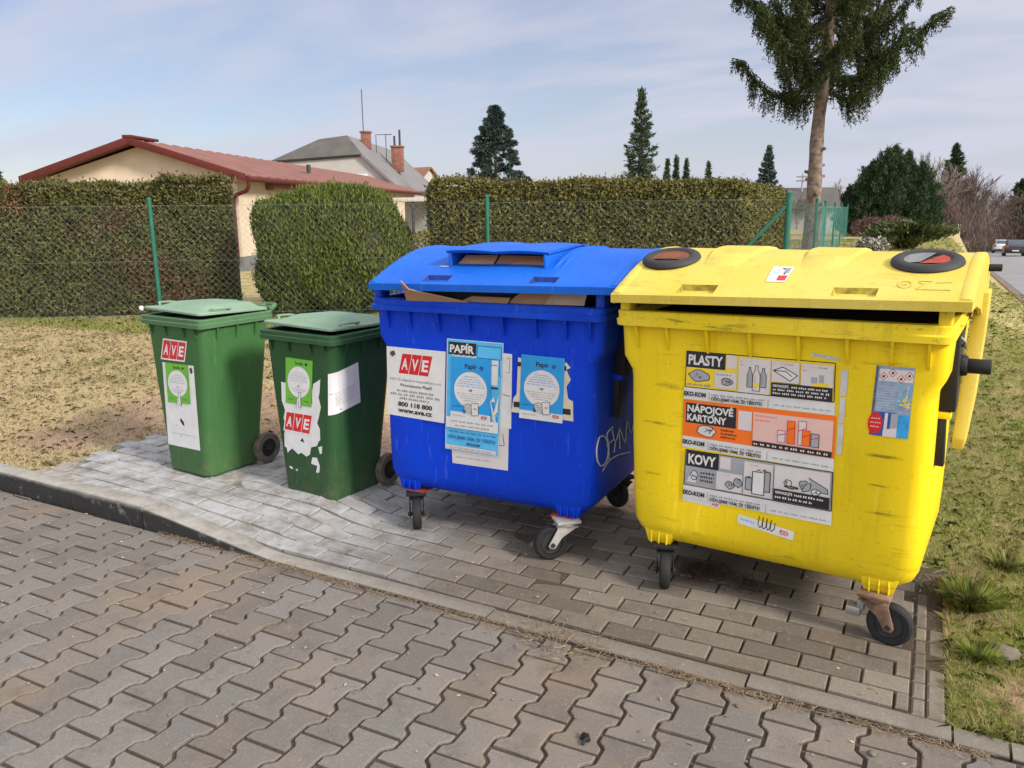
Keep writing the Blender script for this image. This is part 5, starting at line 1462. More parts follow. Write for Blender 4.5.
st = Sticker([(-0.3151, 0.8317), (0.2475, 0.8335), (0.2484, 0.6259), (-0.3183, 0.637)], faceY, 0.0016)
st.rect(0, 0, 1, 1, M_WHITE, div=4); st.rect(0, 0, 1, 0.76, M_ORANGE, div=4)
st.rect(0.02, 0.06, 0.37, 0.47, M_INK); st.text('NÁPOJOVÉ', 0.03, 0.235, 0.135, M_WHITE, 0.035, width=0.32); st.text('KARTONY', 0.03, 0.42, 0.135, M_WHITE, 0.035, width=0.275)
st.rect(0.385, 0.10, 0.475, 0.47, M_PALE); splay(st, 0.17, 0.60, 0.075, 0.12, M_PALE); st.lines(0.27, 0.36, 0.55, 0.04, M_INK, 2); st.lines(0.27, 0.38, 0.62, 0.04, M_INK, 2); st.lines(0.27, 0.37, 0.69, 0.04, M_INK, 2)
st.rect(0.485, 0.09, 0.985, 0.64, M_PINK); st.lines(0.50, 0.64, 0.17, 0.035, M_ORANGE, 4, True); st.lines(0.50, 0.60, 0.25, 0.035, M_ORANGE, 3)
for u, h, m in ((0.67, 0.24, M_PALE), (0.73, 0.44, M_ORANGE), (0.80, 0.46, M_PALE), (0.825, 0.30, M_ORANGE), (0.88, 0.26, M_SILVER)):
    st.rect(u-0.024, 0.62-h, u+0.024, 0.60, m); st.frame(u-0.024, 0.62-h, u+0.024, 0.60, 0.0022, M_RED if m != M_SILVER else M_INK); st.line([(u-0.024, 0.62-h*0.6), (u+0.024, 0.60-h*0.7)], 0.003, M_RED)
st.rect(0.485, 0.645, 0.985, 0.745, M_INK); st.lines(0.495, 0.97, 0.715, 0.045, M_WHITE, 12, True)
packaging_strip(st); st.done('poster', Y_, 'orange poster headed NÁPOJOVÉ KARTONY')

st = Sticker([(-0.3045, 0.6287), (0.2494, 0.6265), (0.2538, 0.4192), (-0.3143, 0.424)], faceY, 0.0026)
st.rect(0, 0, 1, 1, M_WHITE, div=4); st.rect(0, 0, 1, 0.735, M_SILVER, div=4); st.frame(0.004, 0.006, 0.996, 0.73, 0.0035, M_INK)
st.rect(0.01, 0.015, 0.245, 0.33, M_INK); st.text('KOVY', 0.025, 0.27, 0.19, M_WHITE, 0.035, width=0.20)
st.rect(0.255, 0.04, 0.33, 0.28, M_PALE)
st.poly([(0.02, 0.66), (0.06, 0.40), (0.10, 0.48), (0.09, 0.66)], M_PALE); splay(st, 0.075, 0.50, 0.03, 0.12, M_PALE); st.lines(0.12, 0.22, 0.45, 0.05, M_INK, 2); st.lines(0.12, 0.22, 0.53, 0.05, M_INK, 2); st.lines(0.12, 0.22, 0.61, 0.05, M_INK, 2)
st.rect(0.235, 0.34, 0.415, 0.70, M_PALE); st.lines(0.25, 0.33, 0.40, 0.03, M_GREYINK, 2)
splay(st, 0.33, 0.58, 0.04, 0.09, M_SILVER); splay(st, 0.385, 0.50, 0.032, 0.11, M_SILVER)
st.rect(0.425, 0.05, 0.62, 0.70, M_PALE); st.lines(0.44, 0.52, 0.12, 0.03, M_GREYINK, 2)
for (u, v, w, h, m) in ((0.46, 0.60, 0.022, 0.24, M_SILVER), (0.565, 0.58, 0.038, 0.38, M_SILVER), (0.525, 0.66, 0.04, 0.44, M_WHITE)):
    st.rect(u-w, v-h, u+w, v, m); st.ell(u, v-h, w, 0.035, m); st.frame(u-w, v-h, u+w, v, 0.0032, M_INK); st.line([(u-w*0.4, v-h*1.0), (u, v-h*1.12), (u+w*0.4, v-h)], 0.003, M_INK)
st.rect(0.63, 0.03, 0.985, 0.70, M_PALE); st.lines(0.65, 0.83, 0.10, 0.03, M_GREYINK, 4)
st.poly([(0.85, 0.17), (0.97, 0.33), (0.975, 0.42), (0.87, 0.40)], M_SILVER); st.line([(0.85, 0.17), (0.97, 0.33), (0.975, 0.42), (0.87, 0.40)], 0.003, M_INK, True)
splay(st, 0.83, 0.34, 0.045, 0.13, M_SILVER); splay(st, 0.72, 0.34, 0.030, 0.09, M_PALE); splay(st, 0.90, 0.42, 0.03, 0.07, M_WHITE); splay(st, 0.745, 0.40, 0.05, 0.03, M_INK)
st.rect(0.63, 0.475, 0.985, 0.70, M_INK); st.text('NEVHAZUJTE', 0.642, 0.56, 0.05, M_WHITE, 0.03, width=0.11); st.lines(0.765, 0.96, 0.56, 0.045, M_WHITE, 5); st.lines(0.642, 0.88, 0.65, 0.045, M_WHITE, 6)
packaging_strip(st); st.done('poster', Y_, 'grey poster headed KOVY')

st = Sticker([(-0.315, 0.427), (-0.16, 0.424), (-0.165, 0.402), (-0.315, 0.408)], faceY, 0.0012); st.rect(0, 0, 1, 1, M_WHITE); st.text('AVE', 0.78, 0.75, 0.5, M_RED, 0.03); st.done('sticker_remnant', Y_)
st = Sticker([(-0.0897, 0.3952), (0.1254, 0.3661), (0.1208, 0.329), (-0.0917, 0.3556)], faceY, 0.0016)
st.rect(0, 0, 1, 1, M_WHITE); st.lines(0.06, 0.32, 0.55, 0.3, M_LBLUE, 2, True); st.rect(0.76, 0.28, 0.9, 0.72, M_RED); st.text('AVE', 0.83, 0.66, 0.3, M_WHITE, 0.03, width=0.12, align='c')
st.n += 0.0004
for k in range(4):
    u = 0.38+0.07*k; st.line([(u, -0.5), (u-0.01, 0.35+0.12*(k % 2)), (u+0.03, 0.75), (u+0.07, 0.4), (u+0.07, -0.3)], 0.003, M_INK)
st.done('torn_sticker', Y_)
st = Sticker([(0.3646, 1.0255), (0.4824, 1.0256), (0.4784, 0.7838), (0.3566, 0.7833)], colY, 0.0012)
st.rect(0, 0, 1, 1, M_DETB); st.rect(0.0, 0, 0.07, 1, simple('label_edge', (0.08, 0.10, 0.17), 0.5, var=0.4, sc=60)); st.rect(0.10, 0.04, 0.98, 0.21, M_PALE)
for k, (u, v) in enumerate(((0.21, 0.145), (0.44, 0.09), (0.67, 0.165), (0.87, 0.115))):
    st.poly([(u, v-0.06), (u+0.115, v), (u, v+0.06), (u-0.115, v)], M_RED, k == 0)
for k, (u, v) in enumerate(((0.21, 0.145), (0.44, 0.09), (0.67, 0.165), (0.87, 0.115))):
    st.poly([(u, v-0.047), (u+0.09, v), (u, v+0.047), (u-0.09, v)], M_WHITE, k == 0)
for k, (u, v) in enumerate(((0.21, 0.145), (0.44, 0.09), (0.67, 0.165), (0.87, 0.115))):
    st.poly([(u-0.035, v-0.01), (u+0.03, v-0.022), (u+0.04, v+0.012), (u-0.02, v+0.02)], M_INK, k == 0)
for k in range(9): st.lines(0.1, 0.58, 0.30+0.037*k, 0.012, M_PALE, 8, k == 0, seed=k)
for k in range(14): st.line([(0.62+0.37*random.random(), 0.26+0.3*random.random()), (0.62+0.37*random.random(), 0.30+0.32*random.random())], random.uniform(0.002, 0.006), random.choice([M_YPRINT, M_PALE, M_LBLUE, M_PALE]))
st.rect(0.08, 0.65, 0.62, 1, M_DETD); st.rect(0.70, 0.67, 1, 1, M_DETC); st.rect(0.36, 0.66, 0.44, 0.98, M_PALE); st.rect(0.52, 0.66, 0.7, 0.97, M_SILVER); st.poly([(0.35, 0.9), (0.7, 0.86), (0.7, 1), (0.35, 1)], M_PALE)
st.ell(0.13, 0.82, 0.19, 0.16, M_RED); st.lines(0.01, 0.25, 0.76, 0.025, M_PINK, 3, True); st.lines(0.0, 0.28, 0.82, 0.025, M_PINK, 3); st.lines(0.02, 0.25, 0.88, 0.025, M_PINK, 3)
st.done('detergent_label', Y_, 'blue and grey product label with red oval')
st = Sticker([(0.2522, 0.9997), (0.2775, 1.0004), (0.2736, 0.6967), (0.254, 0.6931)], faceY, 0.0014)
for a, b in ((0, 0.3), (0.32, 0.62), (0.64, 1)): st.rect(random.uniform(0, .1), a, random.uniform(.85, 1), b, M_PAPER2)
st.done('tape_remnant', Y_)
st = Sticker([(0.1497, 1.0525), (0.2415, 1.0404), (0.2416, 1.029), (0.1496, 1.0398)], faceY, 0.0014); st.rect(0, 0, 1, 1, M_PAPER2); st.lines(0.1, 0.6, 0.7, 0.5, M_SIGNG, 3, True); st.done('tape_remnant', Y_)
# lid sticker and embossed lettering
lidf = lambda x, y, n_: xlY(Vector((x, y, prof_z(y)+n_*1.2+0.0012)))
st = Sticker([(-0.040, -0.292), (0.038, -0.292), (0.038, -0.425), (-0.028, -0.425)], lidf)
for a in (0, 0.25, 0.5, 0.75): st.rect(0, a, 1, a+0.25, M_WHITE, a == 0)
st.ell(0.3, 0.35, 0.14, 0.16, M_LBLUE, 14); st.ell(0.3, 0.35, 0.09, 0.10, M_WHITE, 14); st.line([(0.5, 0.1), (0.8, 0.28), (0.72, 0.55)], 0.007, M_INK, True); st.rect(0.66, 0.1, 0.9, 0.45, M_GREYINK); st.rect(0.5, 0.62, 0.95, 0.92, M_RED)
st.done('lid_sticker', lidY)
st = Sticker([(0.40, -0.375), (0.57, -0.375), (0.57, -0.475), (0.40, -0.475)], lidf)
M_EMB = simple('embossed_line', (0.52, 0.42, 0.07), 0.7, var=0.3, sc=50)  # flat lines slightly darker than the lid draw the embossed mark
st.n += 0.0004
st.line([(0.14+0.12*math.cos(a), 0.5+0.26*math.sin(a)) for a in np.linspace(0, 2*PI, 20)], 0.005, M_EMB); st.line([(0.09, 0.5), (0.19, 0.5)], 0.006, M_EMB)
st.line([(0.36, 0.2), (0.60, 0.2)], 0.005, M_EMB); st.line([(0.36, 0.8), (0.48, 0.45), (0.36, 0.3)], 0.005, M_EMB); st.line([(0.66, 0.3), (0.94, 0.25)], 0.005, M_EMB); st.line([(0.36, 0.85), (0.95, 0.85)], 0.005, M_EMB)
st.done('embossed_mark', lidY)
# dark rub marks on the corner columns: thin smears that fade out along their length
M_RUB, ntr, br = mk('dark_rub')
br.inputs['Base Color'].default_value = (0.07, 0.055, 0.02, 1); br.inputs['Roughness'].default_value = 0.8
tr2 = nd(ntr, 'ShaderNodeBsdfTransparent'); mr2 = nd(ntr, 'ShaderNodeMixShader'); tg = nd(ntr, 'ShaderNodeTexCoord'); sg_ = nd(ntr, 'ShaderNodeSeparateXYZ')
ntr.links.new(tg.outputs['Generated'], sg_.inputs[0])
def hump(sock): return math_(ntr, 'MULTIPLY', math_(ntr, 'MULTIPLY', sock, math_(ntr, 'SUBTRACT', 1.0, sock)), 4.0)
fz = math_(ntr, 'MULTIPLY', hump(sg_.outputs['X']), hump(sg_.outputs['Z']))
ns = ramp(ntr, noise(ntr, 1.0, 5, 0.7, tg.outputs['Object'], stretch=(18, 18, 160)), 0.38, 0.72)
ntr.links.new(math_(ntr, 'MULTIPLY', math_(ntr, 'MULTIPLY', fz, ns), 0.85), mr2.inputs[0])
ntr.links.new(tr2.outputs[0], mr2.inputs[1]); ntr.links.new(br.outputs[0], mr2.inputs[2]); ntr.links.new(mr2.outputs[0], ntr.nodes['Material Output'].inputs['Surface'])
for (x0, x1, z, hh) in ((0.345, 0.475, 0.705, 0.014), (0.355, 0.48, 0.495, 0.012), (-0.49, -0.385, 0.72, 0.010), (-0.48, -0.395, 0.50, 0.010), (0.36, 0.44, 0.60, 0.007)):
    mb = MB(); mb.add([colY(x0, z, 0.0012), colY(x1, z-0.003, 0.0012), colY(x1, z-0.003+hh, 0.0012), colY(x0, z+hh, 0.0012)], [(0, 1, 2, 3)])
    mb.build('rub_mark', M_RUB, Y_, smooth=False, fix=False)
# ---- blue
B_, lidB, faceB, colB, xfB, xlB = big_container('blue_container', 'big blue paper waste container with hooded slot in its lid and stuffed with cardboard', (-1.735, 3.54), 0.0, M_BLUE, M_BLUER, M_BLUEL, -0.556, 0.656, [(-0.28, -0.15), (0.25, 0.37)], 0.002, 0.020, 0.9915,
    simple('shaded_blue_pocket', (0.006, 0.03, 0.20), 0.7, var=0.4, sc=30), lean=-0.060, wide=0.105, lraise=0.009)
# hood over the paper slot: open box with bowed flap
mb = MB(); hx0, hx1 = -0.222, 0.268
ys = [-0.372, -0.30, -0.2, -0.1, 0.0, 0.10]
def htop(x, y): t = (x-hx0)/(hx1-hx0); return 1.388+0.020*(y+0.355)/0.35
for xs_, sg in ((hx0, 1), (hx1, -1)):
    P = []
    for y in ys: P.append((y, min(htop(xs_, y)-0.008, 1.396)))
    poly = P + [(y, prof_z(y)-0.012) for y in reversed(ys)]
    n_ = len(poly); mb.add([(xs_, y, z) for y, z in poly]+[(xs_+sg*0.012, y, z) for y, z in poly], [tuple(range(n_)), tuple(range(2*n_-1, n_-1, -1))]+[(i, (i+1) % n_, (i+1) % n_+n_, i+n_) for i in range(n_)])
mb.box(hx0, hx1, 0.06, 0.075, prof_z(0.06)-0.01, 1.385)
hood = mb.build('hood', M_BLUEL, lidB, xf=xlB, bevel=0.002)
mb = MB(); rings = []
for y, dz in ((-0.368, -0.004), (-0.372, 0.001), (-0.36, 0.006), (-0.30, 0.007), (-0.2, 0.006), (-0.1, 0.003), (0.0, 0.0), (0.085, -0.012)):
    top = []; bot = []
    for k in range(15):
        x = hx0-0.012+(hx1-hx0+0.024)*k/14; t = k/14
        bow = 0.006*abs(math.sin(PI*2*t))*(1 if 0.05 < t < 0.95 else 0.5)
        top.append((x, y-0.012*math.sin(PI*t), htop(x, max(y, -0.355))+dz+bow)); bot.append((x, y+0.004-0.012*math.sin(PI*t), htop(x, max(y, -0.355))+min(dz, 0.0)-0.006+bow*0.6))
    rings.append(top+bot[::-1])
mb.loft(rings); mb.build('slot_flap', M_BLUEL, hood, xf=xlB, bevel=0.0, ang=40)
mb = MB(); mb.add([(hx0+0.012, -0.352, prof_z(-0.352)+0.002), (hx1-0.012, -0.352, prof_z(-0.352)+0.002), (hx1-0.012, 0.05, prof_z(0.0)-0.03), (hx0+0.012, 0.05, prof_z(0.0)-0.03)], [(0, 1, 2, 3)])
mb.add([(hx0+0.012, 0.0, 1.33), (hx1-0.012, 0.0, 1.33), (hx1-0.012, 0.0, 1.40), (hx0+0.012, 0.0, 1.40)], [(0, 1, 2, 3)])
mb.build('slot_shade', M_INSHADE, hood, xf=xlB, smooth=False)
mb = MB()
for xr in (0.300, 0.335):
    ring = []
    for i, y in enumerate(np.linspace(-0.37, 0.40, 18)):
        hgt = 0.011*min(1, i/2, (17-i)/2); z = prof_z(y)
        ring.append([(xr-0.013, y, z-0.003), (xr-0.007, y, z+hgt), (xr+0.007, y, z+hgt), (xr+0.013, y, z-0.003)])
    mb.loft(ring)
mb.build('lid_rib', M_BLUEL, lidB, xf=xlB, ang=45)
MB().box(-0.272, -0.215, -0.372, -0.357, prof_z(-0.365)-0.001, prof_z(-0.365)+0.003).build('white_scrape', M_CHALK, lidB, xf=xlB)
make_caster(B_, -0.448, -0.372, 0.186, math.radians(-56), 0.042, M_BLACK)
make_caster(B_, 0.375, -0.385, 0.186, math.radians(222), 0.075, M_FORKW)
make_caster(B_, -0.40, 0.29, 0.186, math.radians(40), 0.04, M_BLACK)
make_caster(B_, 0.40, 0.29, 0.186, math.radians(150), 0.04, M_BLACK)
for xx in (-0.445, 0.35): MB().box(xx-0.055, xx+0.055, -0.392, -0.24, 0.1865, 0.1895).build('castor_plate', M_BRUSHR, B_)

def papir_poster(st, heading='Papír'):
    st.rect(0, 0, 1, 1, M_WHITE); st.rect(0, 0, 1, 0.865, M_CYAN)
    st.text(heading, 0.5, 0.165, 0.07, M_INK, 0.028, align='c', width=0.30); st.ell(0.76, 0.145, 0.05, 0.035, M_DETD, 12)
    st.ell(0.5, 0.50, 0.41, 0.285, M_WHITE, 36)
    for k, (a, b) in enumerate(((0.33, 0.67), (0.28, 0.72), (0.22, 0.78), (0.18, 0.82), (0.15, 0.85))): st.lines(a, b, 0.30+0.038*k, 0.018, M_CYAN, 6, k == 0, seed=k)
    st.text('NE', 0.5, 0.52, 0.032, M_INK, 0.03, align='c')
    for k, (a, b) in enumerate(((0.16, 0.84), (0.19, 0.81), (0.25, 0.75), (0.34, 0.66))): st.lines(a, b, 0.565+0.036*k, 0.013, M_GREYINK, 8, seed=9+k)
    st.poly([(0.52, 0.71), (0.70, 0.69), (0.71, 0.885), (0.55, 0.90)], M_WHITE); st.line([(0.52, 0.71), (0.70, 0.69), (0.71, 0.885), (0.55, 0.90), (0.52, 0.71)], 0.0022, M_INK, True); st.text('AVE', 0.62, 0.80, 0.025, M_RED, 0.02, align='c')
    for k in range(4): st.line([(0.32, 0.76+0.035*k), (0.44, 0.72+0.035*k), (0.53, 0.745+0.035*k)], 0.0026, M_INK)
    st.poly([(0.34, 0.78), (0.44, 0.74), (0.53, 0.78), (0.53, 0.88), (0.42, 0.88)], M_PALE); 
    for k in range(4): st.line([(0.33, 0.79+0.03*k), (0.43, 0.76+0.03*k), (0.53, 0.80+0.028*k)], 0.002, M_INK, k == 0)
    st.lines(0.06, 0.28, 0.78, 0.016, M_DETD, 3); st.lines(0.06, 0.38, 0.93, 0.014, M_GREYINK, 3)
    st.rect(0.78, 0.885, 0.91, 0.93, M_RED); st.text('AVE', 0.845, 0.922, 0.025, M_WHITE, 0.02, align='c')

st = Sticker([(-0.5345, 0.9303), (-0.2043, 0.9272), (-0.2404, 0.5714), (-0.5632, 0.5819)], colB, 0.0008)
st.rect(0, 0, 1, 1, M_WHITE, div=3); tile_sign(st, 0.20, 0.085, 0.72, 0.37, 0.07)
st.text('AVE CZ odpadové hospodářství s.r.o.', 0.04, 0.475, 0.034, M_GREYINK, 0.01, width=0.90); st.text('Provozovna Plzeň', 0.24, 0.555, 0.042, M_INK, 0.012, width=0.54)
st.lines(0.18, 0.82, 0.635, 0.036, M_GREYINK, 5, True); st.lines(0.06, 0.96, 0.69, 0.036, M_GREYINK, 7); st.lines(0.22, 0.74, 0.745, 0.036, M_GREYINK, 3)
st.text('800 118 800', 0.19, 0.845, 0.062, M_INK, 0.035, width=0.60); st.text('www.ave.cz', 0.19, 0.935, 0.066, M_INK, 0.035, width=0.60)
st.poly([(0.07, 0.07), (0.13, 0.05), (0.16, 0.10), (0.11, 0.14), (0.06, 0.11)], M_CARDD)
st.done('company_sign', B_, 'white sign with three red letter tiles')
st = Sticker([(0.03, 0.9442), (0.1366, 0.9397), (0.1137, 0.5851), (0.0, 0.5893)], faceB, 0.0010); st.rect(0, 0, 1, 1, M_WHITE)
st.n += 0.0003; st.line([(0.72, 0.06), (0.9, 0.06), (0.88, 0.25), (0.7, 0.25)], 0.003, M_GREYINK); st.line([(0.6, 0.55), (0.95, 0.56)], 0.003, M_INK); st.done('old_notice', B_)
st = Sticker([(-0.21, 0.60), (0.103, 0.60), (0.086, 0.3761), (-0.2131, 0.3717)], faceB, 0.0008); st.rect(0, 0, 1, 1, M_PALE); st.lines(0.08, 0.7, 0.86, 0.03, M_GREYINK, 7, True); st.line([(0.9, 0.2), (0.93, 0.45), (0.82, 0.47)], 0.003, M_INK); st.done('old_notice', B_)
st = Sticker([(-0.1939, 0.9909), (0.098, 0.988), (0.0402, 0.439), (-0.248, 0.4416)], faceB, 0.0030)
st.rect(0, 0, 1, 1, M_LBLUE); st.frame(0.006, 0.004, 0.994, 0.996, 0.003, M_WHITE); st.rect(0.03, 0.025, 0.53, 0.135, M_INK); st.text('PAPÍR', 0.055, 0.115, 0.065, M_WHITE, 0.035, width=0.44)
for k in range(9): st.line([(0.1+0.05*k, 0.135+0.012*(k % 2)), (0.16+0.05*k, 0.145)], 0.006, M_PALE)
st.frame(0.55, 0.04, 0.97, 0.145, 0.003, M_DETD)
st.rect(0.80, 0.155, 0.93, 0.37, M_WHITE); st.lines(0.81, 0.92, 0.20, 0.012, M_INK, 2, True); st.rect(0.80, 0.385, 0.94, 0.40, M_INK); st.line([(0.94, 0.15), (0.95, 0.27), (0.99, 0.29)], 0.003, M_DETD)
for k in range(12): st.poly([(random.uniform(0.80, 0.97), 0.45+0.3*random.random()) for _ in range(3)], random.choice([M_WHITE, M_CYAN, M_CYAN]))
st.rect(0.02, 0.69, 0.98, 0.79, M_WHITE); st.lines(0.12, 0.9, 0.735, 0.017, M_GREYINK, 7, True); st.lines(0.2, 0.85, 0.772, 0.017, M_GREYINK, 5)
st.lines(0.08, 0.95, 0.83, 0.014, M_DETD, 9); st.text('DĚKUJEME VÁM, ŽE TŘÍDÍTE', 0.06, 0.888, 0.027, M_DETD, 0.02, width=0.88); st.text('EKO-KOM', 0.42, 0.935, 0.022, M_INK, 0.03, width=0.24)
st.rect(0.03, 0.95, 0.97, 0.985, M_PALE); st.lines(0.1, 0.9, 0.976, 0.012, M_GREYINK, 9, True)
st.done('poster', B_, 'tall pale blue poster headed PAPÍR')
st = Sticker([(-0.1776, 0.9047), (0.0346, 0.9077), (0.0083, 0.5945), (-0.2034, 0.5991)], faceB, 0.0066); papir_poster(st); st.done('poster', B_, 'bright blue poster with white disc, pasted over the tall one')
st = Sticker([(0.1524, 0.9292), (0.4256, 0.9288), (0.4235, 0.6592), (0.1216, 0.6699)], faceB, 0.0070)
st.n = 0.007
st.poly([(0.06, 0.0), (0.16, 0.02), (0.9, 0.02), (0.97, 0.10), (0.90, 0.14), (0.97, 0.30), (0.90, 0.42), (0.92, 0.62), (1.0, 0.66), (1.0, 1.0), (0.0, 1.0), (0.02, 0.74), (0.07, 0.66)], M_CREAM); st.rect(0.06, 0.08, 0.9, 0.16, M_INK); st.rect(0.03, 0.80, 0.96, 0.90, M_INK); st.rect(0.84, 0.30, 0.90, 0.55, M_SIGNG if False else M_PAPER2)
st.done('torn_backing', B_)
st = Sticker([(0.1865, 0.9453), (0.3927, 0.9416), (0.372, 0.6439), (0.1608, 0.6469)], faceB, 0.0090); papir_poster(st); st.done('poster', B_, 'bright blue poster with white disc on torn cream backing')
# scrawl on the right side
mb = MB()
def side_x(z): return 0.520+(z-0.40)*0.040+0.0012
for pl_ in ([(-0.42,0.583),(-0.372,0.579),(-0.321,0.543),(-0.294,0.484),(-0.317,0.44),(-0.379,0.44),(-0.428,0.482),(-0.442,0.54),(-0.42,0.583)], [(-0.279,0.442),(-0.295,0.517),(-0.323,0.575),(-0.248,0.588)], [(-0.32,0.519),(-0.231,0.523)], [(-0.26,0.577),(-0.204,0.506),(-0.154,0.559)], [(-0.204,0.506),(-0.215,0.457)], [(-0.134,0.453),(-0.153,0.554),(-0.065,0.463),(-0.058,0.568)], [(-0.043,0.565),(0.019,0.489),(0.059,0.559)], [(-0.353,0.409),(-0.279,0.433),(-0.16,0.426),(0.012,0.391)]):
    P = [Vector((y+0.05, z)) for y, z in pl_]; sm = []
    for i in range(len(P)-1):
        p0, p1, p2, p3 = P[max(i-1, 0)], P[i], P[i+1], P[min(i+2, len(P)-1)]
        for t in np.linspace(0, 1, 5)[:-1]: sm.append(0.5*((2*p1)+(p2-p0)*t+(2*p0-5*p1+4*p2-p3)*t*t+(3*p1-p0-3*p2+p3)*t**3))
    sm.append(P[-1]); mb.tube([(side_x(p.y), p.x, p.y) for p in sm], 0.0035, 5)
mb.build('scrawl', M_CHALK, B_, xf=xfB)

# cardboard pushed into the blue container
def sheet(label, pts, th=0.006, mat=M_CARD):
    """bent board: corner points in the blue container's own frame"""
    P = [xlB(Vector(p)) + Vector((B_.location.x, B_.location.y, 0)) for p in pts]
    c = sum(P, Vector())/len(P); nrm = (P[1]-P[0]).cross(P[2]-P[0]).normalized()
    mb = MB(); mb.loft([[p-c-nrm*th/2 for p in P], [p-c+nrm*th/2 for p in P]])
    o = mb.build('cardboard_sheet', mat, None, bevel=0.0012, smooth=False); o.location = c
    tag(o, label, 'cardboard', 'cardboard stuffed in the blue container'); return o
rz = RIM_Z
sheet('brown cardboard corner sticking up at the left of the blue container mouth', [(-0.375, -0.495, rz-0.008), (-0.05, -0.495, rz-0.008), (-0.33, -0.540, rz+0.050), (-0.362, -0.556, rz+0.090)])
sheet('long flat cardboard lying across the middle of the blue container mouth', [(-0.38, -0.40, rz-0.02), (0.26, -0.42, rz-0.02), (0.26, -0.36, rz+0.028), (-0.30, -0.34, rz+0.048)], mat=M_CARDD)
sheet('brown cardboard flap in the right half of the blue container mouth', [(0.12, -0.452, rz-0.014), (0.33, -0.452, rz-0.014), (0.37, -0.44, rz+0.046), (0.20, -0.435, rz+0.052)])
sheet('greyish cardboard at the right end of the blue container mouth', [(0.30, -0.458, rz-0.014), (0.48, -0.455, rz-0.014), (0.49, -0.44, rz+0.044), (0.34, -0.442, rz+0.046)], mat=simple('pale_cardboard', (0.40, 0.30, 0.23), 0.85, var=0.2, sc=12))
sheet('thin cardboard wedge showing beside the left flap in the blue container', [(-0.12, -0.47, rz-0.014), (0.13, -0.468, rz-0.014), (0.14, -0.46, rz+0.012), (-0.05, -0.46, rz+0.016)])
sheet('cardboard filling the left half of the lid slot of the blue container', [(-0.19, -0.335, 1.328), (-0.01, -0.335, 1.328), (0.0, -0.30, 1.368), (-0.17, -0.30, 1.366)])
sheet('cardboard filling the right half of the lid slot of the blue container', [(0.0, -0.325, 1.332), (0.245, -0.335, 1.328), (0.235, -0.29, 1.366), (0.01, -0.295, 1.368)], mat=simple('red_brown_cardboard', (0.30, 0.15, 0.075), 0.85, var=0.2, sc=12))

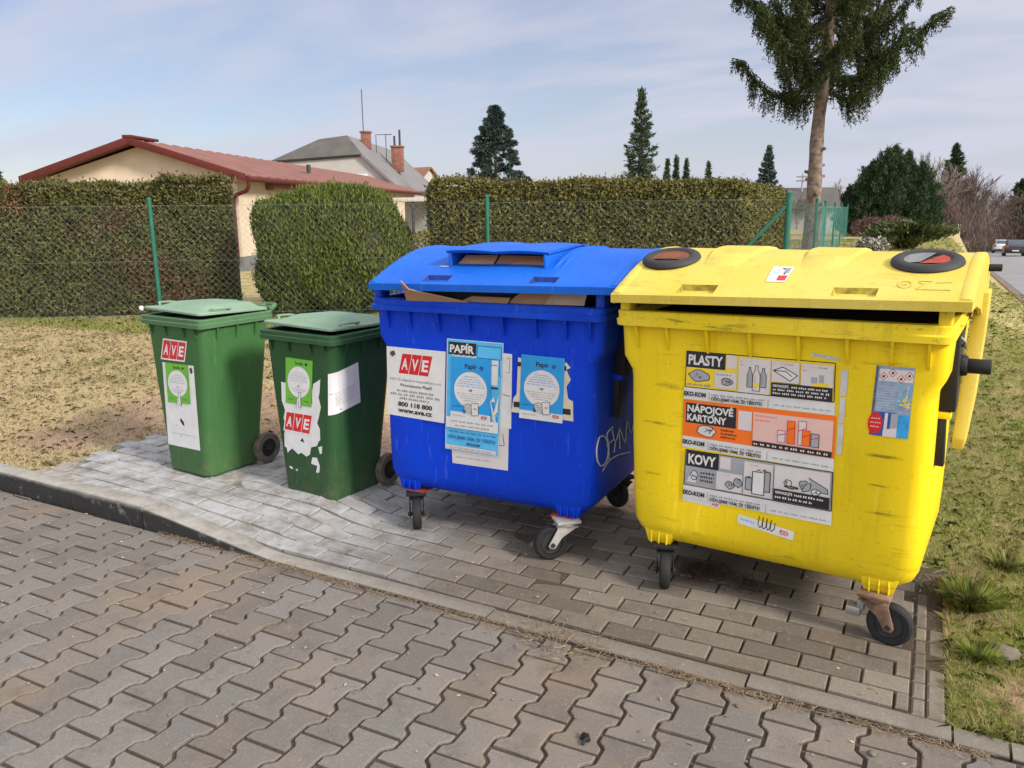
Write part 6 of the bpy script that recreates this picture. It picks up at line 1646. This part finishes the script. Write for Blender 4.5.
# ------------------------------------------------------------------ the two small green bins
def green_bin(name, label, loc, z0, yaw, body, rimm, lidm, zs=1.0):
    root = empty(name, (loc[0], loc[1], z0), yaw); tag(root, label, 'wheelie bin')
    Z = 0.905*zs
    fx = lambda z: 0.186+(0.250-0.186)*(z/0.87)           # half width
    mb = MB(); rings = []
    for z, e in ((0.0, 0.010), (0.012, 0.0), (0.25, 0), (0.55, 0), (0.80*zs, 0), (Z-0.05, 0)):
        a = fx(z)-e; f = 0.028-e*-1 if e else 0.028-0.004*z; bk = 0.405+0.085*z/0.87-e
        rings.append(rrect(a, f, bk, 0.055 if z < 0.5 else 0.045, None, z, 6))
    mb.loft(rings, True, True); b = mb.build('body', body, root, ang=30)
    mb = MB()
    R_ = [rrect(0.252, 0.022, 0.49, 0.045, None, Z-0.052), rrect(0.272, 0.002, 0.505, 0.03, None, Z-0.048), rrect(0.276, -0.001, 0.508, 0.03, None, Z-0.026), rrect(0.270, 0.005, 0.503, 0.03, None, Z-0.022), rrect(0.273, 0.002, 0.505, 0.03, None, Z-0.003), rrect(0.27, 0.005, 0.502, 0.03, None, Z), rrect(0.238, 0.038, 0.47, 0.03, None, Z), rrect(0.235, 0.04, 0.468, 0.03, None, Z-0.045)]
    mb.loft(R_, False, False); mb.build('rim', rimm, root, ang=25)
    MB().loft([rrect(0.235, 0.04, 0.468, 0.03, None, Z-0.02), rrect(0.23, 0.045, 0.46, 0.03, None, Z-0.03)], False, True).build('mouth_shade', M_INSHADE, root, smooth=False)
    for xg in (-0.19, -0.06, 0.10, 0.20):
        MB().prism([(0, Z-0.049), (-0.022, Z-0.049), (-0.006, Z-0.10), (0, Z-0.115)], -0.004, 0.004, Matrix(((0, 1, 0, xg), (1, 0, 0, 0.026), (0, 0, 1, 0), (0, 0, 0, 1)))).build('gusset', body, root)
    for yg in (0.12, 0.25, 0.38):
        for sx in (1, -1):
            MB().prism([(0, Z-0.049), (0.022, Z-0.049), (0.006, Z-0.11), (0, Z-0.13)], -0.006, 0.006, Matrix(((sx, 0, 0, sx*(fx(Z-0.08)-0.002)), (0, 1, 0, yg), (0, 0, 1, 0), (0, 0, 0, 1)))).build('gusset', body, root)
    # lid, slightly warped open at the front
    mb = MB(); op = 0.028
    def lp(x, y, z): return (x, y, Z+z+op*(1-(y-0.02)/0.5)*(1.0 - 0.4*(x+0.25)/0.5))
    def ringz(a, f, bk, r, z): return [lp(p[0], p[1], z) for p in rrect(a, f, bk, r, None, 0, 4)]
    mb.loft([ringz(0.242, 0.028, 0.485, 0.03, 0.002), ringz(0.252, 0.016, 0.49, 0.03, 0.006), ringz(0.252, 0.016, 0.49, 0.03, 0.016), ringz(0.246, 0.022, 0.486, 0.03, 0.020), ringz(0.205, 0.085, 0.47, 0.035, 0.024), ringz(0.165, 0.15, 0.455, 0.04, 0.046), ringz(0.155, 0.165, 0.44, 0.04, 0.049)], True, True)
    lid = mb.build('lid', lidm, root, ang=22)
    for sx in (1, -1):                                     # moulded finger grips on the lid's long edges
        mb = MB(); x = sx*0.243
        mb.tube([lp(x-sx*0.03, 0.105, 0.020), lp(x-sx*0.016, 0.11, 0.034), lp(x+sx*0.004, 0.12, 0.036), lp(x+sx*0.008, 0.16, 0.037), lp(x+sx*0.008, 0.20, 0.036), lp(x-sx*0.0, 0.225, 0.034), lp(x-sx*0.03, 0.23, 0.022)], 0.0065, 8)
        mb.build('grip', lidm, lid)
    # rear handles with the hinge pin
    mb = MB()
    for sx in (1, -1):
        mb.tube([(sx*0.215, 0.495, Z-0.02), (sx*0.22, 0.545, Z+0.012), (sx*0.215, 0.565, Z+0.022), (sx*0.14, 0.57, Z+0.022), (sx*0.13, 0.545, Z+0.01), (sx*0.13, 0.495, Z-0.02)], 0.014, 10)
    mb.cyl((-0.235, 0.515, Z+0.014), (0.235, 0.515, Z+0.014), 0.012, 10)
    mb.build('handle', rimm, root)
    # axle and wheels
    MB().cyl((-0.235, 0.42, 0.09), (0.235, 0.42, 0.09), 0.010, 10).build('axle', M_STEEL, root)
    for sx in (1, -1):
        A = Matrix.Translation((sx*0.222, 0.42, 0.09)) @ Matrix.Rotation(PI/2*sx, 4, 'Y'); R = 0.09
        w = MB(); w.lathe([(R*0.60, -0.02), (R*0.93, -0.021), (R, -0.014), (R, 0.014), (R*0.93, 0.021), (R*0.60, 0.02), (R*0.58, 0)], A, 32, close=True); wh = w.build('wheel', M_RUBBERB, root)
        h = MB(); h.lathe([(R*0.62, 0.012), (R*0.55, 0.016), (R*0.52, 0.004), (R*0.22, 0.004), (R*0.20, 0.022), (0.004, 0.024)], A, 24)
        for k in range(8):
            a = 2*PI*k/8; h.add([A @ Vector((R*0.2*math.cos(a+o_), R*0.2*math.sin(a+o_), zz)) for o_, zz in ((-.2, .02), (.2, .02))]+[A @ Vector((R*0.56*math.cos(a+o_), R*0.56*math.sin(a+o_), 0.014)) for o_ in (.12, -.12)], [(0, 1, 2, 3)])
        h.build('hub', M_BLACK, wh)
    ff_ = lambda x, z, n_: Vector((x, 0.028-0.004*z-n_, z))
    def sf_(y, z, n_):                               # side face, bending round the front corner
        r = 0.055-0.010*min(1, max(0, (z-0.25)/0.30)); a = fx(z); f = 0.028-0.004*z; k = f+r; n_ = n_+0.0012
        if y >= k: return Vector((a+n_, y, z))
        t = min((k-y)/r, PI/2); return Vector((a-r+(r+n_)*math.cos(t), k-(r+n_)*math.sin(t), z))
    return root, ff_, sf_, lid
def waste_poster(st):
    st.rect(0, 0, 1, 1, M_SIGNG); st.text('Směs', 0.5, 0.125, 0.06, M_INK, 0.028, align='c', width=0.30); st.ell(0.76, 0.10, 0.05, 0.03, M_INK, 10)
    st.ell(0.5, 0.50, 0.42, 0.335, M_WHITE, 34)
    for k, (a, b) in enumerate(((0.34, 0.66), (0.26, 0.74), (0.2, 0.8), (0.17, 0.83), (0.15, 0.85), (0.16, 0.84))): st.lines(a, b, 0.30+0.038*k, 0.015, M_GREYINK, 6, k == 0, seed=k)
    st.text('NE', 0.5, 0.60, 0.03, M_INK, 0.03, align='c')
    for k, (a, b) in enumerate(((0.2, 0.8), (0.26, 0.74), (0.34, 0.66))): st.lines(a, b, 0.65+0.036*k, 0.013, M_GREYINK, 6, seed=5+k)
    st.poly([(0.42, 1.06), (0.44, 0.86), (0.50, 0.84), (0.51, 0.72), (0.58, 0.71), (0.60, 1.06)], M_WHITE); st.line([(0.42, 1.06), (0.44, 0.86), (0.50, 0.84), (0.51, 0.72), (0.58, 0.71), (0.60, 1.06), (0.51, 1.02), (0.50, 0.86)], 0.0024, M_INK, True)
    st.lines(0.1, 0.3, 0.90, 0.02, M_INK, 3); st.lines(0.68, 0.9, 0.90, 0.02, M_INK, 3)
BY = math.radians(-5.5)
g1, f1, s1, l1 = green_bin('green_bin', 'leftmost green wheelie bin with long white paper below its red letter tiles', (-3.69, 3.036), 0.085, BY, M_GREEN, M_GREENR, M_GREENL, 1.0)
st = Sticker([(-0.1287, 0.641), (0.1518, 0.6465), (0.1355, 0.1581), (-0.1569, 0.1524)], f1, 0.0008); st.rect(0, 0, 1, 1, M_WHITE, div=3)
st.poly([(0.46, 0.64), (0.5, 0.66), (0.56, 0.69), (0.57, 0.74), (0.5, 0.72), (0.44, 0.68)], M_INK); st.poly([(0.30, 0.74), (0.35, 0.735), (0.34, 0.75)], M_GREYINK); st.lines(0.15, 0.9, 0.845, 0.008, M_GREYINK, 8, True); st.text('NE', 0.42, 0.87, 0.014, M_INK, 0.02)
st.poly([(0.86, 0.04), (0.94, 0.02), (0.96, 0.08), (0.9, 0.10)], M_CARDD); st.done('paper_sheet', g1)
st = Sticker([(-0.1018, 0.6413), (0.1056, 0.6469), (0.092, 0.4214), (-0.114, 0.4094)], f1, 0.0026); waste_poster(st); st.done('poster', g1)
st = Sticker([(-0.0966, 0.7806), (0.1165, 0.779), (0.078, 0.6611), (-0.1398, 0.6572)], f1, 0.0012); st.rect(0, 0, 1, 1, M_WHITE); tile_sign(st, 0.03, 0.07, 0.97, 0.93, 0.0); st.done('letter_tiles', g1)
kb = MB(); kb.lathe([(0.001, -0.014), (0.009, -0.012), (0.013, -0.004), (0.013, 0.004), (0.009, 0.012), (0.001, 0.014)], Matrix.Translation((-0.258, 0.016, 0.940)) @ Matrix.Rotation(0.4, 4, 'X'), 14); kb.build('white_cap', M_WFRAME, l1)

g2, f2, s2, l2 = green_bin('green_bin', 'shade-darkened green wheelie bin with torn white paper, between the leftmost bin and the blue container', (-2.845, 3.088), 0.055, BY, M_GREEN_SHADE, M_GREENR_SHADE, M_GREENL, 0.99)
def free_poly(name, pts, face, m, parent, lift=0.0008):
    mb = MB(); mb.add([face(x, z, lift) for x, z in pts], [tuple(range(len(pts)))]); return mb.build(name, m, parent, smooth=False, fix=False)
free_poly('torn_paper', [(-0.1437, 0.6223), (-0.1047, 0.6203), (-0.108, 0.56), (-0.1224, 0.5167), (-0.03, 0.515), (0.0777, 0.5293), (0.085, 0.60), (0.0958, 0.6366), (0.1486, 0.6669), (0.138, 0.60), (0.128, 0.57), (0.14, 0.52), (0.118, 0.4598), (0.105, 0.43), (0.122, 0.40), (0.1189, 0.3418), (0.105, 0.33), (0.0918, 0.3048), (0.0476, 0.2915), (0.035, 0.25), (0.0075, 0.2335), (-0.03, 0.25), (-0.054, 0.2364), (-0.0962, 0.2622), (-0.115, 0.25), (-0.1353, 0.2324), (-0.14, 0.26), (-0.1555, 0.2659), (-0.15, 0.34), (-0.13, 0.38), (-0.1464, 0.4237), (-0.13, 0.47), (-0.15, 0.52)], f2, M_WHITE, g2)
for pts in ([(0.0513, 0.2369), (0.0861, 0.2401), (0.103, 0.198), (0.095, 0.16), (0.071, 0.1567), (0.085, 0.195), (0.0393, 0.2)], [(-0.1338, 0.1573), (-0.11, 0.16), (-0.1, 0.146), (-0.12, 0.146)], [(-0.085, 0.15), (-0.0666, 0.1514), (-0.07, 0.138)], [(0.10, 0.30), (0.13, 0.31), (0.125, 0.27), (0.11, 0.265)]):
    free_poly('paper_scrap', pts, f2, M_WHITE, g2)
free_poly('paper_scrap', [(-0.03, 0.315), (-0.012, 0.335), (0.0, 0.31)], f2, M_INK, g2, 0.0014)
st = Sticker([(-0.0935, 0.7596), (0.104, 0.7575), (0.0724, 0.51), (-0.119, 0.5109)], f2, 0.0018); waste_poster(st); st.done('poster', g2)
st = Sticker([(-0.1232, 0.4694), (0.0815, 0.4739), (0.0482, 0.3556), (-0.1534, 0.3555)], f2, 0.0018); st.rect(0, 0, 1, 1, M_WHITE); tile_sign(st, 0.03, 0.07, 0.97, 0.93, 0.0); st.done('letter_tiles', g2)
st = Sticker([(0.012, 0.700), (0.205, 0.735), (0.225, 0.515), (0.012, 0.482)], s2, 0.0014); st.rect(0, 0, 1, 1, M_WHITE, div=12)
for k in range(7): st.lines(0.18 if k else 0.02, 0.82 if k else 0.95, 0.50+0.05*k, 0.018, M_GREYINK, 7, k == 0, seed=k)
st.line([(0.3, 0.88), (0.32, 0.95), (0.38, 0.93)], 0.003, M_GREYINK); st.done('paper_notice', g2)
COL.objects.unlink(_fo); bpy.data.objects.remove(_fo)

# ------------------------------------------------------------------ grass, tufts and litter
def blades(name, P, hmin, hmax, wd, mat, lean=0.5, parent=None):
    n = len(P); a = rng.random(n)*2*PI; h = rng.uniform(hmin, hmax, n); w = wd*rng.uniform(0.6, 1.3, n)
    s = np.stack([np.cos(a), np.sin(a), np.zeros(n)], 1); l = rng.normal(0, lean, (n, 2))
    mid = P + np.stack([l[:, 0]*h*0.35, l[:, 1]*h*0.35, h*0.6], 1); tip = P + np.stack([l[:, 0]*h, l[:, 1]*h, h*np.clip(1-0.25*np.abs(l).sum(1), 0.25, 1)], 1)
    V = np.stack([P-s*w[:, None], P+s*w[:, None], mid+s*w[:, None]*0.6, tip, mid-s*w[:, None]*0.6], 1).reshape(-1, 3)
    F = np.arange(n*5).reshape(-1, 5)
    return np_obj(name, V, F, mat, parent)
G_DRY = leafy('dry_grass_blades', [(0.42, 0.33, 0.18), (0.62, 0.51, 0.31), (0.50, 0.40, 0.22), (0.70, 0.61, 0.41), (0.27, 0.255, 0.09)], (0.16, 0.18, 0.05), 2.2, (0.50, 0.62), trans=0.45)
G_MIX = leafy('lawn_blades', [(0.44, 0.37, 0.16), (0.58, 0.48, 0.24), (0.27, 0.27, 0.07), (0.20, 0.25, 0.05), (0.66, 0.57, 0.32)], (0.21, 0.29, 0.045), 1.8, (0.40, 0.56), trans=0.45)
G_FRESH = leafy('fresh_blades', [(0.12, 0.18, 0.03), (0.22, 0.29, 0.055), (0.32, 0.35, 0.09), (0.44, 0.41, 0.17)], trans=0.45)
def scatter(n, c0, c1, d0, d1, keep, power=1.0):
    d = d0+(d1-d0)*rng.random(n)**power; u = rng.random(n); c = (c0[0]+(c0[1]-c0[0])*(d-d0)/(d1-d0))*(1-u)+(c1[0]+(c1[1]-c1[0])*(d-d0)/(d1-d0))*u
    x = c*RX+d*FX; y = c*RY+d*FY; k = keep(x, y); x, y = x[k], y[k]
    return np.stack([x, y, terrain(x, y)-0.004], 1)
def soil_mask(x, y):
    m = np.zeros(len(x))
    for cx, cy, rx, ry in ((-4.8, 4.15, 0.95, 1.0), (-3.2, 4.35, 1.5, 0.55), (-1.4, 4.2, 1.6, 0.5), (0.40, 2.80, 0.15, 0.22), (0.27, 3.5, 0.16, 0.40), (-5.1, 3.25, 0.5, 0.3), (0.62, 2.95, 0.14, 0.14)):
        m = np.maximum(m, np.exp(-(((x-cx)/rx)**2+((y-cy)/ry)**2)*0.9))
    return rng.random(len(x)) > m*0.93
left_ok = lambda x, y: (y > kerb_y(x)+0.13) & ~((x > PAD_X0-0.02) & (y < kerb_y(x)+PAD_D)) & soil_mask(x, y)
right_ok = lambda x, y: (y > kerb_y(x)+0.11) & ((x > PAD_X1+0.01) | (y > kerb_y(x)+PAD_D)) & soil_mask(x, y)
P = scatter(330000, (-4.0, -10.5), (-0.8, -2.3), 3.9, 12.3, left_ok, 1.15)
tag(blades('dry_grass', P, 0.016, 0.046, 0.0015, G_DRY, 0.75), kind='stuff')
P = scatter(420000, (1.0, 2.0), (2.2, 8.2), 1.8, 12.5, right_ok, 1.5)
tag(blades('lawn_grass', P, 0.018, 0.055, 0.0013, G_MIX, 0.7), kind='stuff')
P = scatter(26000, (-2.6, -9.0), (1.5, 5.5), 9.5, 12.0, lambda x, y: y > 6.5)
tag(blades('fence_foot_grass', P, 0.03, 0.10, 0.004, G_FRESH, 0.6), kind='stuff')
P = scatter(60000, (0.9, 6.0), (10.0, 21.5), 12.0, 40.0, lambda x, y: y > 8, 0.8)
tag(blades('far_lawn_grass', P, 0.04, 0.11, 0.007, G_MIX, 0.8), kind='stuff')
def crumbs(name, P, r0, r1, mat):
    n = len(P); base = np.array([(1,0,0),(0,1,0),(-1,0,0),(0,-1,0),(0,0,0.8),(0,0,-0.8)]); F0 = np.array([(0,1,4),(1,2,4),(2,3,4),(3,0,4),(1,0,5),(2,1,5),(3,2,5),(0,3,5)])
    r = (r0+(r1-r0)*rng.random(n)**3)[:, None, None]; a = rng.random(n)*2*PI; R_ = np.stack([np.stack([np.cos(a), -np.sin(a), 0*a], 1), np.stack([np.sin(a), np.cos(a), 0*a], 1), np.stack([0*a, 0*a, 0*a+1], 1)], 1)
    V = np.einsum('nij,kj->nki', R_, base)*rng.uniform(0.6, 1.3, (n, 6, 1))*r + P[:, None, :]
    F = (F0[None]+np.arange(n)[:, None, None]*6).reshape(-1, 3)
    return np_obj(name, V.reshape(-1, 3), F, mat)
def onsoil(x, y): return ~soil_mask(x, y) & (y > kerb_y(x)+0.12) & ~((x > PAD_X0) & (x < PAD_X1+0.01) & (y < kerb_y(x)+PAD_D))
P = np.concatenate([scatter(9000, (1.0, 2.0), (1.6, 3.6), 1.8, 5.0, onsoil), scatter(9000, (-3.5, -8.0), (-1.0, -3.0), 4.2, 7.0, onsoil)])
SOILC = leafy('soil_crumb', [(0.10, 0.06, 0.04), (0.22, 0.14, 0.095), (0.34, 0.24, 0.17), (0.15, 0.09, 0.06)])
tag(crumbs('soil_crumbs', P, 0.003, 0.016, SOILC), kind='stuff')
def tuft(label, x, y, n, r, h, mat, cat='grass tuft'):
    z = float(terrain(x, y)); a = rng.random(n)*2*PI; q = r*rng.random(n)**0.7
    hh = h*rng.uniform(0.5, 1.0, n); out = rng.uniform(0.15, 0.85, n)
    P0 = np.stack([np.cos(a)*q*0.35, np.sin(a)*q*0.35, np.full(n, -0.01)], 1)
    dirv = np.stack([np.cos(a)*out, np.sin(a)*out, np.ones(n)], 1); dirv = unit(dirv)
    s = np.stack([-np.sin(a), np.cos(a), np.zeros(n)], 1)*0.0015
    mid = P0+dirv*hh[:, None]*0.55; tip = P0+dirv*hh[:, None]*1.0; tip[:, 2] -= hh*out*0.35; tip[:, :2] *= 1.12
    V = np.stack([P0-s, P0+s, mid+s*0.7, tip, mid-s*0.7], 1).reshape(-1, 3); o = np_obj('grass_tuft', V, np.arange(n*5).reshape(-1, 5), mat)
    o.location = (x, y, z); tag(o, label, cat, 'grass tufts round the paved bay')
tuft('large upright grass tuft beside the yellow container wheel', 0.265, 3.42, 900, 0.10, 0.17, G_FRESH)
tuft('low green grass tuft near the paving corner, below the large tuft', 0.275, 3.02, 420, 0.10, 0.10, G_FRESH)
tuft('small grass tuft at the paving edge just behind the wheel', 0.11, 3.16, 220, 0.06, 0.085, G_FRESH)
tuft('straw coloured tuft on the lawn above the two green tufts', 0.42, 3.9, 380, 0.13, 0.11, G_MIX)
tuft('tiny green sprout between the pavers in front of the wheel', 0.005, 2.86, 40, 0.012, 0.045, G_FRESH, 'sprout')
tuft('short green tuft at the kerb end in the road joint', -0.12, 2.40, 130, 0.05, 0.035, G_FRESH, 'sprout')
tuft('dry grass clump at the left kerb in front of the lawn', -4.62, 2.86, 200, 0.07, 0.07, G_DRY)
tuft('weeds growing behind the bay between blue and yellow containers', -1.05, 3.95, 500, 0.16, 0.16, G_FRESH)
tuft('grass clump behind the paving under the blue container', -1.9, 3.88, 300, 0.16, 0.09, G_DRY)
def brushwood(label, x, y, n, r, h, mat, name='dry_weed', cat='weed'):
    z = max(float(terrain(x, y)), float(pad_z(x, y)) if x < PAD_X1 and y < kerb_y(x)+PAD_D else -9)
    c = rng.normal(0, 0.45, (n, 3))*np.array([r, r*0.7, h*0.5]); c[:, 2] = np.abs(c[:, 2])
    T = unit(rng.normal(size=(n, 3))*np.array([1, 1, 0.55])); V, F = cards(c, T*rng.uniform(0.015, 0.05, (n, 1)), perp(T)*0.0013)
    o = np_obj(name, V, F, mat); o.location = (x, y, z+0.004); tag(o, label, cat, kind='stuff' if name == 'straw_heap' else None)
W_RED = leafy('dry_weed_stems', [(0.035, 0.022, 0.018), (0.08, 0.048, 0.036), (0.055, 0.034, 0.026)])
W_STRAW = leafy('straw_stems', [(0.14, 0.09, 0.055), (0.30, 0.22, 0.13), (0.07, 0.045, 0.03), (0.38, 0.30, 0.20)])
brushwood('dark reddish dead weed growing from the paving under the yellow container', -0.73, 3.24, 900, 0.13, 0.10, W_RED)
brushwood('dark dead weed strand trailing right of the one under the yellow container', -0.56, 3.20, 420, 0.13, 0.05, W_RED)
brushwood('heap of dead straw and roots behind the right wheel of the yellow container', 0.20, 3.55, 700, 0.13, 0.09, W_STRAW, 'straw_heap', 'straw')
brushwood('dry brown leaves caught behind the pavers under the blue container', -1.75, 3.78, 500, 0.42, 0.06, W_STRAW, 'straw_heap', 'straw')
brushwood('dry needles gathered in the road joint before the kerb middle', -1.12, 2.452, 300, 0.22, 0.012, W_STRAW, 'straw_heap', 'straw')
# leaf crumbs, pebbles
LEAF = leafy('leaf_crumbs', [(0.20, 0.12, 0.07), (0.36, 0.27, 0.18), (0.12, 0.07, 0.045), (0.45, 0.38, 0.28)])
n = 900; x = rng.uniform(-4.3, 0.3, n); y = kerb_y(x)+rng.uniform(-1.1, 1.25, n)
z = np.where(y < kerb_y(x), 0.004, pad_z(x, y)+0.014); inb = (y < kerb_y(x)-0.01) | (y > kerb_y(x)+0.11)
P = np.stack([x, y, z], 1)[inb]; m = len(P); T = unit(rng.normal(size=(m, 3))*np.array([1, 1, 0.2])); Bv = unit(np.cross(T, np.array([0, 0, 1.0])+rand_dirs(m)*0.5)); s = rng.uniform(0.4, 1.2, (m, 1))**1.5
V, F = cards(P, T*0.008*s, Bv*0.004*s); tag(np_obj('leaf_litter', V, F, LEAF), kind='stuff')
n = 5200; x = rng.uniform(-3.3, 0.3, n); v_ = -np.abs(rng.normal(0, 0.022, n)); clump = 0.5+0.5*np.sin(x*5.3+1.0)*np.sin(x*2.1)
ok_ = rng.random(n) < clump; x, v_ = x[ok_], v_[ok_]; m = len(x)
P = np.stack([x, kerb_y(x)+v_, np.full(m, 0.0035)+rng.random(m)*0.004], 1); T = unit(rng.normal(size=(m, 3))*np.array([1, 1, 0.12]))
V, F = cards(P, T*rng.uniform(0.006, 0.022, (m, 1)), unit(np.cross(T, np.array([0, 0, 1.0])))*0.0013)
tag(np_obj('needle_litter', V, F, W_STRAW), kind='stuff')
def pebble(label, x, y, r, mat, name='pebble', sq=0.6):
    bm = bmesh.new(); bmesh.ops.create_icosphere(bm, subdivisions=2, radius=r)
    for v in bm.verts: v.co *= 1+0.22*math.sin(v.co.x/r*2.7+x*9)*math.cos(v.co.y/r*3.1+y*7); v.co.z *= sq
    me = bpy.data.meshes.new(name); bm.to_mesh(me); bm.free(); me.materials.append(mat); me.polygons.foreach_set('use_smooth', [True]*len(me.polygons))
    o = bpy.data.objects.new(name, me); COL.objects.link(o)
    onp = kerb_y(x)+0.1 < y < kerb_y(x)+PAD_D and x < 0.12
    zz = float(pad_z(x, y))+0.012 if onp else (0.0 if y < kerb_y(x) else float(terrain(x, y)))
    o.location = (x, y, zz+r*sq*0.8); o.rotation_euler = (0, 0, x*7); tag(o, label, name)
M_STONE = simple('pale_stone', (0.13, 0.11, 0.085), 0.9, var=0.25, sc=40, bmp=0.4, bsc=60)
pebble('tan pebble on the road pavers near the right end of the kerb', -0.02, 2.30, 0.013, M_STONE)
pebble('small pebble in the road joint by the dropped kerb', -0.42, 2.36, 0.009, M_STONE)
pebble('pale stone beside the low green tuft', 0.36, 3.06, 0.045, M_STONE, 'stone')
pebble('brown soil lump in front of the straw heap', 0.47, 3.02, 0.035, simple('soil_lump', (0.15, 0.09, 0.06), 0.95, var=0.4, sc=40, bmp=0.6, bsc=60), 'stone')
mb = MB(); mb.tube([(-0.01, 0.012, 0.012), (0.004, 0.006, 0.012), (0.012, -0.004, 0.010), (0.004, -0.014, 0.010), (0.006, -0.03, 0.008)], [0.006, 0.010, 0.009, 0.006, 0.004], 8); mb.box(-0.014, 0.006, -0.004, 0.012, 0.003, 0.012)
o = mb.build('plastic_scrap', M_BLACK); o.location = (-0.795, 1.99, -0.001); tag(o, 'small black plastic scrap lying on the road pavers', 'litter')
